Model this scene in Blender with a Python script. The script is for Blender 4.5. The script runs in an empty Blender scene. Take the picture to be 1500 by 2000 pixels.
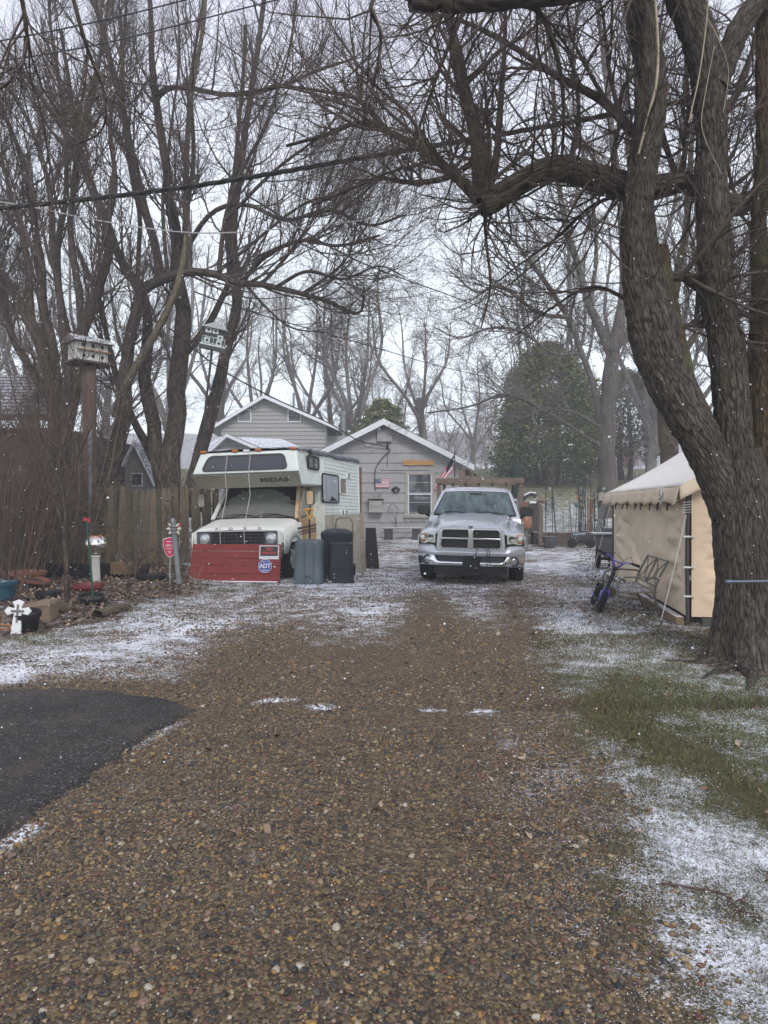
import bpy, bmesh, math, random
import numpy as np
from mathutils import Vector, Matrix, Euler
PI = math.pi
rad = math.radians
random.seed(7)
RNG = np.random.default_rng(7)
scene = bpy.context.scene
C = scene.collection

# ------------------------------------------------------------------ camera, light, exposure
FPX, CX, HY, CAMZ = 1387.0, 750.0, 985.0, 1.5     # focal length in photo pixels, principal column, horizon row, eye height
cam = bpy.data.cameras.new('camera')
cam.sensor_fit = 'VERTICAL'
cam.sensor_height = 36.0
cam.sensor_width = 27.0
cam.lens = FPX / 2000 * 36
cam.shift_y = -(1000 - HY) / 2000.0
cam.clip_start = 0.05
cam.clip_end = 1500
cam_o = bpy.data.objects.new('camera', cam)
C.objects.link(cam_o)
cam_o.location = (0, 0, CAMZ)
cam_o.rotation_euler = (rad(90), 0, 0)
scene.camera = cam_o

SUN_EL, SUN_ROT = rad(38), rad(194)
world = bpy.data.worlds.new('World')
scene.world = world
world.use_nodes = True
wn, wl = world.node_tree.nodes, world.node_tree.links
wn.clear()
sky = wn.new('ShaderNodeTexSky')
sky.sky_type = 'NISHITA'
sky.sun_disc = False
sky.sun_elevation = SUN_EL
sky.sun_rotation = SUN_ROT
tc = wn.new('ShaderNodeTexCoord')
sep = wn.new('ShaderNodeSeparateXYZ')
wl.new(tc.outputs['Generated'], sep.inputs[0])
ramp = wn.new('ShaderNodeValToRGB')
ramp.color_ramp.elements[0].position = 0.0
ramp.color_ramp.elements[0].color = (0.80, 0.88, 0.93, 1)
ramp.color_ramp.elements[1].position = 0.62
ramp.color_ramp.elements[1].color = (0.56, 0.56, 0.68, 1)
e = ramp.color_ramp.elements.new(0.24)
e.color = (0.90, 0.98, 1.04, 1)
wl.new(sep.outputs['Z'], ramp.inputs[0])
cn = wn.new('ShaderNodeTexNoise')
cn.inputs['Scale'].default_value = 2.2
cn.inputs['Detail'].default_value = 4
wl.new(tc.outputs['Generated'], cn.inputs['Vector'])
cm = wn.new('ShaderNodeMapRange')
cm.inputs['From Min'].default_value = 0.3
cm.inputs['From Max'].default_value = 0.7
cm.inputs['To Min'].default_value = 7.6
cm.inputs['To Max'].default_value = 8.8
wl.new(cn.outputs[0], cm.inputs[0])
sc_ = wn.new('ShaderNodeVectorMath')
sc_.operation = 'SCALE'
wl.new(ramp.outputs[0], sc_.inputs[0])
wl.new(cm.outputs[0], sc_.inputs['Scale'])
mx = wn.new('ShaderNodeMixRGB')
mx.inputs[0].default_value = 0.9
wl.new(sky.outputs[0], mx.inputs[1])
wl.new(sc_.outputs[0], mx.inputs[2])
bg = wn.new('ShaderNodeBackground')
bg.inputs['Strength'].default_value = 0.128
wl.new(mx.outputs[0], bg.inputs[0])
wo = wn.new('ShaderNodeOutputWorld')
wl.new(bg.outputs[0], wo.inputs[0])

sun = bpy.data.lights.new('sun', 'SUN')
sun.energy = 1.5
sun.angle = rad(20)
sun.color = (1, 0.97, 0.93)
sun_o = bpy.data.objects.new('sun', sun)
C.objects.link(sun_o)
sun_o.rotation_euler = (rad(52), 0, rad(14))
scene.view_settings.view_transform = 'Standard'
scene.view_settings.look = 'None'
scene.view_settings.exposure = 0.55
scene.view_settings.gamma = 1.0
scene.view_settings.use_curve_mapping = False
scene.cycles.max_bounces = 6
scene.cycles.diffuse_bounces = 3
scene.cycles.glossy_bounces = 3
scene.cycles.transmission_bounces = 4
scene.cycles.transparent_max_bounces = 8
scene.cycles.volume_bounces = 3
scene.cycles.use_fast_gi = False
scene.cycles.use_denoising = True

# ------------------------------------------------------------------ places
def P(px, py, Y):
    """World point at distance Y seen at photo pixel (px, py)."""
    return np.array(((px - CX) / FPX * Y, Y, CAMZ - (py - HY) / FPX * Y))
def G(px, py, z=0.0):
    Y = (CAMZ - z) * FPX / (py - HY)
    return np.array(((px - CX) / FPX * Y, Y, z))
def sstep(a, b, x):
    t = np.clip((x - a) / (b - a), 0, 1)
    return t * t * (3 - 2 * t)
_H = np.random.default_rng(3).random((64, 64, 64)).astype(np.float32)
def noise3(x, y, z):
    x, y, z = np.broadcast_arrays(np.asarray(x, float), np.asarray(y, float), np.asarray(z, float))
    xi, yi, zi = np.floor(x).astype(int), np.floor(y).astype(int), np.floor(z).astype(int)
    fx, fy, fz = x - xi, y - yi, z - zi
    fx, fy, fz = (f * f * (3 - 2 * f) for f in (fx, fy, fz))
    r = 0
    for a in (0, 1):
        for b in (0, 1):
            for c in (0, 1):
                w = (fx if a else 1 - fx) * (fy if b else 1 - fy) * (fz if c else 1 - fz)
                r = r + w * _H[(xi + a) & 63, (yi + b) & 63, (zi + c) & 63]
    return r
def fbm(x, y, z=0.0, o=4):
    r, a, s = 0, 0.5, 0
    for k in range(o):
        r = r + a * noise3(np.asarray(x) * 2**k + 7.3 * k, np.asarray(y) * 2**k + 3.1 * k, np.asarray(z) * 2**k + 1.7 * k)
        s += a
        a *= 0.5
    return r / s
def Hg(x, y):
    """Ground height: flat yard, then a lawn that climbs, a crest and far snowy ground."""
    x, y = np.asarray(x, float), np.asarray(y, float)
    h = 4.3 * sstep(25, 57, y) + 0.0 * x
    h = h + sstep(75, 130, y) * 2.5
    bed = sstep(-2.6, -4.2, x) * sstep(8.4, 10.2, y) * sstep(24, 18, y)
    h = h + 0.10 * bed * (0.6 + 0.8 * fbm(x * 1.2, y * 1.2))
    h = h + 0.05 * (fbm(x * 0.35, y * 0.35, 5.0) - 0.5) * sstep(4, 12, y) * sstep(-40, 0, -np.abs(x) )
    h = h - 0.015 * np.exp(-((y - 5.15 - 0.03 * x) / 0.10) ** 2) * sstep(1.2, 1.8, x)
    return h

# ------------------------------------------------------------------ object helpers
def tag(o, label=None, cat=None, group=None, kind=None):
    if label: o['label'] = label
    if cat: o['category'] = cat
    if group: o['group'] = group
    if kind: o['kind'] = kind
    return o
def thing(name, label, cat, loc=(0, 0, 0), rz=0.0, group=None, rot=None):
    o = bpy.data.objects.new(name, None)
    o.empty_display_size = 0.1
    C.objects.link(o)
    o.location = tuple(float(v) for v in loc)
    o.rotation_euler = rot if rot else (0, 0, rz)
    return tag(o, label, cat, group)
def link(name, me, parent=None, mats=None):
    o = bpy.data.objects.new(name, me)
    C.objects.link(o)
    if parent is not None:
        o.parent = parent
    return o
def fast_mesh(name, verts, faces, mats, uvs=None, cols=None, smooth=True, fmat=None):
    """numpy verts (n,3), faces (m,k) all of the same k."""
    verts = np.ascontiguousarray(verts, dtype=np.float32)
    faces = np.ascontiguousarray(faces, dtype=np.int32)
    me = bpy.data.meshes.new(name)
    m, k = faces.shape
    me.vertices.add(len(verts))
    me.vertices.foreach_set('co', verts.ravel())
    me.loops.add(m * k)
    me.loops.foreach_set('vertex_index', faces.ravel())
    me.polygons.add(m)
    me.polygons.foreach_set('loop_start', np.arange(0, m * k, k, dtype=np.int32))
    if smooth:
        me.polygons.foreach_set('use_smooth', np.ones(m, dtype=bool))
    if fmat is not None:
        me.polygons.foreach_set('material_index', np.asarray(fmat, dtype=np.int32))
    me.update(calc_edges=True)
    if uvs is not None:
        uv = me.uv_layers.new(name='UVMap')
        uv.data.foreach_set('uv', np.ascontiguousarray(uvs[faces.ravel()], dtype=np.float32).ravel())
    if cols is not None:
        for nm, arr in cols.items():
            at = me.attributes.new(nm, 'FLOAT', 'POINT')
            at.data.foreach_set('value', np.ascontiguousarray(arr, dtype=np.float32))
    for mt in (mats if isinstance(mats, (list, tuple)) else [mats]):
        me.materials.append(mt)
    return me

class MB:
    """Collects shapes for ONE mesh."""
    def __init__(self):
        self.v, self.f, self.m, self.mi = [], [], [], 0
    def add(self, vs, fs, M=None):
        n = len(self.v)
        for p in vs:
            q = Vector(p)
            if M is not None: q = M @ q
            self.v.append((q.x, q.y, q.z))
        for f in fs:
            self.f.append(tuple(n + i for i in f))
            self.m.append(self.mi)
        return self
    def box(self, c, s, rot=(0, 0, 0), taper=None):
        x, y, z = s[0] / 2, s[1] / 2, s[2] / 2
        tx = taper or 1.0
        vs = [(-x, -y, -z), (x, -y, -z), (x, y, -z), (-x, y, -z), (-x * tx, -y * tx, z), (x * tx, -y * tx, z), (x * tx, y * tx, z), (-x * tx, y * tx, z)]
        fs = [(0, 3, 2, 1), (4, 5, 6, 7), (0, 1, 5, 4), (1, 2, 6, 5), (2, 3, 7, 6), (3, 0, 4, 7)]
        M = Matrix.Translation(Vector(c)) @ Euler(rot).to_matrix().to_4x4()
        return self.add(vs, fs, M)
    def bar(self, a, b, w, h=None):
        """Square-section bar from a to b."""
        a, b = Vector(a), Vector(b)
        d = b - a
        L = d.length
        q = d.to_track_quat('Y', 'Z')
        M = Matrix.Translation((a + b) / 2) @ q.to_matrix().to_4x4()
        x, y, z = w / 2, L / 2, (h or w) / 2
        vs = [(-x, -y, -z), (x, -y, -z), (x, y, -z), (-x, y, -z), (-x, -y, z), (x, -y, z), (x, y, z), (-x, y, z)]
        fs = [(0, 3, 2, 1), (4, 5, 6, 7), (0, 1, 5, 4), (1, 2, 6, 5), (2, 3, 7, 6), (3, 0, 4, 7)]
        return self.add(vs, fs, M)
    def tube(self, pts, r, n=8, cap=True):
        pts = [Vector(p) for p in pts]
        rs = r if isinstance(r, (list, tuple)) else [r] * len(pts)
        vs, fs = [], []
        prev = None
        for i, p in enumerate(pts):
            t = (pts[min(i + 1, len(pts) - 1)] - pts[max(i - 1, 0)])
            t = t.normalized() if t.length > 1e-9 else Vector((0, 0, 1))
            if prev is None:
                ref = Vector((0, 0, 1)) if abs(t.z) < 0.9 else Vector((1, 0, 0))
                u = t.cross(ref).normalized()
            else:
                u = (prev - t * prev.dot(t))
                u = u.normalized() if u.length > 1e-6 else t.orthogonal().normalized()
            prev = u
            w = t.cross(u)
            for k in range(n):
                a = 2 * PI * k / n
                q = p + (u * math.cos(a) + w * math.sin(a)) * rs[i]
                vs.append(tuple(q))
        for i in range(len(pts) - 1):
            for k in range(n):
                k2 = (k + 1) % n
                fs.append((i * n + k, i * n + k2, (i + 1) * n + k2, (i + 1) * n + k))
        if cap:
            fs.append(tuple(reversed(range(n))))
            fs.append(tuple((len(pts) - 1) * n + k for k in range(n)))
        return self.add(vs, fs)
    def lathe(self, prof, n=20, c=(0, 0, 0), M=None, squash=1.0):
        vs, fs = [], []
        for r, z in prof:
            for k in range(n):
                a = 2 * PI * k / n
                vs.append((r * math.cos(a) + c[0], r * math.sin(a) * squash + c[1], z + c[2]))
        for i in range(len(prof) - 1):
            for k in range(n):
                k2 = (k + 1) % n
                fs.append((i * n + k, i * n + k2, (i + 1) * n + k2, (i + 1) * n + k))
        fs.append(tuple(reversed(range(n))))
        fs.append(tuple((len(prof) - 1) * n + k for k in range(n)))
        return self.add(vs, fs, M)
    def prism(self, out, a, b, axis='y'):
        """2D outline extruded between a and b along axis; outline in the other two axes."""
        n = len(out)
        def mk(p, t):
            if axis == 'y': return (p[0], t, p[1])
            if axis == 'x': return (t, p[0], p[1])
            return (p[0], p[1], t)
        vs = [mk(p, a) for p in out] + [mk(p, b) for p in out]
        fs = [tuple(range(n)), tuple(reversed(range(n, 2 * n)))]
        for i in range(n):
            j = (i + 1) % n
            fs.append((i, i + n, j + n, j))
        return self.add(vs, fs)
    def grid(self, rows, close=False):
        """rows: list of equal-length point lists."""
        m = len(rows[0])
        vs = [p for r in rows for p in r]
        fs = []
        for i in range(len(rows) - 1):
            for k in range(m if close else m - 1):
                k2 = (k + 1) % m
                fs.append((i * m + k, i * m + k2, (i + 1) * m + k2, (i + 1) * m + k))
        return self.add(vs, fs)
    def ring(self, outer, inner, a, b, axis='y'):
        """Frame between two outlines with equal vertex counts, extruded a..b."""
        n = len(outer)
        def mk(p, t):
            if axis == 'y': return (p[0], t, p[1])
            if axis == 'x': return (t, p[0], p[1])
            return (p[0], p[1], t)
        vs = [mk(p, a) for p in outer] + [mk(p, a) for p in inner] + [mk(p, b) for p in outer] + [mk(p, b) for p in inner]
        fs = []
        for i in range(n):
            j = (i + 1) % n
            fs += [(i, j, n + j, n + i), (2 * n + i, 3 * n + i, 3 * n + j, 2 * n + j), (i, 2 * n + i, 2 * n + j, j), (n + i, n + j, 3 * n + j, 3 * n + i)]
        return self.add(vs, fs)
    def build(self, name, mats, parent=None, smooth=False, bev=0.0, sub=0, label=None, solid=0.0, fix=True, ang=32, world=False):
        me = bpy.data.meshes.new(name)
        v = self.v
        if world and parent is not None:
            Mi = (Matrix.Translation(parent.location) @ parent.rotation_euler.to_matrix().to_4x4()).inverted()
            v = [tuple(Mi @ Vector(p)) for p in v]
        me.from_pydata(v, [], self.f)
        for mt in (mats if isinstance(mats, (list, tuple)) else [mats]):
            me.materials.append(mt)
        me.polygons.foreach_set('material_index', self.m)
        if fix:
            bm = bmesh.new(); bm.from_mesh(me)
            bmesh.ops.recalc_face_normals(bm, faces=bm.faces)
            bm.to_mesh(me); bm.free()
        if smooth:
            me.polygons.foreach_set('use_smooth', [True] * len(me.polygons))
            me.set_sharp_from_angle(angle=rad(ang))
        me.update()
        o = link(name, me, parent)
        if solid:
            m = o.modifiers.new('s', 'SOLIDIFY'); m.thickness = solid; m.offset = 0
        if bev:
            m = o.modifiers.new('b', 'BEVEL'); m.width = bev; m.segments = 2; m.limit_method = 'ANGLE'; m.angle_limit = rad(40)
        if sub:
            m = o.modifiers.new('u', 'SUBSURF'); m.levels = sub; m.render_levels = sub
        if label: o['label'] = label
        return o
def text(body, size, mat_, parent, loc, rot=(rad(90), 0, 0), extrude=0.002, align='CENTER', sx=1.0, shear=0.0, off=0.0):
    cu = bpy.data.curves.new('lettering', 'FONT')
    cu.body = body; cu.size = size; cu.align_x = align; cu.align_y = 'CENTER'
    cu.extrude = extrude; cu.shear = shear; cu.offset = off
    cu.materials.append(mat_)
    tmp = bpy.data.objects.new('tmp', cu)
    me = bpy.data.meshes.new_from_object(tmp)
    bpy.data.objects.remove(tmp)
    o = bpy.data.objects.new('lettering', me)
    C.objects.link(o)
    o.parent = parent; o.location = loc; o.rotation_euler = rot; o.scale = (sx, 1, 1)
    return o
def rrect(w, h, r, n=4, cx=0, cz=0):
    out = []
    for (sx, sz, a0) in ((1, 1, 0), (-1, 1, 90), (-1, -1, 180), (1, -1, 270)):
        for k in range(n + 1):
            a = rad(a0 + 90 * k / n)
            out.append((cx + sx * (w / 2 - r) + r * math.cos(a), cz + sz * (h / 2 - r) + r * math.sin(a)))
    return out
def copy_tree(o, parent=None):
    c = o.copy(); C.objects.link(c); c.parent = parent
    for ch in list(o.children): copy_tree(ch, c)
    return c

# ------------------------------------------------------------------ materials
MAT = {}
def mat(name, col, rough=0.6, metal=0.0, var=0.0, vscale=4.0, bump=0.0, bscale=30.0, snow=0.0, dirt=None, dirt_amt=0.5, dscale=3.0,
        stretch=(1, 1, 1), coat=0.0, spec=0.5, col2=None, alpha=None, trans=0.0, sss=0.0, snow_dir=0.55):
    if name in MAT: return MAT[name]
    m = bpy.data.materials.new(name); m.use_nodes = True
    nt = m.node_tree; N, L = nt.nodes, nt.links
    b = N['Principled BSDF']
    b.inputs['Roughness'].default_value = rough
    b.inputs['Metallic'].default_value = metal
    b.inputs['Specular IOR Level'].default_value = spec
    if coat: b.inputs['Coat Weight'].default_value = coat; b.inputs['Coat Roughness'].default_value = 0.08
    if trans: b.inputs['Transmission Weight'].default_value = trans
    tcn = N.new('ShaderNodeTexCoord')
    mp = N.new('ShaderNodeMapping'); mp.inputs['Scale'].default_value = stretch
    L.new(tcn.outputs['Object'], mp.inputs[0])
    def noise(scale, det=5, ro=0.6, src=None):
        n = N.new('ShaderNodeTexNoise'); n.inputs['Scale'].default_value = scale; n.inputs['Detail'].default_value = det; n.inputs['Roughness'].default_value = ro
        L.new(src or mp.outputs[0], n.inputs['Vector']); return n
    c4 = (*col, 1)
    cur = None
    if var or col2:
        n = noise(vscale)
        r = N.new('ShaderNodeValToRGB')
        r.color_ramp.elements[0].position = 0.32; r.color_ramp.elements[1].position = 0.68
        a = col2 or tuple(max(0, c * (1 - var)) for c in col)
        z = col if col2 else tuple(min(1, c * (1 + var)) for c in col)
        r.color_ramp.elements[0].color = (*a, 1); r.color_ramp.elements[1].color = (*z, 1)
        L.new(n.outputs[0], r.inputs[0]); cur = r.outputs[0]
    if dirt:
        n = noise(dscale, 7, 0.7)
        r = N.new('ShaderNodeMapRange'); r.inputs['From Min'].default_value = 0.75 - dirt_amt * 0.5; r.inputs['From Max'].default_value = 0.95 - dirt_amt * 0.5
        L.new(n.outputs[0], r.inputs[0])
        mxn = N.new('ShaderNodeMixRGB')
        if cur: L.new(cur, mxn.inputs[1])
        else: mxn.inputs[1].default_value = c4
        mxn.inputs[2].default_value = (*dirt, 1)
        L.new(r.outputs[0], mxn.inputs[0]); cur = mxn.outputs[0]
    if snow:
        ge = N.new('ShaderNodeNewGeometry'); sp = N.new('ShaderNodeSeparateXYZ'); L.new(ge.outputs['Normal'], sp.inputs[0])
        n = noise(9.0, 8, 0.75, ge.outputs['Position'])
        n2 = noise(60.0, 3, 0.6, ge.outputs['Position'])
        ad = N.new('ShaderNodeMath'); ad.operation = 'MULTIPLY_ADD'; ad.inputs[1].default_value = 0.5; L.new(n2.outputs[0], ad.inputs[0]); 
        hf = N.new('ShaderNodeMath'); hf.operation = 'MULTIPLY'; hf.inputs[1].default_value = 0.5; L.new(n.outputs[0], hf.inputs[0]); L.new(hf.outputs[0], ad.inputs[2])
        r = N.new('ShaderNodeMapRange'); r.inputs['From Min'].default_value = 0.70 - snow * 0.4; r.inputs['From Max'].default_value = 0.78 - snow * 0.4
        L.new(ad.outputs[0], r.inputs[0])
        u = N.new('ShaderNodeMapRange'); u.inputs['From Min'].default_value = snow_dir; u.inputs['From Max'].default_value = min(0.99, snow_dir + 0.25)
        L.new(sp.outputs[2], u.inputs[0])
        mu = N.new('ShaderNodeMath'); mu.operation = 'MULTIPLY'; L.new(r.outputs[0], mu.inputs[0]); L.new(u.outputs[0], mu.inputs[1])
        mxn = N.new('ShaderNodeMixRGB')
        if cur: L.new(cur, mxn.inputs[1])
        else: mxn.inputs[1].default_value = c4
        mxn.inputs[2].default_value = (0.80, 0.83, 0.88, 1)
        L.new(mu.outputs[0], mxn.inputs[0]); cur = mxn.outputs[0]
    if cur: L.new(cur, b.inputs['Base Color'])
    else: b.inputs['Base Color'].default_value = c4
    if bump:
        n = noise(bscale, 6, 0.65)
        bn = N.new('ShaderNodeBump'); bn.inputs['Strength'].default_value = 1.0; bn.inputs['Distance'].default_value = bump
        L.new(n.outputs[0], bn.inputs['Height']); L.new(bn.outputs[0], b.inputs['Normal'])
    if alpha is not None: b.inputs['Alpha'].default_value = alpha
    MAT[name] = m
    return m
def bark(name, dark, light, moss=None, moss_amt=0.0, depth=0.02, su=26.0, sv=5.0):
    """Furrowed bark, laid out along the limb through UVs in metres."""
    m = bpy.data.materials.new(name); m.use_nodes = True
    nt = m.node_tree; N, L = nt.nodes, nt.links
    b = N['Principled BSDF']; b.inputs['Roughness'].default_value = 0.92; b.inputs['Specular IOR Level'].default_value = 0.2
    uv = N.new('ShaderNodeUVMap'); mp = N.new('ShaderNodeMapping'); mp.inputs['Scale'].default_value = (su, sv, 1)
    L.new(uv.outputs[0], mp.inputs[0])
    dn = N.new('ShaderNodeTexNoise'); dn.inputs['Scale'].default_value = 0.7; dn.inputs['Detail'].default_value = 3
    L.new(mp.outputs[0], dn.inputs['Vector'])
    dm = N.new('ShaderNodeMixRGB'); dm.blend_type = 'ADD'; dm.inputs[0].default_value = 1.6
    L.new(mp.outputs[0], dm.inputs[1]); L.new(dn.outputs['Color'], dm.inputs[2])
    vo = N.new('ShaderNodeTexVoronoi'); vo.feature = 'DISTANCE_TO_EDGE'; vo.inputs['Scale'].default_value = 1.0
    L.new(dm.outputs[0], vo.inputs['Vector'])
    fi = N.new('ShaderNodeTexNoise'); fi.inputs['Scale'].default_value = 3.0; fi.inputs['Detail'].default_value = 6; fi.inputs['Roughness'].default_value = 0.7
    L.new(mp.outputs[0], fi.inputs['Vector'])
    r = N.new('ShaderNodeMapRange'); r.inputs['From Max'].default_value = 0.40; L.new(vo.outputs['Distance'], r.inputs[0])
    def ridge(scale, k):
        q = N.new('ShaderNodeTexNoise'); q.inputs['Scale'].default_value = scale; q.inputs['Detail'].default_value = 2; q.inputs['Distortion'].default_value = 0.35
        L.new(mp.outputs[0], q.inputs['Vector'])
        s_ = N.new('ShaderNodeMath'); s_.operation = 'SUBTRACT'; s_.inputs[1].default_value = 0.5; L.new(q.outputs[0], s_.inputs[0])
        a_ = N.new('ShaderNodeMath'); a_.operation = 'ABSOLUTE'; L.new(s_.outputs[0], a_.inputs[0])
        z_ = N.new('ShaderNodeMapRange'); z_.inputs['From Max'].default_value = 0.16; z_.inputs['To Max'].default_value = k; L.new(a_.outputs[0], z_.inputs[0])
        return z_.outputs[0]
    r1, r2 = ridge(0.6, 0.36), ridge(1.3, 0.22)
    a1_ = N.new('ShaderNodeMath'); L.new(r1, a1_.inputs[0]); L.new(r2, a1_.inputs[1])
    a2_ = N.new('ShaderNodeMath'); a2_.operation = 'MULTIPLY_ADD'; a2_.inputs[1].default_value = 0.42; L.new(r.outputs[0], a2_.inputs[0]); L.new(a1_.outputs[0], a2_.inputs[2])
    ad = N.new('ShaderNodeMath'); ad.operation = 'MULTIPLY_ADD'; ad.inputs[1].default_value = 0.45; L.new(fi.outputs[0], ad.inputs[0]); L.new(a2_.outputs[0], ad.inputs[2])
    cr = N.new('ShaderNodeValToRGB')
    cr.color_ramp.elements[0].position = 0.25; cr.color_ramp.elements[0].color = (*dark, 1)
    cr.color_ramp.elements[1].position = 1.15 if False else 1.0; cr.color_ramp.elements[1].color = (*light, 1)
    L.new(ad.outputs[0], cr.inputs[0])
    cur = cr.outputs[0]
    big = N.new('ShaderNodeTexNoise'); big.inputs['Scale'].default_value = 1.3; big.inputs['Detail'].default_value = 4
    tcn = N.new('ShaderNodeTexCoord'); L.new(tcn.outputs['Object'], big.inputs['Vector'])
    hv = N.new('ShaderNodeMixRGB'); hv.blend_type = 'MULTIPLY'; hv.inputs[0].default_value = 0.7
    hr = N.new('ShaderNodeValToRGB'); hr.color_ramp.elements[0].position = 0.3; hr.color_ramp.elements[0].color = (0.62, 0.55, 0.5, 1)
    hr.color_ramp.elements[1].position = 0.7; hr.color_ramp.elements[1].color = (1.0, 1.0, 1.0, 1)
    L.new(big.outputs[0], hr.inputs[0]); L.new(cur, hv.inputs[1]); L.new(hr.outputs[0], hv.inputs[2]); cur = hv.outputs[0]
    if moss:
        mr = N.new('ShaderNodeMapRange'); mr.inputs['From Min'].default_value = 0.72 - moss_amt * 0.5; mr.inputs['From Max'].default_value = 0.85 - moss_amt * 0.5
        mn = N.new('ShaderNodeTexNoise'); mn.inputs['Scale'].default_value = 2.2; mn.inputs['Detail'].default_value = 6; mn.inputs['Roughness'].default_value = 0.7
        L.new(tcn.outputs['Object'], mn.inputs['Vector']); L.new(mn.outputs[0], mr.inputs[0])
        mm = N.new('ShaderNodeMixRGB'); L.new(mr.outputs[0], mm.inputs[0]); L.new(cur, mm.inputs[1]); mm.inputs[2].default_value = (*moss, 1); cur = mm.outputs[0]
    L.new(cur, b.inputs['Base Color'])
    bn = N.new('ShaderNodeBump'); bn.inputs['Distance'].default_value = depth; bn.inputs['Strength'].default_value = 1.0
    L.new(ad.outputs[0], bn.inputs['Height']); L.new(bn.outputs[0], b.inputs['Normal'])
    return m
def glass(name, col, rough=0.06):
    return mat(name, col, rough, 0.0, spec=0.9, coat=0.6)
# ------------------------------------------------------------------ ground masks (world metres)
def gpoly(pts): return np.array([G(px, py)[:2] for px, py in pts])
def sdist(poly, x, y):
    """Signed distance to polygon, positive inside."""
    x = np.asarray(x, float); y = np.asarray(y, float)
    d = np.full(x.shape, 1e9); ins = np.zeros(x.shape, bool)
    n = len(poly)
    for i in range(n):
        ax, ay = poly[i]; bx, by = poly[(i + 1) % n]
        ex, ey = bx - ax, by - ay
        t = np.clip(((x - ax) * ex + (y - ay) * ey) / (ex * ex + ey * ey + 1e-12), 0, 1)
        d = np.minimum(d, np.hypot(x - ax - t * ex, y - ay - t * ey))
        c = ((ay > y) != (by > y)) & (x < (bx - ax) * (y - ay) / (by - ay + 1e-12) + ax)
        ins ^= c
    return np.where(ins, d, -d)
DRIVE = gpoly([(1390, 2050), (1300, 1800), (1230, 1700), (1240, 1600), (1190, 1500), (1130, 1400), (1060, 1300), (1060, 1200), (1120, 1140), (1135, 1090), (1110, 1066),
               (1050, 1048), (980, 1040), (700, 1058), (560, 1080), (520, 1140), (400, 1165), (260, 1215), (120, 1262), (-100, 1300), (-1500, 1420), (-1500, 2400), (1450, 2400)])
LEFTSNOW = gpoly([(-600, 1250), (0, 1235), (250, 1200), (430, 1155), (560, 1142), (560, 1190), (430, 1250), (350, 1330), (120, 1325), (0, 1345), (-600, 1370)])
RIGHTSNOW = gpoly([(1120, 1078), (1200, 1130), (1330, 1240), (1500, 1330), (1330, 1350), (1240, 1315), (1160, 1340), (1110, 1390), (1150, 1440), (1320, 1500), (1420, 1600), (1700, 1680),
                   (1900, 2100), (1420, 2100), (1330, 1900), (1215, 1750), (1250, 1640), (1190, 1510), (1110, 1400), (1080, 1300), (1050, 1190), (1100, 1130)])
ASPH = gpoly([(-1500, 1385), (-300, 1362), (0, 1350), (120, 1347), (230, 1352), (330, 1368), (392, 1387), (300, 1434), (200, 1505), (100, 1572), (0, 1645), (-300, 1860), (-1500, 2700)])
BED = gpoly([(-700, 1290), (0, 1255), (140, 1228), (260, 1190), (390, 1162), (372, 1122), (200, 1096), (-700, 1080)])
def m_drive(x, y):
    w = 0.12 * (fbm(x * 2.2, y * 2.2) - 0.5) * 2 + 0.08 * (fbm(x * 9, y * 9, 3) - 0.5) * 2
    return sstep(-0.22, 0.22, sdist(DRIVE, x, y) + w * 1.3) * sstep(33, 30, y)
def m_bed(x, y):
    b = sstep(-0.35, 0.2, sdist(BED, x, y) + 0.6 * (fbm(x * 2, y * 2, 9) - 0.5))
    return np.maximum(b, .9 * sstep(.95, .55, np.hypot(x - 3.62, y - 6.75) + .5 * (fbm(x * 3, y * 3, 19) - .5)))
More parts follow.
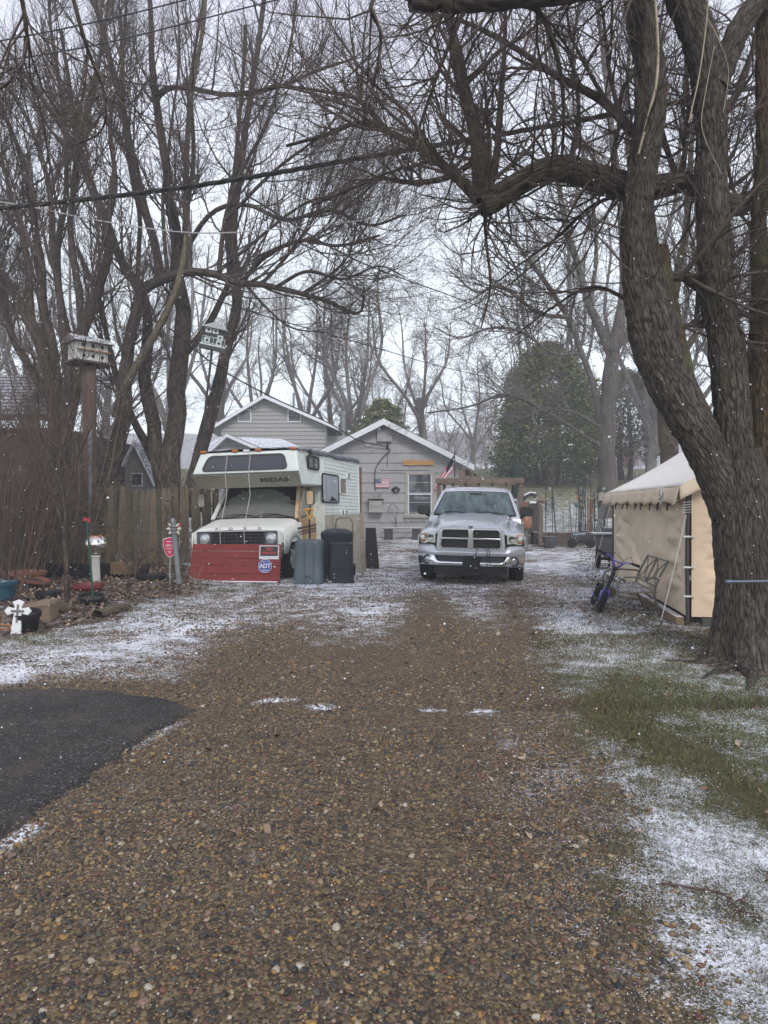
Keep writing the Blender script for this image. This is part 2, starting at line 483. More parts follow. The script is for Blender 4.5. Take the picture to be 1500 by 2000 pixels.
def m_snow(x, y):
    dl, dr = sdist(LEFTSNOW, x, y), sdist(RIGHTSNOW, x, y)
    sc = np.clip(y * 0.09, 0.15, 1.2)
    s = 0.56 * sstep(-0.6 * sc - .1, 0.6 * sc, dl)
    s = np.maximum(s, 0.62 * sstep(-0.95 * sc, 0.55 * sc, dr))
    drv = sdist(DRIVE, x, y) > 0
    # dusting over the far half of the drive, two bare wheel tracks
    tr = np.exp(-((x - (0.1 + 0.06 * y)) / 0.45) ** 2) + np.exp(-((x - (1.0 + 0.10 * y)) / 0.45) ** 2)
    far = sstep(5.6, 10.0, y) * sstep(31, 28, y)
    s = np.maximum(s, far * (0.56 - 0.44 * np.clip(tr, 0, 1) * sstep(14, 10, y)))
    s = np.maximum(s, 0.60 * sstep(12.5, 16, y) * sstep(31, 28, y) * sstep(2.4, 4.0, x))
    s = np.maximum(s, sstep(6, 5, y) * 0.30 * sstep(-0.4, 1.1, x) * drv)
    s = np.maximum(s, 0.16 * sstep(7, 5, y) * drv * (fbm(x * 1.1, y * 1.1, 12) > 0.52))
    # green stretch on the right
    gn = 1.6 * (fbm(x * 1.3, y * 1.3, 31) - .5)
    gr = sstep(1.0, 3.0, x + gn) * sstep(3.0, 4.9, y + gn) * sstep(8.2, 5.8, y + gn)
    s = np.maximum(s, .74 * gr) * (1 - 0.10 * gr)
    s = s * (.80 + .75 * (fbm(x * .9, y * .9 + 3, 15, 3) - .38)) 
    lawn = sstep(27, 31, y)
    s = np.where(y > 27, (1 - lawn) * s + lawn * (0.46 * sstep(50, 33, y) + 0.02), s)
    s = s + sstep(72, 82, y) * 0.9
    bed = m_bed(x, y)
    s = s * (1 - bed) + 0.26 * bed
    # snow caught along the asphalt edge and in the ruts
    da = sdist(ASPH, x, y)
    s = np.maximum(s, 0.62 * np.exp(-((da + 0.03) / 0.05) ** 2) * (x > -3.2) * (y < 5.1) * (fbm(x * 2.5, y * 2.5, 4) > 0.47))
    s = np.maximum(s, 0.66 * np.exp(-((y - 5.12 - .22 * (fbm(x * 2.5, 3, 8) - .5)) / (.03 + .09 * fbm(x * 5, 1, 2))) ** 2) * sstep(0.15, 0.3, x) * sstep(1.15, 1.0, x) * sstep(.30, .50, fbm(x * 8, y * 8, 4, 3)))
    s = np.maximum(s, 0.8 * np.exp(-((y - 5.42 - .15 * (x + .85)) / (.03 + .08 * fbm(x * 6, 4, 2))) ** 2) * sstep(-1.05, -0.95, x) * sstep(-0.6, -0.72, x))
    s = np.maximum(s, 1.1 * np.exp(-(((y - 5.25) / 0.10) ** 2 + ((x + 0.47) / 0.10) ** 2)))
    s = np.where(da > 0.01, s * 0.12, s)
    rut = np.exp(-((y - 5.3 - 0.02 * x) / 0.16) ** 2) * sstep(0.9, 1.3, x) * sstep(6, 4, x)
    return np.clip(s * (1 - 0.75 * rut), 0, 1)
def m_rut(x, y): return np.exp(-((y - 5.25 - 0.02 * x) / 0.13) ** 2) * sstep(0.8, 1.3, x) * (0.5 + fbm(x * 3, y * 3))
def m_grass(x, y):
    g = (1 - m_drive(x, y)) * (1 - m_bed(x, y))
    return np.clip(g, 0, 1)

def ground_material():
    m = bpy.data.materials.new('yard_ground'); m.use_nodes = True
    nt = m.node_tree; N, L = nt.nodes, nt.links
    b = N['Principled BSDF']; b.inputs['Roughness'].default_value = 0.8; b.inputs['Specular IOR Level'].default_value = 0.25
    geo = N.new('ShaderNodeNewGeometry'); pos = geo.outputs['Position']
    def attr(n):
        a = N.new('ShaderNodeAttribute'); a.attribute_name = n; return a.outputs['Fac']
    def noise(s, d=5, r=0.6):
        n = N.new('ShaderNodeTexNoise'); n.inputs['Scale'].default_value = s; n.inputs['Detail'].default_value = d; n.inputs['Roughness'].default_value = r
        L.new(pos, n.inputs['Vector']); return n.outputs[0]
    def ramp(src, stops, const=False):
        r = N.new('ShaderNodeValToRGB')
        if const: r.color_ramp.interpolation = 'CONSTANT'
        el = r.color_ramp.elements
        el[0].position = stops[0][0]; el[0].color = (*stops[0][1], 1)
        el[1].position = stops[-1][0]; el[1].color = (*stops[-1][1], 1)
        for p, c in stops[1:-1]:
            q = el.new(p); q.color = (*c, 1)
        L.new(src, r.inputs[0]); return r.outputs[0]
    def mix(f, a, c, mode='MIX'):
        x = N.new('ShaderNodeMixRGB'); x.blend_type = mode
        if isinstance(f, float): x.inputs[0].default_value = f
        else: L.new(f, x.inputs[0])
        L.new(a, x.inputs[1]); L.new(c, x.inputs[2]); return x.outputs[0]
    # gravel: small stones in sandy mud
    vo = N.new('ShaderNodeTexVoronoi'); vo.inputs['Scale'].default_value = 75; L.new(pos, vo.inputs['Vector'])
    sp = N.new('ShaderNodeSeparateColor'); L.new(vo.outputs['Color'], sp.inputs[0])
    stone = ramp(sp.outputs[0], [(0, (.030, .029, .028)), (.18, (.13, .095, .056)), (.40, (.055, .046, .036)), (.55, (.21, .145, .070)), (.70, (.095, .064, .044)), (.85, (.30, .23, .14)), (1, (.14, .06, .04))], True)
    mud = ramp(noise(2.0, 8, .7), [(.3, (.042, .029, .019)), (.7, (.098, .070, .044))])
    gravel = mix(0.55, mud, stone)
    grassc = ramp(noise(6.0, 8, .75), [(.30, (.032, .024, .017)), (.44, (.050, .045, .022)), (.54, (.060, .062, .028)), (.64, (.10, .085, .045)), (.75, (.13, .105, .06))])
    lawnc = ramp(noise(0.6, 8, .75), [(.3, (.10, .105, .050)), (.7, (.20, .195, .095))])
    deadc = ramp(noise(6.0, 8, .75), [(.3, (.040, .031, .022)), (.7, (.11, .088, .058))])
    grassc = mix(attr('mid'), grassc, deadc)
    grassc = mix(attr('far'), grassc, lawnc)
    leafv = N.new('ShaderNodeTexVoronoi'); leafv.inputs['Scale'].default_value = 26; L.new(pos, leafv.inputs['Vector'])
    sp2 = N.new('ShaderNodeSeparateColor'); L.new(leafv.outputs['Color'], sp2.inputs[0])
    leafc = ramp(sp2.outputs[0], [(0, (.024, .017, .012)), (.3, (.070, .046, .030)), (.6, (.12, .082, .056)), (.85, (.21, .155, .11)), (1, (.12, .05, .03))], True)
    c = mix(attr('drive'), grassc, gravel)
    c = mix(attr('bed'), c, leafc)
    rutc = ramp(noise(8), [(.3, (.03, .02, .014)), (.7, (.05, .035, .02))])
    c = mix(attr('rut'), c, rutc)
    # snow in grains
    n1, n2, n3 = noise(3.2, 6, .7), noise(26, 4, .7), noise(110, 2, .6)
    def mad(a, k, add=None):
        q = N.new('ShaderNodeMath'); q.operation = 'MULTIPLY_ADD'; L.new(a, q.inputs[0]); q.inputs[1].default_value = k
        if add is None: q.inputs[2].default_value = 0
        else: L.new(add, q.inputs[2])
        return q.outputs[0]
    tot = mad(n3, .30, mad(n2, .32, mad(n1, .50)))
    q = mad(attr('snow'), .36, tot)
    r = N.new('ShaderNodeMapRange'); r.inputs['From Min'].default_value = .690; r.inputs['From Max'].default_value = .805; L.new(q, r.inputs[0])
    sn = N.new('ShaderNodeRGB'); sn.outputs[0].default_value = (.74, .77, .82, 1)
    c = mix(r.outputs[0], c, sn.outputs[0])
    L.new(c, b.inputs['Base Color'])
    inv = N.new('ShaderNodeMath'); inv.operation = 'MULTIPLY_ADD'; inv.inputs[1].default_value = -1; inv.inputs[2].default_value = 1; L.new(vo.outputs['Distance'], inv.inputs[0])
    h = mad(noise(40, 4), .5, mad(inv.outputs[0], .5, mad(r.outputs[0], .4)))
    bn = N.new('ShaderNodeBump'); bn.inputs['Distance'].default_value = .012; bn.inputs['Strength'].default_value = .8
    L.new(h, bn.inputs['Height']); L.new(bn.outputs[0], b.inputs['Normal'])
    return m
ys = np.concatenate([np.linspace(-25, 0.8, 16)[:-1], 0.8 * 1.0135 ** np.arange(0, 410)])
ys = np.concatenate([ys[ys < 210], [215, 250]])
tt = np.linspace(-4.35, 4.35, 380)
xs = 4 * np.sinh(tt)
XX, YY = np.meshgrid(xs, ys)
gx, gy = XX.ravel(), YY.ravel()
vz = Hg(gx, gy)
vz = vz - 0.03 * (sdist(ASPH, gx, gy) > 0.12)      # bedding under the asphalt
nx, ny = len(xs), len(ys)
idx = np.arange(nx * ny).reshape(ny, nx)
faces = np.stack([idx[:-1, :-1], idx[:-1, 1:], idx[1:, 1:], idx[1:, :-1]], -1).reshape(-1, 4)
me = fast_mesh('ground', np.stack([gx, gy, vz], 1), faces, ground_material(),
               cols={'drive': m_drive(gx, gy), 'bed': m_bed(gx, gy), 'snow': m_snow(gx, gy), 'rut': np.clip(m_rut(gx, gy), 0, 1), 'far': sstep(22, 34, gy), 'mid': .75 * sstep(6.2, 8.5, gy + 1.5 * (fbm(gx, gy, 40) - .5))})
tag(link('ground', me), kind='structure')

# asphalt apron of the road
def asphalt():
    m = bpy.data.materials.new('asphalt'); m.use_nodes = True
    nt = m.node_tree; N, L = nt.nodes, nt.links
    b = N['Principled BSDF']; b.inputs['Roughness'].default_value = .85
    geo = N.new('ShaderNodeNewGeometry')
    vo = N.new('ShaderNodeTexVoronoi'); vo.inputs['Scale'].default_value = 110; L.new(geo.outputs['Position'], vo.inputs['Vector'])
    sp = N.new('ShaderNodeSeparateColor'); L.new(vo.outputs['Color'], sp.inputs[0])
    r = N.new('ShaderNodeValToRGB'); r.color_ramp.interpolation = 'CONSTANT'
    for p, c in ((0, (.009, .009, .009)), (.35, (.019, .018, .017)), (.65, (.032, .029, .025)), (.86, (.075, .066, .054)), (.96, (.17, .16, .15))):
        q = r.color_ramp.elements[0] if p == 0 else r.color_ramp.elements.new(p); q.position = p; q.color = (*c, 1)
    L.new(sp.outputs[0], r.inputs[0])
    n = N.new('ShaderNodeTexNoise'); n.inputs['Scale'].default_value = 1.5; n.inputs['Detail'].default_value = 8; L.new(geo.outputs['Position'], n.inputs['Vector'])
    mr = N.new('ShaderNodeMapRange'); mr.inputs['From Min'].default_value = .3; mr.inputs['From Max'].default_value = .7; mr.inputs['To Min'].default_value = .65; mr.inputs['To Max'].default_value = 1.3; L.new(n.outputs[0], mr.inputs[0])
    vm = N.new('ShaderNodeVectorMath'); vm.operation = 'SCALE'; L.new(r.outputs[0], vm.inputs[0]); L.new(mr.outputs[0], vm.inputs['Scale'])
    n2 = N.new('ShaderNodeTexNoise'); n2.inputs['Scale'].default_value = 2.6; n2.inputs['Detail'].default_value = 9; n2.inputs['Roughness'].default_value = .75; L.new(geo.outputs['Position'], n2.inputs['Vector'])
    m2 = N.new('ShaderNodeMapRange'); m2.inputs['From Min'].default_value = .50; m2.inputs['From Max'].default_value = .70; m2.inputs['To Max'].default_value = .7; L.new(n2.outputs[0], m2.inputs[0])
    ms = N.new('ShaderNodeMixRGB'); ms.inputs[2].default_value = (.075, .056, .038, 1); L.new(m2.outputs[0], ms.inputs[0]); L.new(vm.outputs[0], ms.inputs[1])
    L.new(ms.outputs[0], b.inputs['Base Color'])
    bn = N.new('ShaderNodeBump'); bn.inputs['Distance'].default_value = .006; L.new(vo.outputs['Distance'], bn.inputs['Height']); L.new(bn.outputs[0], b.inputs['Normal'])
    return m
ax = np.arange(-9, -1.2, 0.035); ay = np.arange(1.0, 6.6, 0.035)
AX, AY = np.meshgrid(ax, ay)
sd = sdist(ASPH, AX, AY) + 0.09 * (fbm(AX * 5, AY * 5) - .5) + 0.07 * (fbm(AX * 22, AY * 22) - .5)
az = Hg(AX, AY) + 0.018 * sstep(0, .05, sd) - 0.045 * (sd < 0) + .004 * fbm(AX * 3, AY * 3)
ai = np.arange(AX.size).reshape(AX.shape)
keep = (sd[:-1, :-1] > -.06) & (sd[1:, 1:] > -.06) & (sd[1:, :-1] > -.06) & (sd[:-1, 1:] > -.06)
af = np.stack([ai[:-1, :-1], ai[:-1, 1:], ai[1:, 1:], ai[1:, :-1]], -1)[keep]
tag(link('asphalt_pavement', fast_mesh('asphalt_pavement', np.stack([AX.ravel(), AY.ravel(), az.ravel()], 1), af, asphalt())), kind='structure')

# ------------------------------------------------------------------ loose gravel, snow grains, grass, leaves
def cone(n, y0, y1, wmul=.62, pw=1.0):
    """Random ground points in the stretch in view, between distances y0 and y1."""
    y = y0 + (y1 - y0) * RNG.random(n) ** pw
    x = (RNG.random(n) * 2 - 1) * wmul * np.maximum(y, 1.5)
    return x, y
def snowgrain(x, y):
    """Same grain test, coarse: where a snow grain may lie."""
    t = .30 * fbm(x * 3.2, y * 3.2, 2, 4) + .7 * RNG.random(len(x)) * .6 + .12
    return t + .36 * m_snow(x, y)

def gn_scatter(name, pos, rot, scl, kind_id, mats, detail=2):
    """Point mesh whose points carry small noisy stones through geometry nodes."""
    me = bpy.data.meshes.new(name)
    me.vertices.add(len(pos)); me.vertices.foreach_set('co', np.ascontiguousarray(pos, np.float32).ravel())
    a = me.attributes.new('rotv', 'FLOAT_VECTOR', 'POINT'); a.data.foreach_set('vector', np.ascontiguousarray(rot, np.float32).ravel())
    a = me.attributes.new('sclv', 'FLOAT_VECTOR', 'POINT'); a.data.foreach_set('vector', np.ascontiguousarray(scl, np.float32).ravel())
    a = me.attributes.new('kid', 'INT', 'POINT'); a.data.foreach_set('value', np.ascontiguousarray(kind_id, np.int32))
    for m in mats: me.materials.append(m)
    o = link(name, me)
    ng = bpy.data.node_groups.new(name + '_nodes', 'GeometryNodeTree')
    ng.interface.new_socket('Geometry', in_out='INPUT', socket_type='NodeSocketGeometry')
    ng.interface.new_socket('Geometry', in_out='OUTPUT', socket_type='NodeSocketGeometry')
    N, L = ng.nodes, ng.links
    gi = N.new('NodeGroupInput'); go = N.new('NodeGroupOutput')
    join = N.new('GeometryNodeJoinGeometry')
    def named(n, t):
        q = N.new('GeometryNodeInputNamedAttribute'); q.data_type = t; q.inputs['Name'].default_value = n
        return q.outputs[0]
    rv, sv, kv = named('rotv', 'FLOAT_VECTOR'), named('sclv', 'FLOAT_VECTOR'), named('kid', 'INT')
    for k in range(4):
        ico = N.new('GeometryNodeMeshIcoSphere'); ico.inputs['Radius'].default_value = 1.0; ico.inputs['Subdivisions'].default_value = detail
        po = N.new('GeometryNodeInputPosition'); nz = N.new('ShaderNodeTexNoise'); nz.inputs['Scale'].default_value = 0.8 + .15 * k; nz.inputs['Detail'].default_value = 1.5
        off = N.new('ShaderNodeVectorMath'); off.operation = 'ADD'; off.inputs[1].default_value = (13.7 * k, 4.1 * k, 2.2)
        L.new(po.outputs[0], off.inputs[0]); L.new(off.outputs[0], nz.inputs['Vector'])
        sb = N.new('ShaderNodeVectorMath'); sb.operation = 'SUBTRACT'; sb.inputs[1].default_value = (.5, .5, .5); L.new(nz.outputs['Color'], sb.inputs[0])
        ms = N.new('ShaderNodeVectorMath'); ms.operation = 'SCALE'; ms.inputs['Scale'].default_value = 1.5; L.new(sb.outputs[0], ms.inputs[0])
        sp = N.new('GeometryNodeSetPosition'); L.new(ico.outputs[0], sp.inputs[0]); L.new(ms.outputs[0], sp.inputs['Offset'])
        sh = N.new('GeometryNodeSetShadeSmooth'); L.new(sp.outputs[0], sh.inputs[0])
        sm = N.new('GeometryNodeSetMaterial'); sm.inputs['Material'].default_value = mats[k % len(mats)]; L.new(sh.outputs[0], sm.inputs[0])
        cmp_ = N.new('FunctionNodeCompare'); cmp_.data_type = 'INT'; cmp_.operation = 'EQUAL'
        ci = [s for s in cmp_.inputs if s.type == 'INT']
        L.new(kv, ci[0]); ci[1].default_value = k
        iop = N.new('GeometryNodeInstanceOnPoints')
        L.new(gi.outputs[0], iop.inputs['Points']); L.new(cmp_.outputs[0], iop.inputs['Selection']); L.new(sm.outputs[0], iop.inputs['Instance'])
        L.new(rv, iop.inputs['Rotation']); L.new(sv, iop.inputs['Scale'])
        L.new(iop.outputs[0], join.inputs[0])
    L.new(join.outputs[0], go.inputs[0])
    md = o.modifiers.new('scatter', 'NODES'); md.node_group = ng
    return o
def stone_material():
    m = bpy.data.materials.new('pebble'); m.use_nodes = True
    nt = m.node_tree; N, L = nt.nodes, nt.links
    b = N['Principled BSDF']; b.inputs['Roughness'].default_value = .45; b.inputs['Specular IOR Level'].default_value = .45
    oi = N.new('ShaderNodeObjectInfo')
    r = N.new('ShaderNodeValToRGB'); r.color_ramp.interpolation = 'CONSTANT'
    cols = [(0, (.022, .024, .026)), (.13, (.060, .058, .050)), (.22, (.12, .088, .052)), (.34, (.20, .135, .065)), (.46, (.060, .042, .030)), (.55, (.28, .19, .085)), (.65, (.13, .105, .072)),
            (.74, (.075, .080, .062)), (.80, (.36, .28, .17)), (.85, (.17, .070, .040)), (.89, (.36, .20, .055)), (.925, (.12, .042, .034)), (.95, (.46, .41, .33)), (.975, (.22, .13, .10))]
    for i, (p, c) in enumerate(cols):
        q = r.color_ramp.elements[0] if i == 0 else (r.color_ramp.elements[1] if i == 1 else r.color_ramp.elements.new(p))
        q.position = p; q.color = (*c, 1)
    L.new(oi.outputs['Random'], r.inputs[0])
    geo = N.new('ShaderNodeNewGeometry')
    n = N.new('ShaderNodeTexNoise'); n.inputs['Scale'].default_value = 120; n.inputs['Detail'].default_value = 3; L.new(geo.outputs['Position'], n.inputs['Vector'])
    mr = N.new('ShaderNodeMapRange'); mr.inputs['From Min'].default_value = .3; mr.inputs['From Max'].default_value = .7; mr.inputs['To Min'].default_value = .5; mr.inputs['To Max'].default_value = 1.12; L.new(n.outputs[0], mr.inputs[0])
    vm = N.new('ShaderNodeVectorMath'); vm.operation = 'SCALE'; L.new(r.outputs[0], vm.inputs[0]); L.new(mr.outputs[0], vm.inputs['Scale'])
    # mud on some of each stone
    n2 = N.new('ShaderNodeTexNoise'); n2.inputs['Scale'].default_value = 9; n2.inputs['Detail'].default_value = 5; L.new(geo.outputs['Position'], n2.inputs['Vector'])
    m2 = N.new('ShaderNodeMapRange'); m2.inputs['From Min'].default_value = .40; m2.inputs['From Max'].default_value = .66; L.new(n2.outputs[0], m2.inputs[0])
    m3 = N.new('ShaderNodeMath'); m3.operation = 'MULTIPLY'; m3.inputs[1].default_value = .32; L.new(m2.outputs[0], m3.inputs[0])
    mx2 = N.new('ShaderNodeMixRGB'); mx2.inputs[2].default_value = (.098, .070, .044, 1); L.new(m3.outputs[0], mx2.inputs[0]); L.new(vm.outputs[0], mx2.inputs[1])
    L.new(mx2.outputs[0], b.inputs['Base Color'])
    return m
X, Y, S = [], [], []
for n, y0, y1, s0, s1, pw in ((17000, 1.5, 3.0, .0028, .0062, .8), (50000, 2.6, 5.0, .0034, .0070, .8), (60000, 4.6, 8.5, .0045, .009, .8), (42000, 8.0, 15.0, .008, .014, .8), (5500, 1.5, 4.6, .0075, .0145, .8), (6000, 4.0, 9.0, .009, .017, .8)):
    x, y = cone(n, y0, y1, .60, pw)
    k = (RNG.random(n) < m_drive(x, y) * 1.02) & ((sdist(ASPH, x, y) < -.0) | (RNG.random(n) < .008 + .45 * np.exp(-np.clip(sdist(ASPH, x, y), 0, 9) / .07))) & (RNG.random(n) < (.15 + 1.5 * sstep(.30, .62, fbm(x * 1.6, y * 1.6, 8))) * (1 - .5 * np.exp(-((x - .1 - .05 * y) / 1.1) ** 2) * sstep(4.4, 6.2, y)))
    X.append(x[k]); Y.append(y[k]); S.append(s0 + (s1 - s0) * RNG.random(k.sum()) ** 1.6)
x, y, s = map(np.concatenate, (X, Y, S))
n = len(x)
z = Hg(x, y) + s * .18
sc3 = np.stack([s * RNG.uniform(.85, 1.35, n), s * RNG.uniform(.75, 1.1, n), s * RNG.uniform(.45, .75, n)], 1)
ro3 = np.stack([RNG.normal(0, .25, n), RNG.normal(0, .25, n), RNG.uniform(0, 6.28, n)], 1)
PEB = stone_material()
tag(gn_scatter('gravel', np.stack([x, y, z], 1), ro3, sc3, RNG.integers(0, 4, n), [PEB]), kind='stuff')

# snow grains
def grains(name, x, y, s, dz, m):
    """Low four-sided pellets in one mesh."""
    n = len(x)
    a = RNG.uniform(0, 6.28, n)
    z = Hg(x, y) + dz
    base = []
    for k in range(3):
        r = s * RNG.uniform(.7, 1.4, n)
        base.append(np.stack([x + r * np.cos(a + 2.09 * k), y + r * np.sin(a + 2.09 * k), z - s * .2], 1))
    top = np.stack([x + RNG.normal(0, .2, n) * s, y + RNG.normal(0, .2, n) * s, z + s * RNG.uniform(.5, 1.0, n)], 1)
    v = np.stack(base + [top], 1).reshape(-1, 3)
    i = np.arange(n)[:, None] * 4
    f = np.concatenate([i + [0, 1, 3], i + [1, 2, 3], i + [2, 0, 3]])
    return fast_mesh(name, v, f, m, smooth=True)
SNOW = mat('snow', (.78, .81, .86), .7, bump=.004, bscale=60)
X, Y, S, D = [], [], [], []
for n, y0, y1, s0, s1 in ((150000, 1.6, 4.0, .0011, .0026), (200000, 3.5, 8.0, .0016, .0036), (100000, 7.0, 15.0, .003, .007)):
    x, y = cone(n, y0, y1, .60, .75)
    ms_ = m_snow(x, y)
    k = (RNG.random(n) < 1.2 * (ms_ - .15) * (.35 + 1.3 * sstep(.46, .62, fbm(x * 7, y * 7, 17, 4))))
    X.append(x[k]); Y.append(y[k]); S.append(RNG.uniform(s0, s1, k.sum()))
x, y, s = map(np.concatenate, (X, Y, S))
g = m_grass(x, y)
dz = np.where(RNG.random(len(x)) < g * .7, RNG.uniform(.003, .022, len(x)), np.where(m_drive(x, y) > .5, .004, .002))
tag(link('snow_grains', grains('snow_grains', x, y, s, dz, SNOW)), kind='stuff')
NSG = len(x)

# grass blades
def colmat(name, stops, rough=.7, attrn='tone', trans=0):
    m = bpy.data.materials.new(name); m.use_nodes = True
    nt = m.node_tree; N, L = nt.nodes, nt.links
    b = N['Principled BSDF']; b.inputs['Roughness'].default_value = rough; b.inputs['Specular IOR Level'].default_value = .25
    a = N.new('ShaderNodeAttribute'); a.attribute_name = attrn
    r = N.new('ShaderNodeValToRGB')
    for i, (p, c) in enumerate(stops):
        q = r.color_ramp.elements[i] if i < 2 else r.color_ramp.elements.new(p)
        q.position = p; q.color = (*c, 1)
    L.new(a.outputs['Fac'], r.inputs[0]); L.new(r.outputs[0], b.inputs['Base Color'])
    return m
GR = colmat('grass_blade', [(0, (.12, .088, .045)), (1, (.80, .83, .88)), (.30, (.17, .130, .070)), (.42, (.075, .082, .030)), (.62, (.085, .105, .038)), (.86, (.19, .20, .095)), (.90, (.70, .73, .78))])
X, Y, W, H_ = [], [], [], []
for n, y0, y1, w, h in ((150000, 1.8, 4.2, .0015, .022), (330000, 3.6, 8.2, .0026, .032), (150000, 7.5, 14, .0045, .034), (60000, 13.5, 27, .012, .05)):
    x, y = cone(n, y0, y1, .60, .75)
    cl = fbm(x * 5, y * 5, 6)
    k = RNG.random(n) < m_grass(x, y) * (.40 + 1.0 * sstep(.42, .62, cl))
    x, y = x[k], y[k]
    X.append(x); Y.append(y); W.append(np.full(len(x), w) * RNG.uniform(.6, 1.3, len(x))); H_.append(h * RNG.uniform(.35, 1.2, len(x)))
x, y, w, h = map(np.concatenate, (X, Y, W, H_))
n = len(x)
a = RNG.uniform(0, 6.28, n); ln = RNG.normal(0, .75, (n, 2)) * h[:, None]
z = Hg(x, y)
v = np.stack([np.stack([x - w * np.cos(a), y - w * np.sin(a), z], 1), np.stack([x + w * np.cos(a), y + w * np.sin(a), z], 1),
              np.stack([x + ln[:, 0], y + ln[:, 1], z + h * .8], 1)], 1).reshape(-1, 3)
f = np.arange(n * 3).reshape(-1, 3)
green = sstep(1.5, 2.4, x) * sstep(2.4, 4.0, y) * sstep(8.5, 6.5, y)
tone = np.clip(RNG.normal(.40, .26, n) - .16 * (y > 6.5) + .22 * green + .25 * (fbm(x * 2, y * 2, 7) - .5), 0, .86)
sn = RNG.random(n) < m_snow(x, y) * .13 * (y > 7)
tone = np.where(sn, 1.0, tone)
tag(link('grass', fast_mesh('grass', v, f, GR, cols={'tone': np.repeat(tone, 3)}, smooth=False)), kind='stuff')

# fallen leaves
LV = colmat('dead_leaf', [(0, (.040, .024, .016)), (1, (.36, .28, .21)), (.35, (.11, .068, .042)), (.7, (.20, .135, .090))], .6)
def leaves(name, x, y, s, lift):
    n = len(x)
    a = RNG.uniform(0, 6.28, n); z = Hg(x, y) + lift
    t = RNG.normal(0, .45, (n, 2))
    ca, sa = np.cos(a), np.sin(a)
    P_ = []
    for u, w, c in ((-1, 0, 0), (0, -.62, .3), (1, 0, .1), (0, .62, .3)):
        dx, dy = u * s, w * s
        P_.append(np.stack([x + dx * ca - dy * sa, y + dx * sa + dy * ca, z + c * s + dx * t[:, 0] + dy * t[:, 1] + s * .3], 1))
    v = np.stack(P_, 1).reshape(-1, 3)
    i = np.arange(n)[:, None] * 4
    f = np.concatenate([i + [0, 1, 2], i + [0, 2, 3]])
    return fast_mesh(name, v, f, LV, cols={'tone': np.repeat(RNG.random(n), 4)}, smooth=False)
x1, y1_ = cone(26000, 8, 17, .62, .8)
k = RNG.random(len(x1)) < m_bed(x1, y1_) * .8
x1, y1_ = x1[k], y1_[k]
x2, y2 = cone(900, 2.5, 16, .6)
x3 = np.concatenate([RNG.normal(.3, .7, 260), RNG.normal(3.4, .7, 140), RNG.normal(4.0, .8, 300)]); y3 = np.concatenate([RNG.normal(22.5, .6, 260), RNG.normal(10.2, .4, 140), RNG.normal(6.3, .5, 300)])
x, y = np.concatenate([x1, x2, x3]), np.concatenate([y1_, y2, y3])
tag(link('leaf_litter', leaves('leaf_litter', x, y, np.where(y < 8, .022, .034) * RNG.uniform(.6, 1.3, len(x)), RNG.uniform(0, .03, len(x)) * (y > 8))), kind='stuff')

# far wooded rise behind the water, and the frozen pond
hx = np.linspace(-260, 260, 120); hy = np.linspace(150, 250, 14)
HX, HY_ = np.meshgrid(hx, hy)
hz = 5.5 + 15 * sstep(150, 215, HY_) * (.8 + .35 * fbm(HX * .012, HY_ * .01)) + 5 * fbm(HX * .12, HY_ * .1) * sstep(155, 170, HY_)
hi = np.arange(HX.size).reshape(HX.shape)
hf = np.stack([hi[:-1, :-1], hi[:-1, 1:], hi[1:, 1:], hi[1:, :-1]], -1).reshape(-1, 4)
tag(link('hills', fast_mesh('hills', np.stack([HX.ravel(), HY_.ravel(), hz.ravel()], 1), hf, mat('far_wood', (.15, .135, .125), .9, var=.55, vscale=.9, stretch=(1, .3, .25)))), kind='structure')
# haze: one closed box of thin air
hb = MB().box((0, 114, 15.5), (700, 308, 33))
hzm = bpy.data.materials.new('haze'); hzm.use_nodes = True
hN, hL = hzm.node_tree.nodes, hzm.node_tree.links
hN.remove(hN['Principled BSDF'])
pv = hN.new('ShaderNodeVolumePrincipled')
pv.inputs['Color'].default_value = (.93, .95, 1, 1); pv.inputs['Density'].default_value = .0026; pv.inputs['Anisotropy'].default_value = 0.0
hL.new(pv.outputs[0], hN['Material Output'].inputs['Volume'])
tag(hb.build('haze', hzm), kind='stuff')
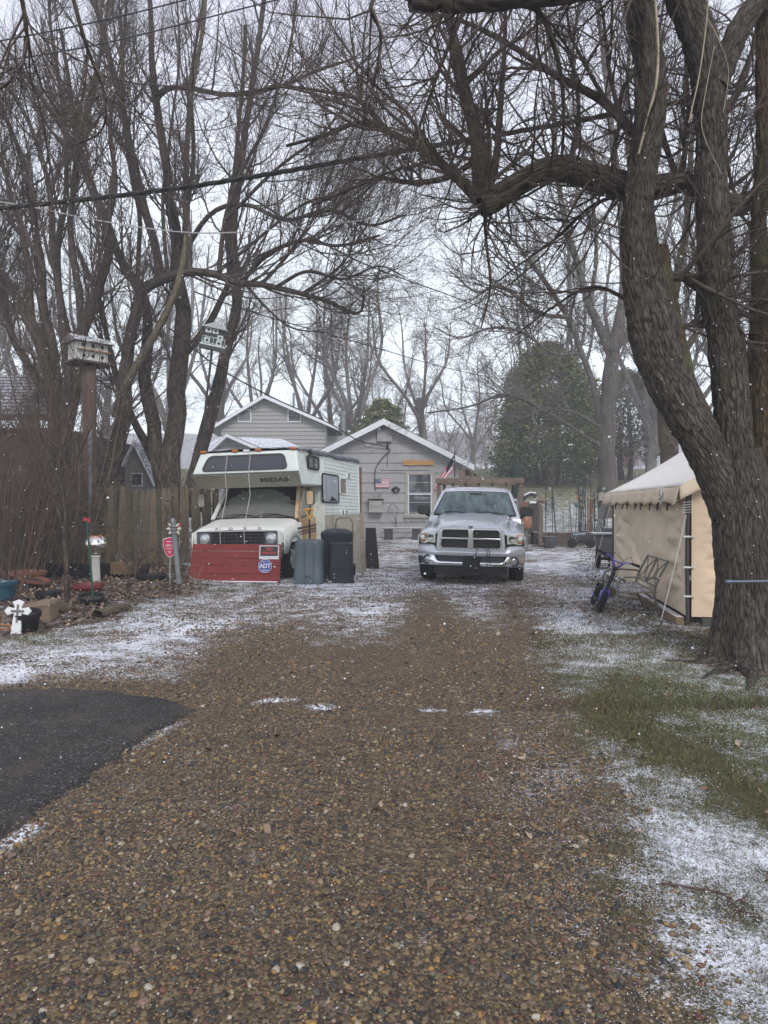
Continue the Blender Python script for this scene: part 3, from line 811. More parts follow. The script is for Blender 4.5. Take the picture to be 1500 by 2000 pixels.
# ------------------------------------------------------------------ trees
def resample(pts, k):
    """Catmull-Rom through traced points, k samples."""
    p = np.asarray(pts, float)
    n = len(p)
    if n == 2: p = np.array([p[0], (p[0] + p[1]) / 2, p[1]]); n = 3
    e = np.concatenate([[2 * p[0] - p[1]], p, [2 * p[-1] - p[-2]]])
    t = np.linspace(0, n - 1 - 1e-6, k); i = t.astype(int); f = (t - i)[:, None]
    a, b, c, d = e[i], e[i + 1], e[i + 2], e[i + 3]
    return .5 * ((2 * b) + (c - a) * f + (2 * a - 5 * b + 4 * c - d) * f**2 + (3 * b - a - 3 * c + d) * f**3)
def tubes(paths, radii, sides, uv=False):
    """paths (N,k,3), radii (N,k) -> verts, quads."""
    Nn, k, _ = paths.shape
    t = np.gradient(paths, axis=1)
    t /= np.linalg.norm(t, axis=2, keepdims=True) + 1e-9
    m = t.mean(1); ref = np.where(np.abs(m[:, 2:3]) > .8, np.array([[0., 1, 0]]), np.array([[0, 0, 1.]]))
    ref = ref[:, None, :]
    u = np.cross(t, ref); u /= np.linalg.norm(u, axis=2, keepdims=True) + 1e-9
    w = np.cross(t, u)
    ang = np.arange(sides) * 2 * PI / sides
    v = paths[:, :, None, :] + radii[:, :, None, None] * (u[:, :, None, :] * np.cos(ang)[None, None, :, None] + w[:, :, None, :] * np.sin(ang)[None, None, :, None])
    idx = np.arange(Nn * k * sides).reshape(Nn, k, sides)
    a = idx[:, :-1, :]; b = np.roll(a, -1, 2); c = idx[:, 1:, :]; d = np.roll(c, -1, 2)
    f = np.stack([a, b, d, c], -1).reshape(-1, 4)
    out = [v.reshape(-1, 3), f]
    if uv:
        L = np.concatenate([np.zeros((Nn, 1)), np.cumsum(np.linalg.norm(np.diff(paths, axis=1), axis=2), 1)], 1)
        rm = np.maximum(radii.mean(1), .01)
        U = np.broadcast_to(np.abs(((ang / PI) + 1) % 2 - 1)[None, None, :] * PI * rm[:, None, None], (Nn, k, sides))
        V = np.broadcast_to(L[:, :, None], (Nn, k, sides))
        out.append(np.stack([U + np.arange(Nn)[:, None, None] * 3.7, V], -1).reshape(-1, 2))
    return out
def sprout(par, prad, per, length, ang=(30, 70), up=.0, k=6, wander=.25, rr=.5, t0=.15, seed=1, minr=.003, bend=(0, 0, 0), maxr=1.0, end=.25, flat=0.0):
    """Children along every parent path; all in one go. length=(lo,hi) metres, times a falloff towards the tip."""
    g = np.random.default_rng(seed)
    Nn, kk, _ = par.shape
    plen = np.linalg.norm(np.diff(par, axis=1), axis=2).sum(1)
    cnt = np.maximum(0, np.round(per * (plen if per < 0 else np.ones(Nn)) * (1 if per > 0 else -1) + g.uniform(-.5, .5, Nn))).astype(int)
    pi = np.repeat(np.arange(Nn), cnt)
    M = len(pi)
    if M == 0: return np.zeros((0, k, 3)), np.zeros((0, k))
    t = (t0 + (1 - t0) * g.random(M)) * (kk - 1.001)
    i = t.astype(int); f = (t - i)[:, None]
    p0 = par[pi, i] * (1 - f) + par[pi, i + 1] * f
    r0 = prad[pi, i] * (1 - f[:, 0]) + prad[pi, i + 1] * f[:, 0]
    d = par[pi, i + 1] - par[pi, i]; d /= np.linalg.norm(d, axis=1, keepdims=True) + 1e-9
    rnd = g.normal(size=(M, 3)); rnd[:, 1] *= 1 - flat * .5
    per_ = rnd - (rnd * d).sum(1, keepdims=True) * d; per_ /= np.linalg.norm(per_, axis=1, keepdims=True) + 1e-9
    a = np.radians(g.uniform(*ang, M))[:, None]
    cur = d * np.cos(a) + per_ * np.sin(a)
    fall = 1 - .55 * t / (kk - 1)
    Ls = g.uniform(*length, M) * fall
    st = Ls / (k - 1)
    out = np.zeros((M, k, 3)); out[:, 0] = p0; p = p0.copy()
    upv = np.array([0, 0, 1.]); bend = np.array(bend, float)
    for s in range(1, k):
        cur = cur + g.normal(0, wander, (M, 3)) + up * upv + bend
        cur /= np.linalg.norm(cur, axis=1, keepdims=True) + 1e-9
        p = p + cur * st[:, None]; out[:, s] = p
    rb = np.clip(np.minimum(r0 * rr, Ls * .018 + .002), minr, maxr)
    prof = np.linspace(1, end, k)[None, :]
    return out, np.maximum(rb[:, None] * prof, minr * .7)
def bundle(name, parts, m, parent, uv=False, label=None):
    """Join tube sets [(paths, radii, sides)] into one mesh object under parent (coordinates relative to it)."""
    V, F, U = [], [], []; n = 0
    off = np.array(parent.location) if parent is not None else np.zeros(3)
    for pa, ra, sd in parts:
        if len(pa) == 0: continue
        q = tubes(pa, ra, sd, uv)
        V.append(q[0] - off); F.append(q[1] + n); n += len(q[0])
        if uv: U.append(q[2])
    me = fast_mesh(name, np.concatenate(V), np.concatenate(F), m, uvs=np.concatenate(U) if uv else None)
    o = link(name, me, parent)
    if label: o['label'] = label
    return o
def limbs_from(tr, k=28, default_Y=18):
    """[(r0, r1, [(px,py[,Y])...])] -> arrays."""
    Ps, Rs = [], []
    for r0, r1, pts in tr:
        p = [P(q[0], q[1], q[2] if len(q) > 2 else default_Y) for q in pts]
        Ps.append(resample(p, k))
        Rs.append(np.linspace(0, 1, k) ** .9 * (r1 - r0) + r0)
    return np.array(Ps), np.array(Rs)
def knobble(pa, ra, amp=.12, seed=0):
    s = np.linspace(0, 1, ra.shape[1])[None, :]
    ra = ra * (1 + amp * (noise3(np.arange(len(ra))[:, None] * 3.3 + seed, s * 9, 0) - .5) * 2)
    pa = pa + (noise3(pa[..., 0] * 1.1, pa[..., 1] + seed, pa[..., 2] * 1.1)[..., None] - .5) * ra[..., None] * np.array([1., .6, .3]) * .9
    return pa, ra

BARK_NEAR = bark('bark_near', (.014, .011, .009), (.165, .142, .120), (.085, .088, .040), .25, .03, 36, 8)
BARK_MOSS = bark('bark_brown_mossy', (.024, .017, .011), (.135, .098, .062), (.085, .088, .040), .40, .03, 36, 8)
BARK_DARK = bark('bark_dark', (.024, .019, .016), (.130, .108, .090), (.085, .085, .045), .15, .02, 18, 4)
BARK_PALE = bark('bark_pale_tan', (.06, .05, .035), (.20, .17, .12), (.11, .11, .06), .3, .01, 18, 4)
BARK_FAR = mat('bark_far', (.165, .150, .138), .9, var=.3, vscale=3, stretch=(4, 4, .6), bump=.02, bscale=8, spec=.2)  # bark colour lightened to add to the distance haze
TWIG = mat('twig_dark', (.095, .074, .064), .85, spec=.2)
TWIG_RED = mat('twig_reddish', (.13, .080, .066), .8, spec=.25)
TWIG_TAN = mat('twig_tan', (.20, .15, .10), .85, spec=.2)
TWIG_FAR = mat('twig_far', (.17, .15, .142), .9, spec=.1)  # paler than the near twigs, haze put into the colour as on bark_far

NT = 0
# --- near tree on the right ------------------------------------------------
def bark_tube(path, rr_, sides, ks, amp, seed, flare=None):
    """Heavy limb with furrows and swellings modelled in its surface."""
    k = max(12, int(np.linalg.norm(np.diff(path, axis=0), axis=1).sum() / ks))
    t = np.linspace(0, len(path) - 1, k)
    pa = np.stack([np.interp(t, np.arange(len(path)), path[:, c]) for c in range(3)], 1)
    ra = np.interp(t, np.arange(len(path)), rr_)
    v, f, uv = tubes(pa[None], ra[None], sides, True)
    v = v.reshape(k, sides, 3)
    ctr = pa[:, None, :]
    dirn = v - ctr; rad_ = np.linalg.norm(dirn, axis=2, keepdims=True); dirn /= rad_ + 1e-9
    ang = np.arange(sides) * 2 * PI / sides
    L = np.concatenate([[0], np.cumsum(np.linalg.norm(np.diff(pa, axis=0), axis=1))])[:, None]
    cx, cy = np.cos(ang)[None] * ra[:, None], np.sin(ang)[None] * ra[:, None]
    wob = .05 * (fbm(cx * 6, cy * 6, L * 5 + seed, 3) - .5)
    f1 = np.abs(noise3(cx * 26 + wob * 30, cy * 26, L * 5 + seed) - .5) * 2
    f2 = np.abs(noise3(cx * 44 + 9, cy * 44 + wob * 40, L * 9 + seed + 4) - .5) * 2
    rid = np.clip(f1 * 2.2, 0, 1) * .65 + np.clip(f2 * 2.2, 0, 1) * .35
    big = (fbm(cx * 3, cy * 3, L * 1.4 + seed, 3) - .5)
    d = amp * (rid - .5) + big * .22 * ra[:, None]
    if flare is not None:
        z = v[..., 2]
        lob = .75 + .55 * np.cos(ang * 4 + seed)[None] + .2 * np.cos(ang * 7)[None]
        d = d + flare * np.exp(-np.clip(z, 0, 9) / .22) * lob
    v = v + dirn * d[..., None]
    return v.reshape(-1, 3), f, uv
def heavy(name, lst, m, parent, sides=64, ks=.022, amp=.022, seed=0, flare=None, label=None):
    V, F, U = [], [], []; n = 0
    off = np.array(parent.location)
    for i, (pa, ra) in enumerate(lst):
        v, f, u = bark_tube(pa, ra, sides, ks, amp, seed + 3.1 * i, flare if i == 0 else None)
        V.append(v - off); F.append(f + n); U.append(u + i * 1.7); n += len(v)
    return link(name, fast_mesh(name, np.concatenate(V), np.concatenate(F), m, uvs=np.concatenate(U)), parent)
NY = 6.8
def tr1(r, pts, Y=NY):
    p = np.array([P(q[0], q[1], q[2] if len(q) > 2 else Y) for q in pts])
    k = 30
    rr_ = np.interp(np.linspace(0, 1, k), np.linspace(0, 1, len(r)), r)
    return resample(p, k), rr_
big = thing('maple_tree', 'large rough-barked bare tree forking into upright limbs beside the tan canopy tent', 'tree', (P(1462, 1295, NY)[0], NY, 0))
trunk = tr1([.36, .33, .31, .30, .27, .22], [(1462, 1312), (1462, 1200), (1460, 1100), (1455, 1010), (1448, 940), (1440, 880)])
left = tr1([.20, .22, .205, .215, .235, .255, .20, .145, .15, .155, .14, .13], [(1440, 1040), (1412, 950), (1378, 880), (1335, 800), (1300, 730), (1275, 640), (1252, 520), (1246, 400), (1262, 280), (1272, 180), (1262, 80), (1235, -40)])
lstub = tr1([.15, .14, .13, .12], [(1335, 780), (1305, 660), (1288, 560), (1278, 485)])
mid = tr1([.22, .185, .175, .17, .165, .17, .15, .15, .17, .165], [(1450, 1010), (1436, 900), (1430, 800), (1418, 680), (1400, 580), (1396, 480), (1388, 350), (1388, 240), (1372, 100), (1320, -40)])
midr = tr1([.13, .11, .10, .09], [(1392, 170), (1420, 110), (1455, 40), (1520, -40)])
trunk, left, mid = [(a, r_ * .91) for a, r_ in (trunk, left, mid)]
heavy('trunk', [trunk, mid], BARK_NEAR, big, flare=.12, seed=1)
heavy('limb', [left], BARK_NEAR, big, seed=9, amp=.024)
heavy('limb', [midr], BARK_NEAR, big, seed=14, sides=40)
heavy('broken_stub', [lstub], bark('bark_stub', (.025, .022, .014), (.15, .13, .085), (.10, .10, .048), .45, .03, 36, 8), big, seed=20, sides=48)
right = tr1([.24, .20, .175, .16, .14, .11, .07, .065], [(1505, 1290), (1500, 1120), (1492, 980), (1490, 820), (1492, 680), (1492, 560), (1482, 440), (1492, 300)], 6.95)
right2 = tr1([.065, .055, .05], [(1492, 300), (1488, 120), (1492, -30)], 6.95)
o = heavy('side_stem', [right, right2], BARK_MOSS, big, seed=30); o['label'] = 'brown mossy side stem with loose bark'
cross = tr1([.10, .12, .135, .125, .11, .105, .115, .14], [(1330, 355), (1262, 368), (1180, 352), (1110, 330), (1060, 335), (1020, 355), (975, 382), (938, 398)], 7.1)
cross2 = tr1([.09, .10, .11, .12, .10], [(1330, 350), (1370, 372), (1430, 402), (1490, 388), (1560, 370)], 7.2)
topl = tr1([.12, .085, .08, .075, .06], [(1290, -60, 6.4), (1180, -28, 6.3), (1050, -8, 6.2), (900, 6, 6.1), (800, 2, 6.0)])
heavy('limb', [cross], BARK_DARK, big, seed=40, sides=48)
heavy('limb', [cross2], BARK_DARK, big, seed=50, sides=40)
heavy('limb', [topl], BARK_DARK, big, seed=60, sides=32)
sec = [  # boughs off the level limb and overhead
 (.085, .045, [(945, 392, 7.1), (935, 280, 7.1), (905, 175, 7.2), (886, 85, 7.2), (862, -20, 7.3)]),
 (.045, .02, [(948, 395, 7.1), (968, 320, 7.2), (976, 220, 7.3), (984, 100, 7.4), (988, -30, 7.5)]),
 (.055, .018, [(938, 392, 7.1), (880, 335, 7.3), (820, 290, 7.5), (760, 258, 7.8), (700, 240, 8), (640, 262, 8.3), (560, 285, 8.6)]),
 (.035, .015, [(936, 310, 7.1), (870, 348, 7.3), (800, 356, 7.6), (740, 348, 7.9), (690, 368, 8.2), (610, 400, 8.6)]),
 (.035, .01, [(760, 258, 7.8), (700, 195, 8), (640, 180, 8.3), (560, 170, 8.7), (470, 180, 9)]),
 (.022, .008, [(948, 396, 7.1), (950, 470, 7.2), (958, 560, 7.3), (940, 640, 7.4)]),
 (.030, .012, [(1005, 5, 6.2), (1055, 25, 6.3), (1088, 110, 6.5), (1100, 190, 6.7), (1100, 270, 6.9), (1092, 345, 7.1)]),
 (.022, .007, [(912, 10, 6.1), (868, 110, 6.2), (835, 200, 6.3), (808, 280, 6.4), (790, 350, 6.5)]),
 (.018, .006, [(885, 85, 7.2), (872, 170, 6.8), (870, 230, 6.6), (866, 300, 6.5)]),
 (.020, .006, [(735, -20, 5.8), (724, 20, 5.8), (742, 60, 5.9), (740, 110, 6), (728, 170, 6.1), (712, 240, 6.2)]),
 (.020, .006, [(40, -20, 5), (52, 50, 5.1), (46, 120, 5.1), (20, 160, 5.2), (-30, 190, 5.2)]),
 (.015, .005, [(140, -20, 5), (170, 90, 5.1), (198, 160, 5.2), (208, 220, 5.2), (192, 262, 5.3), (140, 285, 5.4)]),
 (.05, .02, [(1262, 290, 6.9), (1180, 200, 7.2), (1090, 150, 7.6), (1000, 90, 8.0), (900, 40, 8.5), (800, 20, 9)]),
 (.045, .02, [(1390, 250, 7), (1440, 180, 7.4), (1480, 60, 7.8), (1500, -40, 8)]),
 (.05, .04, [(1312, 540, 6.85), (1345, 542, 6.85), (1380, 548, 6.85)]),
 (.03, .015, [(1325, 640, 6.85), (1360, 632, 6.9), (1400, 615, 6.9)]),
 (.035, .012, [(1320, 345, 7.2), (1290, 240, 7.5), (1282, 120, 7.8), (1300, -20, 8.1)]),
 (.035, .012, [(1330, 350, 7.2), (1345, 230, 7.6), (1340, 110, 8), (1350, -20, 8.3)]),
 (.03, .01, [(1110, 330, 7.1), (1130, 220, 7.5), (1120, 100, 8), (1135, -30, 8.4)]),
 (.022, .008, [(1240, 375, 7.1), (1160, 400, 7.3), (1080, 470, 7.7), (1010, 520, 8.0), (960, 560, 8.3)]),
 (.022, .008, [(1250, 600, 6.9), (1160, 560, 7.4), (1080, 600, 7.9), (1000, 660, 8.5)]),
 (.020, .008, [(1440, 400, 7.2), (1420, 300, 7.6), (1450, 200, 8.0)]),
]
sp_, sr_ = limbs_from(sec, 22, 7)
sp_, sr_ = knobble(sp_, sr_, .15, 3)
for i in range(len(sp_)): bundle('bough', [(sp_[i:i + 1], sr_[i:i + 1], 8)], BARK_DARK, big, True)
a1, r1 = sprout(sp_, sr_, 18, (.5, 2.3), (25, 65), .10, 7, .16, .55, .1, 11, .0035, flat=.4)
a1b, r1b = sprout(np.concatenate([cross[0][None], cross2[0][None], topl[0][None]]), np.concatenate([cross[1][None], cross2[1][None], topl[1][None]]), 44, (.5, 2.4), (45, 90), .14, 8, .12, .16, .1, 12, .004, maxr=.016)
a1c, r1c = sprout(np.concatenate([left[0][None], mid[0][None]]), np.concatenate([left[1][None], mid[1][None]]), 24, (.4, 1.8), (45, 80), .05, 8, .16, .08, .45, 13, .004, maxr=.012)
A = np.concatenate([a1b, a1c]); R = np.concatenate([r1b, r1c])
a2, r2 = sprout(a1, r1, 10, (.25, 1.1), (25, 60), .05, 5, .16, .6, .15, 14, .0022)
a2b, r2b = sprout(A, R, 6, (.2, .8), (20, 55), .05, 5, .14, .6, .15, 15, .0022)
a3, r3 = sprout(np.concatenate([a2, a2b]), np.concatenate([r2, r2b]), 4.2, (.1, .4), (25, 60), .0, 4, .16, .6, .2, 16, .0016)
bundle('crown', [(a1, r1, 5), (A, R, 5), (a2, r2, 3), (a2b, r2b, 3), (a3, r3, 3)], TWIG, big)
# pale bare vine strands down the trunk
vn = [(.014, .012, [(1278, -20, 6.45), (1285, 90, 6.5), (1282, 160, 6.52), (1268, 220, 6.55), (1255, 270, 6.55), (1247, 300, 6.58)]),
      (.007, .006, [(1385, -20, 6.5), (1378, 60, 6.55), (1365, 150, 6.58), (1352, 210, 6.6), (1345, 240, 6.6)]),
      (.004, .003, [(1382, 35, 6.5), (1400, 70, 6.52), (1422, 130, 6.55), (1418, 190, 6.58), (1412, 220, 6.6)]),
      (.004, .003, [(1395, 90, 6.5), (1380, 170, 6.55), (1370, 240, 6.58), (1385, 290, 6.58), (1410, 340, 6.6)])]
vp, vr = limbs_from(vn, 22, 6.6)
vt = thing('bare_vine', 'pale peeled vine strands hanging down the big forked tree', 'vine', P(1247, 300, 6.58))
bundle('stem', [(vp, vr, 6)], mat('vine_pale', (.36, .30, .21), .7, var=.25, vscale=8), vt)
# exposed root
rt = [(.10, .02, [(1420, 1300, 6.45), (1400, 1330, 6.3), (1370, 1350, 6.1)]), (.12, .02, [(1460, 1310, 6.4), (1470, 1350, 6.1), (1460, 1390, 5.7)]), (.07, .015, [(1395, 1300, 6.75), (1365, 1290, 6.7), (1330, 1288, 6.75), (1298, 1286, 6.8)])]
rp, rr2 = limbs_from(rt, 14); rp[..., 2] = .0
bundle('root', [(rp, rr2 * .8, 8)], BARK_NEAR, big, True)
# moss, bar on trunk
# --- bare trees on the left -------------------------------------------------
def full_tree(name, label, tr, Y, bark_m, dens=(7, 8, 4), seed=1, up=.22, L1=(1.2, 3.6), group=None, twig=TWIG, base=None, k=26, t0=.3, minr=.0024, sides=10, xtra=None):
    pa, ra = limbs_from(tr, k, Y)
    pa, ra = knobble(pa, ra * .82, .12, seed)
    b = base if base is not None else (tr[0][2][0][0], )
    b0 = pa[0][0]
    t = thing(name, label, 'tree', (b0[0], b0[1], float(Hg(b0[0], b0[1]))), group=group)
    bundle('trunk', [(pa, ra, sides)], bark_m, t, True)
    a1, r1 = sprout(pa, ra, dens[0], L1, (20, 60), up, 8, .10, .45, t0, seed * 10 + 1, minr * 1.3, maxr=.030)
    a2, r2 = sprout(a1, r1, dens[1], (.5, 1.5), (20, 55), up * .6, 6, .13, .6, .12, seed * 10 + 2, minr * 1.1)
    a3, r3 = sprout(a2, r2, dens[2], (.25, .75), (20, 55), up * .4, 4, .15, .7, .15, seed * 10 + 3, minr)
    bundle('crown', [(a1, r1, 5), (a2, r2, 3), (a3, r3, 3)], twig, t)
    return t
TA = [
 (.36, .07, [(338, 1030), (337, 940), (340, 850), (350, 740), (354, 640), (352, 560), (341, 440), (322, 310), (306, 200), (296, 90), (290, -40)]),
 (.24, .05, [(325, 960), (300, 850), (287, 740), (286, 640, 18.3), (272, 565, 18.5), (240, 510, 18.6), (200, 410, 18.8), (160, 325, 19), (120, 250, 19), (60, 160, 19), (0, 80, 19)]),
 (.24, .07, [(368, 1010, 17.7), (382, 920, 17.7), (402, 840, 17.6), (425, 750, 17.6), (452, 655, 17.6), (466, 575, 17.7), (456, 470, 17.9), (462, 380, 18), (480, 250, 18.3), (500, 120, 18.6), (520, -30, 19)]),
 (.13, .06, [(352, 700, 18), (395, 650, 18), (430, 590, 18.2), (450, 540, 18.4), (445, 430, 18.6), (460, 320, 18.8), (472, 190, 19), (480, 50, 19)]),
 (.15, .07, [(318, 542, 17.6), (292, 440, 17.8), (265, 330, 18), (242, 220, 18.2), (216, 120, 18.3), (190, 20, 18.4), (175, -40, 18.5)]),
 (.10, .03, [(306, 190, 18), (330, 173, 17.6), (370, 172, 17.2), (450, 185, 16.8), (550, 168, 16.4), (620, 138, 16), (690, 115, 15.6)]),
 (.09, .04, [(352, 560, 18), (362, 440, 18.3), (378, 300, 18.6), (372, 180, 18.8), (384, 80, 19), (402, -20, 19.2)]),
 (.09, .03, [(270, 560, 18.5), (272, 430, 18.8), (250, 300, 19), (240, 150, 19.2), (246, 0, 19.5)]),
 (.08, .03, [(345, 520, 18), (410, 420, 17.4), (480, 400, 17), (560, 430, 16.6), (640, 410, 16.2), (720, 440, 15.8), (790, 420, 15.5)]),
 (.08, .03, [(466, 560, 17.7), (520, 500, 17), (590, 470, 16.5), (660, 480, 16), (740, 460, 15.6)]),
]
tA = full_tree('boxelder_tree', 'dark many-stemmed bare tree rising behind the fence and motorhome', TA, 18, BARK_DARK, (20, 12, 5), 2, .24, (1.5, 5.6))
TB = [
 (.30, .14, [(205, 1010, 17.3), (214, 930, 17.3), (233, 840, 17.3), (246, 750, 17.3), (253, 665, 17.3), (266, 585, 17.3)]),
 (.17, .035, [(264, 590, 17.3), (278, 566, 17.3), (320, 545, 17.2), (372, 531, 17.1), (425, 536, 17), (465, 552, 16.9), (512, 556, 16.8), (590, 574, 16.6), (645, 591, 16.4), (702, 613, 16.2), (712, 560, 16.1)]),
 (.10, .04, [(372, 531, 17.1), (371, 460, 17.1), (360, 405, 17.1), (372, 370, 17.1)]),
 (.08, .02, [(430, 537, 17), (440, 430, 16.8), (470, 340, 16.6), (520, 240, 16.4), (560, 120, 16.2), (580, -10, 16)]),
 (.06, .02, [(510, 556, 16.8), (560, 500, 16.6), (610, 430, 16.4), (650, 330, 16.2), (700, 230, 16)]),
 (.05, .02, [(590, 574, 16.6), (640, 540, 16.4), (680, 500, 16.2), (700, 430, 16)]),
 (.06, .015, [(540, 560, 16.7), (600, 530, 16.2), (670, 545, 15.8), (740, 520, 15.4), (790, 540, 15)]),
 (.06, .015, [(420, 537, 17), (500, 470, 16.4), (590, 400, 15.8), (680, 370, 15.2), (770, 310, 14.8)]),
 (.05, .015, [(480, 555, 16.9), (520, 600, 16.6), (570, 640, 16.2), (640, 650, 16)]),
 (.06, .015, [(440, 430, 16.8), (540, 330, 16), (640, 250, 15.4), (720, 130, 15)]),
 (.07, .02, [(330, 542, 17.2), (318, 420, 17.2), (330, 280, 17), (350, 120, 17), (345, -20, 17)]),
]
tB = full_tree('boxelder_tree', 'bare tree whose one heavy limb bends level to the right above the motorhome', TB, 17.3, BARK_DARK, (20, 11, 5), 3, .10, (1.2, 3.8), t0=.25)
TP = [(.11, .05, [(226, 815, 17.35), (240, 765, 17.2), (272, 705, 17), (310, 640, 16.9), (334, 590, 16.9), (350, 545, 17), (366, 450, 17.2), (364, 320, 17.4), (374, 180, 17.6), (396, 60, 17.8), (402, -30, 18)])]
pp, pr = limbs_from(TP, 26, 17)
bundle('limb', [(pp, pr, 10)], BARK_PALE, tB, True, label='paler tan limb leaning right from the trunk')
TC = [
 (.40, .09, [(122, 1060, 16.8), (120, 950, 16.8), (117, 850, 16.8), (100, 740, 16.8), (66, 650, 16.8), (30, 580, 17), (-30, 480, 17)]),
 (.20, .05, [(118, 830, 16.8), (103, 720, 16.9), (88, 610, 17), (76, 490, 17.2), (60, 380, 17.4), (35, 290, 17.6), (-10, 190, 17.8)]),
 (.22, .05, [(126, 860, 16.8), (148, 730, 16.6), (158, 650, 16.6), (190, 560, 16.6), (214, 500, 16.6), (210, 440, 16.7), (172, 340, 17), (140, 200, 17.2), (120, 60, 17.4)]),
 (.13, .04, [(120, 900, 16.5), (130, 760, 16.4), (118, 610, 16.3), (105, 480, 16.2), (96, 360, 16.1), (62, 250, 16), (15, 170, 16)]),
 (.12, .04, [(150, 720, 16.7), (122, 610, 16.9), (112, 500, 17.1), (130, 380, 17.3), (122, 210, 17.5), (100, 60, 17.7), (95, -30, 18)]),
 (.12, .04, [(64, 650, 16.8), (52, 500, 17), (22, 380, 17.2), (0, 300, 17.4)]),
 (.11, .04, [(158, 650, 16.6), (150, 540, 16.8), (140, 430, 17), (152, 300, 17.2), (180, 190, 17.4), (205, 60, 17.6), (215, -30, 18)]),
 (.16, .05, [(108, 800, 17.2), (60, 720, 17.2), (20, 640, 17.2), (0, 560, 17.2), (-20, 420, 17.2)]),
 (.09, .03, [(205, 470, 16.6), (225, 360, 16.4), (215, 240, 16.2), (240, 120, 16), (232, -10, 16)]),
 (.14, .05, [(300, 900, 18.3), (262, 820, 18.1), (230, 740, 17.9), (205, 640, 17.7), (185, 560, 17.5), (150, 480, 17.3)]),
]
tC = full_tree('boxelder_tree', 'bare tree with many upright stems behind the white birdhouse', TC, 17, BARK_DARK, (20, 12, 5), 4, .24, (1.4, 5.0))

# --- right middle distance ---------------------------------------------------
TD = [
 (.52, .36, [(1190, 1010), (1187, 900), (1188, 800), (1196, 720), (1205, 655)]),
 (.30, .10, [(1205, 670), (1217, 560), (1216, 430), (1196, 280), (1180, 120), (1160, -30)]),
 (.24, .08, [(1198, 700), (1160, 620), (1135, 540), (1105, 440), (1085, 300), (1078, 150), (1060, -20)]),
 (.20, .06, [(1176, 850), (1160, 760), (1138, 690), (1108, 620), (1060, 545), (1015, 485), (960, 425), (900, 380)]),
 (.10, .04, [(1172, 835, 29.5), (1120, 805, 28.8), (1060, 795, 28), (1000, 775, 27.2), (960, 778, 26.8)]),
 (.09, .03, [(1172, 870, 29.5), (1110, 830, 28.5), (1040, 790, 27.6), (985, 770, 27), (930, 790, 26.5), (885, 800, 26), (835, 806, 25.5)]),
 (.16, .05, [(1208, 680), (1250, 600), (1290, 500), (1320, 380), (1330, 240), (1345, 100)]),
 (.12, .04, [(1150, 610), (1165, 480), (1150, 350), (1120, 200), (1130, 60)]),
 (.12, .04, [(1108, 620), (1050, 610), (980, 560), (930, 570), (880, 530)]),
 (.10, .03, [(1138, 690), (1080, 690), (1020, 650), (960, 640), (900, 660), (850, 640)]),
]
BARK_MID = mat('bark_mid', (.105, .092, .080), .9, var=.35, vscale=3, stretch=(4, 4, .6), bump=.02, bscale=8, spec=.2)
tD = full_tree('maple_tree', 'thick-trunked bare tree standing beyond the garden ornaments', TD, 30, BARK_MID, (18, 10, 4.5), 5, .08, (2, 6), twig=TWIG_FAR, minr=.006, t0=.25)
TE = [
 (.42, .25, [(1310, 1030), (1306, 900), (1298, 780), (1290, 700)]),
 (.22, .06, [(1292, 720), (1310, 600), (1340, 450), (1350, 300), (1370, 100)]),
 (.20, .06, [(1290, 700), (1270, 560), (1240, 420), (1225, 250), (1230, 60)]),
 (.15, .05, [(1300, 760), (1360, 650), (1420, 560), (1470, 430), (1500, 300)]),
]
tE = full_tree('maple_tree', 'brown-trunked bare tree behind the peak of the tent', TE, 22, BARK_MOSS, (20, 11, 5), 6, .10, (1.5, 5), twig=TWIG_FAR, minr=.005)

# --- generic far trees, three builds copied ----------------------------------
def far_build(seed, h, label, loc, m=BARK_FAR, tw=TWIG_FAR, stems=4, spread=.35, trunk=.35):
    g = np.random.default_rng(seed)
    Ps, Rs = [], []
    k = 16
    r0 = .021 * h
    b = np.array([loc[0], loc[1], float(Hg(loc[0], loc[1]))])
    hs = h * trunk
    Ps.append(resample([b + (0, 0, -.3), b + (g.normal(0, .1), 0, hs * .5), b + (g.normal(0, .2), 0, hs)], k)); Rs.append(np.linspace(r0, r0 * .7, k))
    for s in range(stems):
        a = 2 * PI * (s + g.random() * .6) / stems
        st = b + (0, 0, hs * g.uniform(.45, 1)); o_ = np.array([math.cos(a), math.sin(a), 0]) * h * spread * g.uniform(.5, 1)
        top = b + (0, 0, h * g.uniform(.75, 1)) + o_
        md = (st + top) / 2 + o_ * .25 + g.normal(0, h * .02, 3)
        Ps.append(resample([st, st * .6 + md * .4 + g.normal(0, .08, 3), md, top * .6 + md * .4 + g.normal(0, .15, 3), top], k)); Rs.append(np.linspace(r0 * .55, r0 * .08, k))
    pa, ra = np.array(Ps), np.array(Rs)
    t = thing('bare_tree', label, 'tree', b)
    bundle('trunk', [(pa, ra, 8)], m, t, True)
    a1, r1 = sprout(pa, ra, 15, (h * .12, h * .32), (25, 60), .10, 7, .14, .45, .3, seed + 1, .010, maxr=.05)
    a2, r2 = sprout(a1, r1, 9, (h * .05, h * .14), (25, 60), .05, 5, .16, .6, .15, seed + 2, .008)
    a3, r3 = sprout(a2, r2, 4.5, (h * .025, h * .06), (25, 60), .02, 4, .16, .7, .2, seed + 3, .006)
    bundle('crown', [(a1, r1, 4), (a2, r2, 3), (a3, r3, 3)], tw, t)
    return t
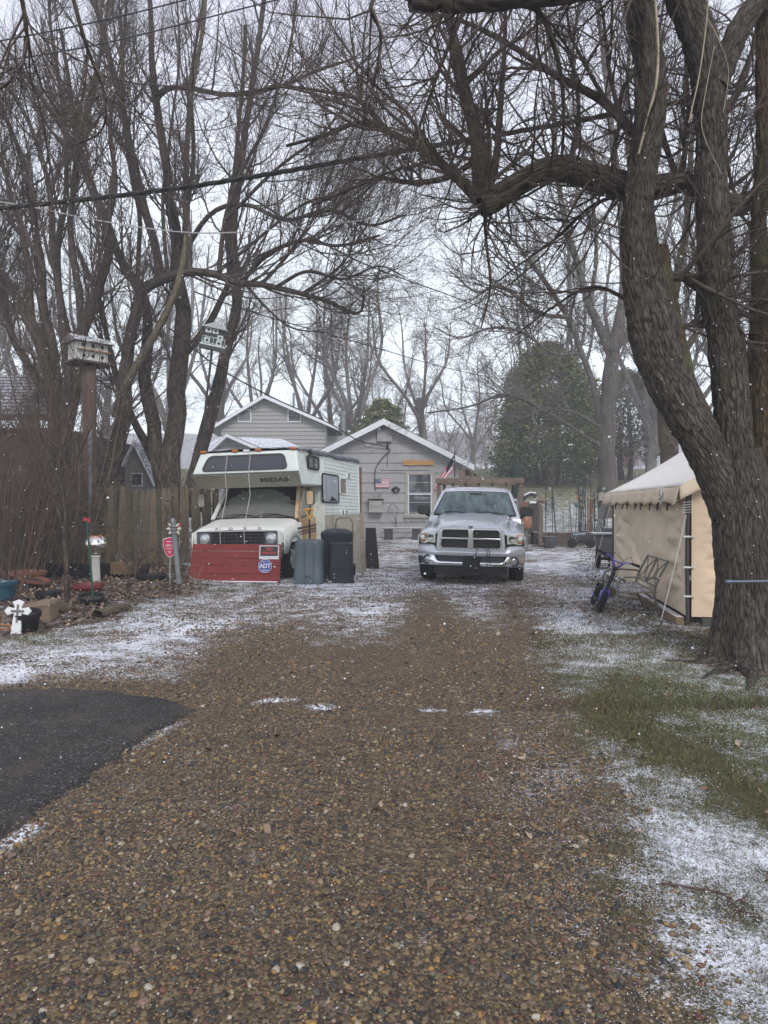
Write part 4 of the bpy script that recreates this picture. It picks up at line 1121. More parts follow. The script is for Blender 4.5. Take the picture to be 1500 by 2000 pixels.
fp = [far_build(101, 15, 'tall pale bare tree behind the gap between the two grey houses', (P(690, 900, 46)[0], 46), stems=5, spread=.22, trunk=.25),
      far_build(202, 13, 'hazy bare tree with a low fork, standing behind the garage ridge', (P(822, 900, 50)[0], 50), stems=4, spread=.38, trunk=.4),
      far_build(303, 11, 'slim hazy bare tree alone on the lawn crest', (P(926, 900, 64)[0], 64), stems=4, spread=.42, trunk=.3)]
far_spots = [  # build, px, Y, scale, turn, label
 (0, 600, 52, 1.0, 2.0, 'pale bare tree over the right slope of the big grey house roof'),
 (1, 645, 60, 1.1, 1.0, 'hazy bare tree rising behind the metal chimney'),
 (2, 745, 58, 1.0, 1.0, 'small hazy bare tree straight above the garage peak'),
 (1, 780, 70, .8, 3.0, 'low spreading bare tree at the left edge of the sky gap'),
 (2, 868, 75, .7, 2.0, 'thin hazy bare tree over the garage\'s right eave'),
 (2, 985, 78, .9, .5, 'hazy bare tree touching the left edge of the evergreen'),
 (0, 500, 56, 1.0, 4.0, 'tall pale bare tree behind the peak of the big grey house'),
 (1, 430, 50, 1.1, .3, 'pale spreading tree behind the left slope of the big grey house'),
 (0, 330, 46, 1.15, 5.0, 'tall pale tree seen between the dark stems by the motorhome'),
 (1, 210, 48, 1.2, 2.5, 'pale tree seen between the birdhouse and the dark stems'),
 (0, 60, 44, 1.1, 1.2, 'tall pale tree above the neighbour\'s snowy roof'),
 (2, -60, 42, 1.3, 1.2, 'pale tree at the far left edge behind the neighbour\'s roof'),
 (0, 1075, 44, 1.15, 3.2, 'tall pale tree behind the tip of the evergreen'),
 (1, 1130, 56, 1.2, 4.0, 'pale spreading tree to the right of the evergreen tip'),
 (0, 1270, 42, 1.15, 2.2, 'tall pale tree seen through the left limb gap of the big tree'),
 (1, 1350, 48, 1.2, 1.7, 'pale tree in the gap between the forked limbs of the big tree'),
 (0, 1450, 38, 1.1, .8, 'tall pale tree behind the right limbs of the big tree'),
 (2, 1225, 80, 1.0, 1.8, 'slim dark sapling on the far shore beside the thick trunk'),
 (2, 1262, 84, .9, 2.8, 'second slim sapling on the far shore above the tent eave'),
 (1, 1540, 42, 1.2, 2.9, 'pale tree at the far right edge'),
 (2, 1010, 92, .9, 4.4, 'faint far tree just left of the evergreen base'),
 (0, 950, 110, .9, .4, 'faintest tall tree in the haze over the lawn crest'),
 (1, 890, 105, .9, 1.4, 'faint spreading tree in the haze above the pickup roof'),
 (2, 715, 80, 1.1, 5.0, 'faint tree in the haze left of the garage peak'),
]
for b_, px, Y, s, rz, lab in far_spots:
    c = copy_tree(fp[b_])
    x = P(px, 900, Y)[0]
    c.location = (x, Y, float(Hg(x, Y)) - .1); c.rotation_euler.z = rz; c.scale = (s, s, s); c['label'] = lab
    c['group'] = 'hazy bare trees in the distance'
for c in fp: c['group'] = 'hazy bare trees in the distance'

# --- evergreens ---------------------------------------------------------------
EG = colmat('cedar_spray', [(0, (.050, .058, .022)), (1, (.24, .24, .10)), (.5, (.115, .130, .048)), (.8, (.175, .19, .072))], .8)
def evergreen(label, x, Y, h, w, seed, n=16000, trunks=5, droop=.25, size=.16, low=.06):
    g = np.random.default_rng(seed)
    z0 = float(Hg(x, Y))
    t = thing('evergreen_tree', label, 'tree', (x, Y, z0))
    # trunks
    Ps, Rs = [], []
    for k in range(trunks):
        a = 2 * PI * k / trunks + g.random()
        Ps.append(resample([(x + .25 * math.cos(a) * w * .4, Y + .25 * math.sin(a), z0 - .1), (x + .45 * math.cos(a) * w * .3, Y + .4 * math.sin(a), z0 + h * .25), (x + .3 * math.cos(a), Y, z0 + h * .7)], 12)); Rs.append(np.linspace(.16, .04, 12))
    bundle('trunk', [(np.array(Ps), np.array(Rs), 8)], BARK_DARK, t, True)
    # boughs: clumps on an uneven shell, then sprays in each clump
    nb = n // 26
    u = g.random(nb) ** .85
    a = g.uniform(0, 2 * PI, nb)
    prof = np.interp(u, [0, .08, .25, .45, .7, .9, 1], [.72, .95, 1.05, 1.0, .84, .55, .12])
    lump = .72 + .5 * noise3(np.cos(a) * 1.8 + 5, np.sin(a) * 1.8, u * 7 + seed)
    rr_ = w / 2 * prof * lump * (.50 + .5 * g.random(nb) ** .4)
    c = np.stack([x + rr_ * np.cos(a), Y + rr_ * np.sin(a), z0 + h * (low + (1 - low) * u) - droop * rr_ * .5], 1)
    ci = g.integers(0, nb, n)
    sz = np.interp(u, [0, 1], [.42, .18]) * w / 4.2
    off = g.normal(0, 1, (n, 3)) * sz[ci][:, None] * np.array([.8, .8, .55])
    p = c[ci] + off
    out = np.stack([np.cos(a[ci]), np.sin(a[ci]), -droop * np.ones(n)], 1) + g.normal(0, .5, (n, 3))
    out /= np.linalg.norm(out, axis=1, keepdims=True)
    side = np.cross(out, g.normal(size=(n, 3))); side /= np.linalg.norm(side, axis=1, keepdims=True)
    s = size * g.uniform(.5, 1.3, n)[:, None]
    v = np.stack([p - out * s * .5, p + side * s * .32, p + out * s * .8, p - side * s * .32], 1).reshape(-1, 3) - np.array((x, Y, z0))
    f = np.arange(n * 4).reshape(-1, 4)
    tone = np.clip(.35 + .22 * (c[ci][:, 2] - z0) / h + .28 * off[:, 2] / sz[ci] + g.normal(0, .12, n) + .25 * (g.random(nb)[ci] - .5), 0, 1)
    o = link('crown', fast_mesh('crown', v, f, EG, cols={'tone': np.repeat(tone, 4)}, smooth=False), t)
    tag(o, kind='stuff')
    return t
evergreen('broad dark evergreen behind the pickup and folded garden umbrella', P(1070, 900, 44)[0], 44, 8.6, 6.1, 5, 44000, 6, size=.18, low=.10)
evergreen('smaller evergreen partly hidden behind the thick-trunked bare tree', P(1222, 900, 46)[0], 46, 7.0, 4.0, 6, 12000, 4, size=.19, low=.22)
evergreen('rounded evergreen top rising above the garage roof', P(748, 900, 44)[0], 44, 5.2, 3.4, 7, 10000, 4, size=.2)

# --- shrubs and saplings at the left bed ------------------------------------------
def shrub(label, x, y, h, n, spread, seed, m=TWIG_RED, dens=(5, 3), r=.013, name='bare_shrub', cat='shrub', group='bare shrubs in the left bed'):
    g = np.random.default_rng(seed)
    z0 = float(Hg(x, y))
    t = thing(name, label, cat, (x, y, z0), group=group)
    Ps, Rs = [], []
    for i in range(n):
        a = g.uniform(0, 2 * PI); q = g.random() * spread
        b = np.array([x + .3 * q * math.cos(a), y + .3 * q * math.sin(a), z0 - .05])
        hh = h * g.uniform(.55, 1.05)
        e = b + (q * math.cos(a) * 1.2, q * math.sin(a) * .7, hh)
        md = b * .5 + e * .5 + (g.normal(0, .12), g.normal(0, .12), hh * .08)
        Ps.append(resample([b, md, e + g.normal(0, .1, 3)], 10)); Rs.append(np.linspace(r, r * .3, 10) * g.uniform(.6, 1.3))
    pa, ra = np.array(Ps), np.array(Rs)
    h2 = len(pa) // 2
    bundle('stem', [(pa[:h2], ra[:h2], 5)], m, t); bundle('stem', [(pa[h2:], ra[h2:], 5)], TWIG, t)
    a1, r1 = sprout(pa, ra, dens[0], (.3 * h * .6, .9 * h * .5), (20, 75), .05, 6, .2, .6, .1, seed + 5, .0062)
    a2, r2 = sprout(a1, r1, dens[1], (.12, .42), (25, 70), .0, 4, .22, .7, .1, seed + 6, .0050)
    h2 = len(a1) // 2; h3 = len(a2) // 2
    bundle('twigs', [(a1[:h2], r1[:h2], 3), (a2[:h3], r2[:h3], 3)], m, t)['kind'] = 'stuff'; bundle('twigs', [(a1[h2:], r1[h2:], 3), (a2[h3:], r2[h3:], 3)], TWIG, t)['kind'] = 'stuff'
    return t
shr = [
 (-20, 14.2, 2.7, 30, 1.1, TWIG_RED, 'reddish bare shrub at the left edge of the photo'), (60, 13.2, 2.9, 34, 1.2, TWIG_RED, 'dense reddish shrub below the neighbour\'s snowy roof'),
 (130, 14.6, 3.0, 30, 1.1, TWIG_TAN, 'tan bare shrub under the white birdhouse post'), (200, 14.8, 2.0, 12, .8, TWIG_TAN, 'tan arching shrub behind the mirrored garden globe'),
 (285, 15.3, 1.5, 6, .6, TWIG_TAN, 'low tan shrub against the fence pickets'), (10, 11.3, 2.2, 24, .9, TWIG_RED, 'reddish shrub beside the blue pot'),
 (150, 13.7, 1.2, 18, .6, TWIG_TAN, 'low tan brush around the fluted pedestal'), (340, 15.8, 2.4, 8, .6, TWIG_TAN, 'thin tan shrub between fence and motorhome'),
 (90, 16.1, 3.6, 30, 1.3, TWIG_RED, 'tall reddish thicket around the trunks behind the bed'), (-70, 12.6, 3.3, 30, 1.2, TWIG_RED, 'tall reddish shrub cut off by the photo\'s left edge'),
 (262, 13.6, .8, 14, .45, TWIG_TAN, 'knee-high dry brush right of the mirrored globe'), (30, 16.4, 4.2, 26, 1.5, TWIG_RED, 'tallest reddish thicket before the neighbour\'s house'),
 (195, 18.2, 3.6, 26, 1.1, TWIG_TAN, 'tan thicket by the base of the leaning trunks')]
for i, (px, Y, h, n, sprd, m_, lab) in enumerate(shr):
    shrub(lab, P(px, 900, Y)[0], Y, h * (1.35 if px < 140 else 1), int(n * 1.1), sprd, 400 + 7 * i, m_)
TS = [(.05, .012, [(131, 1192), (130, 1080), (124, 960), (118, 850), (104, 740), (80, 620), (60, 500)]), (.022, .006, [(128, 1040), (90, 930), (50, 850), (20, 740)]), (.02, .006, [(126, 1000), (150, 900), (190, 800), (200, 700)]),
      (.025, .006, [(124, 960), (80, 850), (70, 720), (30, 600)]), (.018, .005, [(120, 880), (150, 760), (170, 640), (165, 540)])]
tS = full_tree('sapling', 'slim young bare tree growing in the leaf bed beside the tan pot', TS, 10.1, BARK_DARK, (7, 6, 3), 8, .06, (.4, 1.3), twig=TWIG, minr=.0028, t0=.25)
# ------------------------------------------------------------------ buildings
SIDING = mat('painted_siding', (.31, .305, .305), .75, var=.08, vscale=1.5, bump=.002, bscale=40, dirt=(.15, .14, .13), dirt_amt=.35, dscale=2)
TRIMW = mat('pale_trim', (.66, .67, .70), .6, var=.06)
WOODGR = mat('weathered_trim', (.33, .31, .28), .8, var=.15, vscale=6)
SHINGLE = mat('snowy_shingle', (.10, .095, .092), .9, var=.3, vscale=9, snow=.52, snow_dir=.3, bump=.01, bscale=20)
DGLASS = glass('window_glass', (.045, .05, .055), .05)
BLACK = mat('black_plastic', (.010, .011, .012), .6, spec=.3)
IRON = mat('black_iron', (.02, .02, .02), .55)
STEEL = mat('galvanised', (.20, .215, .225), .5, .6, var=.2, vscale=10)
WHITE = mat('white_paint', (.74, .75, .74), .5, var=.06)
def gable_house(t, x0, x1, y0, y1, zb, ze, zr, xr, sid, trim, roofm, over=.45, course=.41, front_over=.5, board=.24, ttag='siding_board'):
    """Gable wall faces the camera at y0; boards are cut one by one, lapped; local coordinates."""
    n = int(math.ceil((zr - zb) / course))
    sl, sr = (zr - ze) / (xr - x0), (zr - ze) / (x1 - xr)
    for i in range(n):
        z0 = zb + i * course; z1 = min(z0 + course - .012, zr - .02)
        if z1 - z0 < .04: continue
        def lim(z):
            if z <= ze: return x0, x1
            return x0 + (z - ze) / sl, x1 - (z - ze) / sr
        a0, b0 = lim(z0); a1, b1 = lim(z1)
        cuts = [a0, b0] if b0 - a0 < 2.6 else [a0, a0 + (b0 - a0) * ((.28 + .43 * ((i * 5) % 7) / 7)), b0]
        cut1 = [a1] + [min(max(c, a1), b1) for c in cuts[1:-1]] + [b1]
        for k in range(len(cuts) - 1):
            l0, r0, l1, r1 = cuts[k] + .003 * (k > 0), cuts[k + 1] - .003, cut1[k] + .003 * (k > 0), cut1[k + 1] - .003
            if z0 < ze < z1: l1e, r1e = l0, r0
            m = MB()
            vs = [(l0, y0 - .040, z0), (r0, y0 - .040, z0), (r1, y0 - .004, z1), (l1, y0 - .004, z1), (l0, y0 + .02, z0), (r0, y0 + .02, z0), (r1, y0 + .02, z1), (l1, y0 + .02, z1)]
            m.add(vs, [(0, 1, 2, 3), (5, 4, 7, 6), (4, 0, 3, 7), (1, 5, 6, 2), (3, 2, 6, 7), (4, 5, 1, 0)])
            m.build(ttag, sid, t)
    m = MB()
    m.prism([(x0 + .01, zb), (x1 - .01, zb), (x1 - .01, ze - .02), (xr, zr - .04), (x0 + .01, ze - .02)], y0 + .021, y1)
    m.build('wall', sid, t)
    # roof slabs
    for sx in (-1, 1):
        xe = (x0 - over) if sx < 0 else (x1 + over)
        s = sl if sx < 0 else sr
        zee = ze - over * s
        m = MB()
        th = .09
        yf, yb = y0 - front_over, y1 + .3
        ncs = 10
        for c in range(ncs):      # shingle courses, each lapping the next
            f0, f1 = c / ncs, (c + 1) / ncs + .012
            xa, xb = xe + (xr - xe) * f0, xe + (xr - xe) * min(1, f1)
            za, zb_ = zee + (zr - zee) * f0, zee + (zr - zee) * min(1, f1)
            lift = .028
            m.add([(xa, yf, za + th + lift), (xb, yf, zb_ + th), (xb, yb, zb_ + th), (xa, yb, za + th + lift), (xa, yf, za + th - .02), (xb, yf, zb_ + th - .03), (xb, yb, zb_ + th - .03), (xa, yb, za + th - .02)],
                  [(0, 1, 2, 3), (7, 6, 5, 4), (0, 4, 5, 1), (2, 6, 7, 3), (0, 3, 7, 4), (1, 5, 6, 2)])
        m.build('roof', roofm, t)
        m = MB()
        m.add([(xe, yf + .02, zee - .02), (xr, yf + .02, zr - .02), (xr, yb - .02, zr - .02), (xe, yb - .02, zee - .02), (xe, yf + .02, zee + th - .03), (xr, yf + .02, zr + th - .035), (xr, yb - .02, zr + th - .035), (xe, yb - .02, zee + th - .03)],
              [(3, 2, 1, 0), (4, 5, 6, 7), (0, 1, 5, 4), (2, 3, 7, 6), (0, 4, 7, 3), (1, 2, 6, 5)])
        m.build('soffit', trim, t)
        m = MB()
        m.add([(xe, yf - .03, zee + th - .01 - board), (xr, yf - .03, zr + th - .01 - board), (xr, yf - .03, zr + th - .01), (xe, yf - .03, zee + th - .01),
               (xe, yf + .015, zee + th - .01 - board), (xr, yf + .015, zr + th - .01 - board), (xr, yf + .015, zr + th - .01), (xe, yf + .015, zee + th - .01)],
              [(0, 1, 2, 3), (5, 4, 7, 6), (0, 4, 5, 1), (3, 2, 6, 7), (0, 3, 7, 4), (1, 5, 6, 2)])
        m.build('rake_board', trim, t)
def window(t, cx, y, cz, w, h, trim, gl=DGLASS, rail=True, fw=.11, sill=True, muntin=0):
    m = MB()
    o_ = [(cx - w / 2 - fw, cz - h / 2 - fw), (cx + w / 2 + fw, cz - h / 2 - fw), (cx + w / 2 + fw, cz + h / 2 + fw), (cx - w / 2 - fw, cz + h / 2 + fw)]
    i_ = [(cx - w / 2, cz - h / 2), (cx + w / 2, cz - h / 2), (cx + w / 2, cz + h / 2), (cx - w / 2, cz + h / 2)]
    m.ring(o_, i_, y - .055, y + .03)
    f = m.build('window', trim, t)
    g = MB().box((cx, y - .012, cz), (w, .012, h)); g.build('pane', gl, f)
    if rail:
        r = MB().box((cx, y - .034, cz), (w, .03, .05))
        for k in (-1, 1): r.box((cx + k * (w / 2 - .02), y - .032, cz), (.035, .024, h))
        r.build('sash', TRIMW, f)
    if sill:
        MB().box((cx, y - .085, cz - h / 2 - fw - .03), (w + 2 * fw + .12, .13, .05)).build('sill', trim, f)
        MB().box((cx, y - .04, cz - h / 2 - fw - .12), (w + 2 * fw + .02, .03, .13)).build('apron', trim, f)
    return f
# garage
GY = 28.9
S = GY / FPX
gar = thing('garage', 'small grey garage with a low white-edged gable and one window, behind the pickup', 'garage', (0, GY, 0))
def gz(py): return CAMZ - (py - HY) / FPX * GY
def gxx(px): return (px - CX) / FPX * GY
zr = gz(824); zeave = gz(905); xrr = gxx(749)
gable_house(gar, gxx(600), gxx(897), 0, 7.5, -.05, gz(899), zr, xrr, SIDING, TRIMW, SHINGLE, over=.55, course=.405, front_over=.45)
window(gar, gxx(820), -.02, gz(965), 46 * S, 76 * S, WOODGR)
MB().box((gxx(751), -.09, gz(851)), (.60, .14, .50)).build('gable_vent', SIDING, gar, bev=.01)
pk = MB().box((gxx(817), -.06, gz(904)), (60 * S, .05, 9 * S)); 
o = pk.build('bare_plank', mat('raw_timber', (.42, .22, .07), .6, var=.25, vscale=6, stretch=(1, 1, 8)), gar)
MB().box((gxx(802), -.095, gz(904)), (.10, .03, .24)).build('cleat', mat('raw_timber', (.4, .2, .07)), o)
MB().box((gxx(836), -.095, gz(905)), (.08, .03, .16)).build('cleat', mat('raw_timber', (.4, .2, .07)), o)
MB().box((gxx(790), -.05, gz(917)), (95 * S, .04, .05)).build('head_trim', SIDING, gar)
MB().box((gxx(896), -.02, gz(980)), (.12, .12, 3.1)).build('corner_board', WOODGR, gar)
MB().box((gxx(704), -.04, gz(985)), (.10, .08, 3.0)).build('corner_board', mat('rusty_brown', (.10, .055, .04), .8, var=.3), gar)
m = MB()
m.tube([(gxx(757), -.06, gz(872)), (gxx(757), -.05, gz(862))], .035, 8).box((gxx(757), -.05, gz(874)), (.10, .08, .16))
m.build('service_head', IRON, gar)
def wire(name_, label, pts, r, m_, cat='cable', parent=None, n=6, k=40):
    pts = resample(pts, k)
    if parent is None:
        t0_ = thing(name_, label, cat, pts[0]) if False else None
        mb = MB().tube([tuple(p) for p in pts], r, n)
        o = mb.build(name_, m_, None, smooth=True, fix=False)
        return tag(o, label, cat)
    off = np.array(parent.location)
    return MB().tube([tuple(p - off) for p in pts], r, n).build(name_, m_, parent, smooth=True, fix=False)
CAB = mat('cable_black', (.012, .012, .013), .5)
wire('wall_cable', '', [P(757, 873, 28.8), P(762, 880, 28.78), P(748, 893, 28.8), P(735, 912, 28.8), P(732, 930, 28.8), P(733, 958, 28.8)], .018, CAB, parent=gar)
wire('wall_cable', '', [P(757, 873, 28.8), P(757, 890, 28.8), P(757, 912, 28.8)], .010, CAB, parent=gar)
wire('coiled_cord', '', [P(771, 1030, 28.6), P(774, 1015, 28.6), P(760, 1000, 28.6), P(762, 987, 28.6), P(770, 985, 28.6), P(776, 996, 28.6), P(773, 1012, 28.6), P(772, 1030, 28.6)], .012, CAB, parent=gar)
# things fixed on the garage wall
def flag_panel(name, label, w, h, loc, rz=0.0, stripes=13, rot=None):
    t = thing(name, label, 'flag', loc, rz, rot=rot)
    m = MB()
    for k in range(stripes):
        m.mi = 0 if k % 2 == 0 else 1
        m.box((w / 2, 0, -h * (k + .5) / stripes), (w, .012, h / stripes - .0005))
    m.build('stripes', [mat('flag_red', (.38, .045, .07), .8), mat('flag_white', (.66, .65, .66), .8)], t)
    MB().box((w * .22, -.010, -h * 7 / stripes / 2), (w * .44, .014, h * 7 / stripes)).build('canton', mat('flag_blue', (.04, .055, .13), .8), t)
    m = MB()
    for r_ in range(5):
        for c_ in range(6):
            m.box((w * .42 * (c_ + .5) / 6, -.019, -h * .54 * (r_ + .5) / 5), (.010, .004, .010), (0, PI / 4, 0))
    tag(m.build('stars', mat('flag_white', (.7, .7, .7)), t), kind='stuff')
    return t
flag_panel('wall_flag', 'small flat stars-and-stripes panel fixed to the grey garage wall', 27 * S, 17 * S, (gxx(733), GY - .09, gz(935.5)))
wl_ = thing('wall_lamp', 'black half-round wire lantern on the garage wall beside the window', 'wall lamp', (gxx(773), GY - .05, gz(956)))
m = MB()
for k in range(7):
    a = PI * k / 6
    m.tube([(.17 * math.cos(a), -.16 * math.sin(a), .02), (.10 * math.cos(a), -.10 * math.sin(a), -.10)], .012, 5)
for z_, r_ in ((.02, .17), (-.10, .10)):
    m.tube([(r_ * math.cos(PI * k / 12), -r_ * math.sin(PI * k / 12), z_) for k in range(13)], .013, 5)
m.build('cage', IRON, wl_)
MB().lathe([(.02, .13), (.16, .04), (.17, .02)], 14).build('cap', IRON, wl_)
MB().box((0, 0, -.02), (.12, .03, .22)).build('back_plate', IRON, wl_)
MB().lathe([(.05, -.09), (.07, -.03), (.06, .02)], 10, (0, -.06, 0)).build('lamp_glass', mat('lamp_glass', (.5, .48, .42), .3), wl_)
fb = thing('feeder_box', 'grey wooden box with a flat roof hung below the wall flag', 'wooden box', (gxx(734), GY - .05, gz(990)))
MB().box((0, -.16, .0), (.52, .30, .50)).build('body', SIDING, fb, bev=.01)
MB().box((0, -.19, .33), (.64, .42, .05), (rad(-8), 0, 0)).build('roof', mat('grey_board_snow', (.27, .26, .25), .8, snow=.3), fb)
MB().box((0, -.325, .12), (.40, .02, .20)).build('front_panel', WOODGR, fb)
MB().box((0, -.33, -.19), (.56, .06, .05)).build('perch', WOODGR, fb)
m = MB()
g_ = np.random.default_rng(5)
for k in range(18):
    a, l_ = g_.uniform(-1, 1), g_.uniform(.08, .24)
    m.tube([(a * .16, -.18, .35), (a * .22, -.18, .35 + l_ * .6), (a * .30, -.18 + g_.normal(0, .03), .35 + l_)], .006, 4)
tag(m.build('dry_stems', TWIG_TAN, fb))
bn_ = thing('garden_bench', 'snow-topped plank bench on block legs against the garage wall', 'bench', (gxx(785), GY - .9, 0))
MB().box((0, 0, .56), (1.62, .45, .06)).build('seat', mat('bench_snow', (.22, .21, .2), .8, snow=.75), bn_, bev=.008)
for k in (-1, 1): MB().box((k * .55, .02, .27), (.34, .36, .52)).build('leg', mat('dark_block', (.05, .045, .045), .9, var=.4, vscale=8), bn_, bev=.02)
st_ = thing('stone_block', 'pale concrete block standing at the foot of the garage wall', 'concrete block', (gxx(738), GY - .35, 0))
MB().box((0, 0, .2), (.20, .20, .4)).build('block', mat('pale_concrete', (.4, .4, .38), .9, var=.15), st_, bev=.02)

# big grey house behind
BY = 42.0
bg_ = float(Hg(-8, BY))
big_h = thing('house', 'two-storey grey clapboard house with two small attic windows, behind the motorhome', 'house', (0, BY, 0))
def bz(py): return CAMZ - (py - HY) / FPX * BY
def bx_(px): return (px - CX) / FPX * BY
SIDEF = mat('far_clapboard', (.30, .295, .285), .8, var=.06)
gable_house(big_h, bx_(432), bx_(638), 0, 12, bg_ - .3, bz(828), bz(776), bx_(518), SIDEF, TRIMW, SHINGLE, over=.75, course=.235, front_over=.5, board=.2)
for px_ in (478, 575):
    window(big_h, bx_(px_), -.02, bz(812), 22 * BY / FPX, 21 * BY / FPX, TRIMW, rail=False, fw=.06, sill=False)
MB().tube([(bx_(561), 3, bz(800)), (bx_(561), 3, bz(752))], .07, 8).build('vent_pipe', STEEL, big_h)
MB().tube([(bx_(668), 1.5, bz(880)), (bx_(668), 1.5, bz(805))], .20, 12).tube([(bx_(668), 1.5, bz(806)), (bx_(668), 1.5, bz(797))], [.24, .24], 12).build('chimney', STEEL, big_h, smooth=True)
MB().tube([(bx_(638), -.08, bz(832)), (bx_(638), -.08, bz(900))], .05, 8).build('downpipe', STEEL, big_h)
MB().box((bx_(660), 4, (bz(850) + bg_) / 2 - .3), (1.6, 7, bz(850) - bg_ + .6)).build('side_wing', SIDEF, big_h)
# low wing in front with snowy roof
WY = 33.0
wing = thing('house', 'low grey outbuilding with a snow-striped roof, just above the motorhome roof', 'outbuilding', (0, WY, 0))
def wz(py): return CAMZ - (py - HY) / FPX * WY
def wx(px): return (px - CX) / FPX * WY
gable_house(wing, wx(415), wx(515), 0, 6, 0, wz(882), wz(852), wx(447), SIDEF, TRIMW, SHINGLE, over=.5, course=.235, front_over=.5, board=.16)
m = MB()
def lerp(a, b, t): return a + (b - a) * t
SNR = mat('snowy_membrane', (.24, .25, .27), .8, snow=.62, snow_dir=.2)
m.grid([[(lerp(wx(385) + .5 * v, wx(628) - 2.2 * v, u), -1.0 + 3.6 * v, lerp(wz(889), 1.5 + (wz(855) - 1.5) * 1.09, v) - .12 * u) for u in np.linspace(0, 1, 8)] for v in (0, .25, .5, .75, 1)])
m.build('roof', SNR, wing, solid=.05)
# neighbour at the left
NYY = 20.0
nb_ = thing('house', 'dark-walled neighbouring house with a long snow-dusted roof at the left edge', 'house', (0, NYY, 0))
def nz_(py, Y=NYY): return CAMZ - (py - HY) / FPX * Y
xl, xr_ = (-190 - CX) / FPX * NYY, (118 - CX) / FPX * NYY
nzw = mat('dark_brown_wall', (.055, .042, .036), .85, var=.3, vscale=5, stretch=(1, 1, 6))
for i in range(12):
    MB().box(((xl + xr_) / 2, -.012, .1 + i * .30), (xr_ - xl, .03, .288), (rad(-2.5), 0, 0)).build('siding_board', nzw, nb_)
MB().box(((xl + xr_) / 2, 3.5, 1.8), (xr_ - xl, 7.0, 3.7)).build('wall', nzw, nb_)
zeb = nz_(815)
for c in range(12):
    y0_, y1_2 = -.55 + c * .36, -.55 + (c + 1) * .36 + .03
    z0_, z1_ = zeb + c * .155, zeb + (c + 1) * .155 + .013
    MB().add([(xl - .3, y0_, z0_ + .03), (xr_ + .35, y0_, z0_ + .03), (xr_ + .35, y1_2, z1_), (xl - .3, y1_2, z1_), (xl - .3, y0_, z0_ - .01), (xr_ + .35, y0_, z0_ - .01), (xr_ + .35, y1_2, z1_ - .04), (xl - .3, y1_2, z1_ - .04)],
             [(0, 1, 2, 3), (7, 6, 5, 4), (0, 4, 5, 1), (2, 6, 7, 3), (0, 3, 7, 4), (1, 5, 6, 2)]).build('shingle_course', mat('nb_shingle', (.085, .08, .08), .9, var=.3, vscale=12, snow=.50, snow_dir=.3, bump=.01, bscale=25), nb_)
MB().box(((xl + xr_) / 2, -.57, zeb - .08), (xr_ - xl + .7, .04, .16)).build('fascia', mat('dark_fascia', (.03, .025, .022)), nb_)
window(nb_, (35 - CX) / FPX * NYY, -.04, nz_(935), .7, .8, mat('dark_fascia', (.03, .025, .022)), rail=False, fw=.05)
window(nb_, (-60 - CX) / FPX * NYY, -.04, nz_(925), .8, 1.0, mat('dark_fascia', (.03, .025, .022)), rail=False, fw=.05)
# small outhouse between stems
sh = thing('shed', 'small shed with a steep snowy roof seen between the dark tree stems', 'shed', (0, 25, 0))
def sz(py): return CAMZ - (py - HY) / FPX * 25
def sx_(px): return (px - CX) / FPX * 25
gable_house(sh, sx_(240), sx_(292), 0, 3, 0, sz(920), sz(868), sx_(266), mat('shed_grey', (.24, .23, .22), .8), TRIMW, SHINGLE, over=.25, course=.24, front_over=.3, board=.12)
window(sh, sx_(268), -.02, sz(937), .35, .4, TRIMW, rail=False, fw=.04, sill=False)

# ------------------------------------------------------------------ stockade fence
fence = thing('picket_fence', 'weathered wooden stockade fence with pointed pickets behind the left bed', 'fence', (-4.25, 16.9, 0))
g_ = np.random.default_rng(9)
PKM = [mat('picket_a', (.115, .094, .066), .9, var=.35, vscale=3, stretch=(6, 6, .5), bump=.003, bscale=25, dirt=(.065, .075, .030), dirt_amt=.5, dscale=1.5),
       mat('picket_b', (.082, .070, .050), .9, var=.35, vscale=3, stretch=(6, 6, .5), bump=.003, bscale=25, dirt=(.050, .060, .026), dirt_amt=.6, dscale=1.5),
       mat('picket_c', (.145, .116, .080), .9, var=.35, vscale=3, stretch=(6, 6, .5), bump=.003, bscale=25, dirt=(.070, .075, .035), dirt_amt=.35, dscale=1.5)]
A0, A1 = np.array([-4.0, 17.1]), np.array([-11.6, 15.4])
Lf = np.linalg.norm(A1 - A0); nf = int(Lf / .128)
dirf = (A1 - A0) / Lf
angf = math.atan2(dirf[1], dirf[0])
for i in range(nf):
    q = A0 + dirf * (i + .5) * .128
    h = 1.80 + g_.normal(0, .02) - .14 * (q[0] < -6.6) + .05 * math.sin(i * .4)
    w = .112
    m = MB().prism([(-w / 2, -.1), (w / 2, -.1), (w / 2, h - .07), (w / 5, h), (-w / 5, h), (-w / 2, h - .07)], -.012, .012)
    o = m.build('picket', PKM[g_.integers(0, 3)], fence)
    zq = float(Hg(q[0], q[1]))
    o.location = (q[0] + 4.25, q[1] - 16.9 + g_.normal(0, .006), zq); o.rotation_euler = (g_.normal(.03, .02), g_.normal(0.0, .018) + (.05 if 18 < i < 30 else 0), angf + PI + g_.normal(0, .04))
for zz in (.35, 1.45):
    MB().bar((A0[0] + 4.25, A0[1] - 16.9 + .05, zz), (A1[0] + 4.25, A1[1] - 16.9 + .05, zz), .09, .04).build('rail', PKM[1], fence)
for k in range(5):
    q = A0 + dirf * (.1 + k * 1.9)
    MB().box((q[0] + 4.25, q[1] - 16.9 + .12, .85), (.1, .1, 1.9)).build('post', PKM[1], fence)

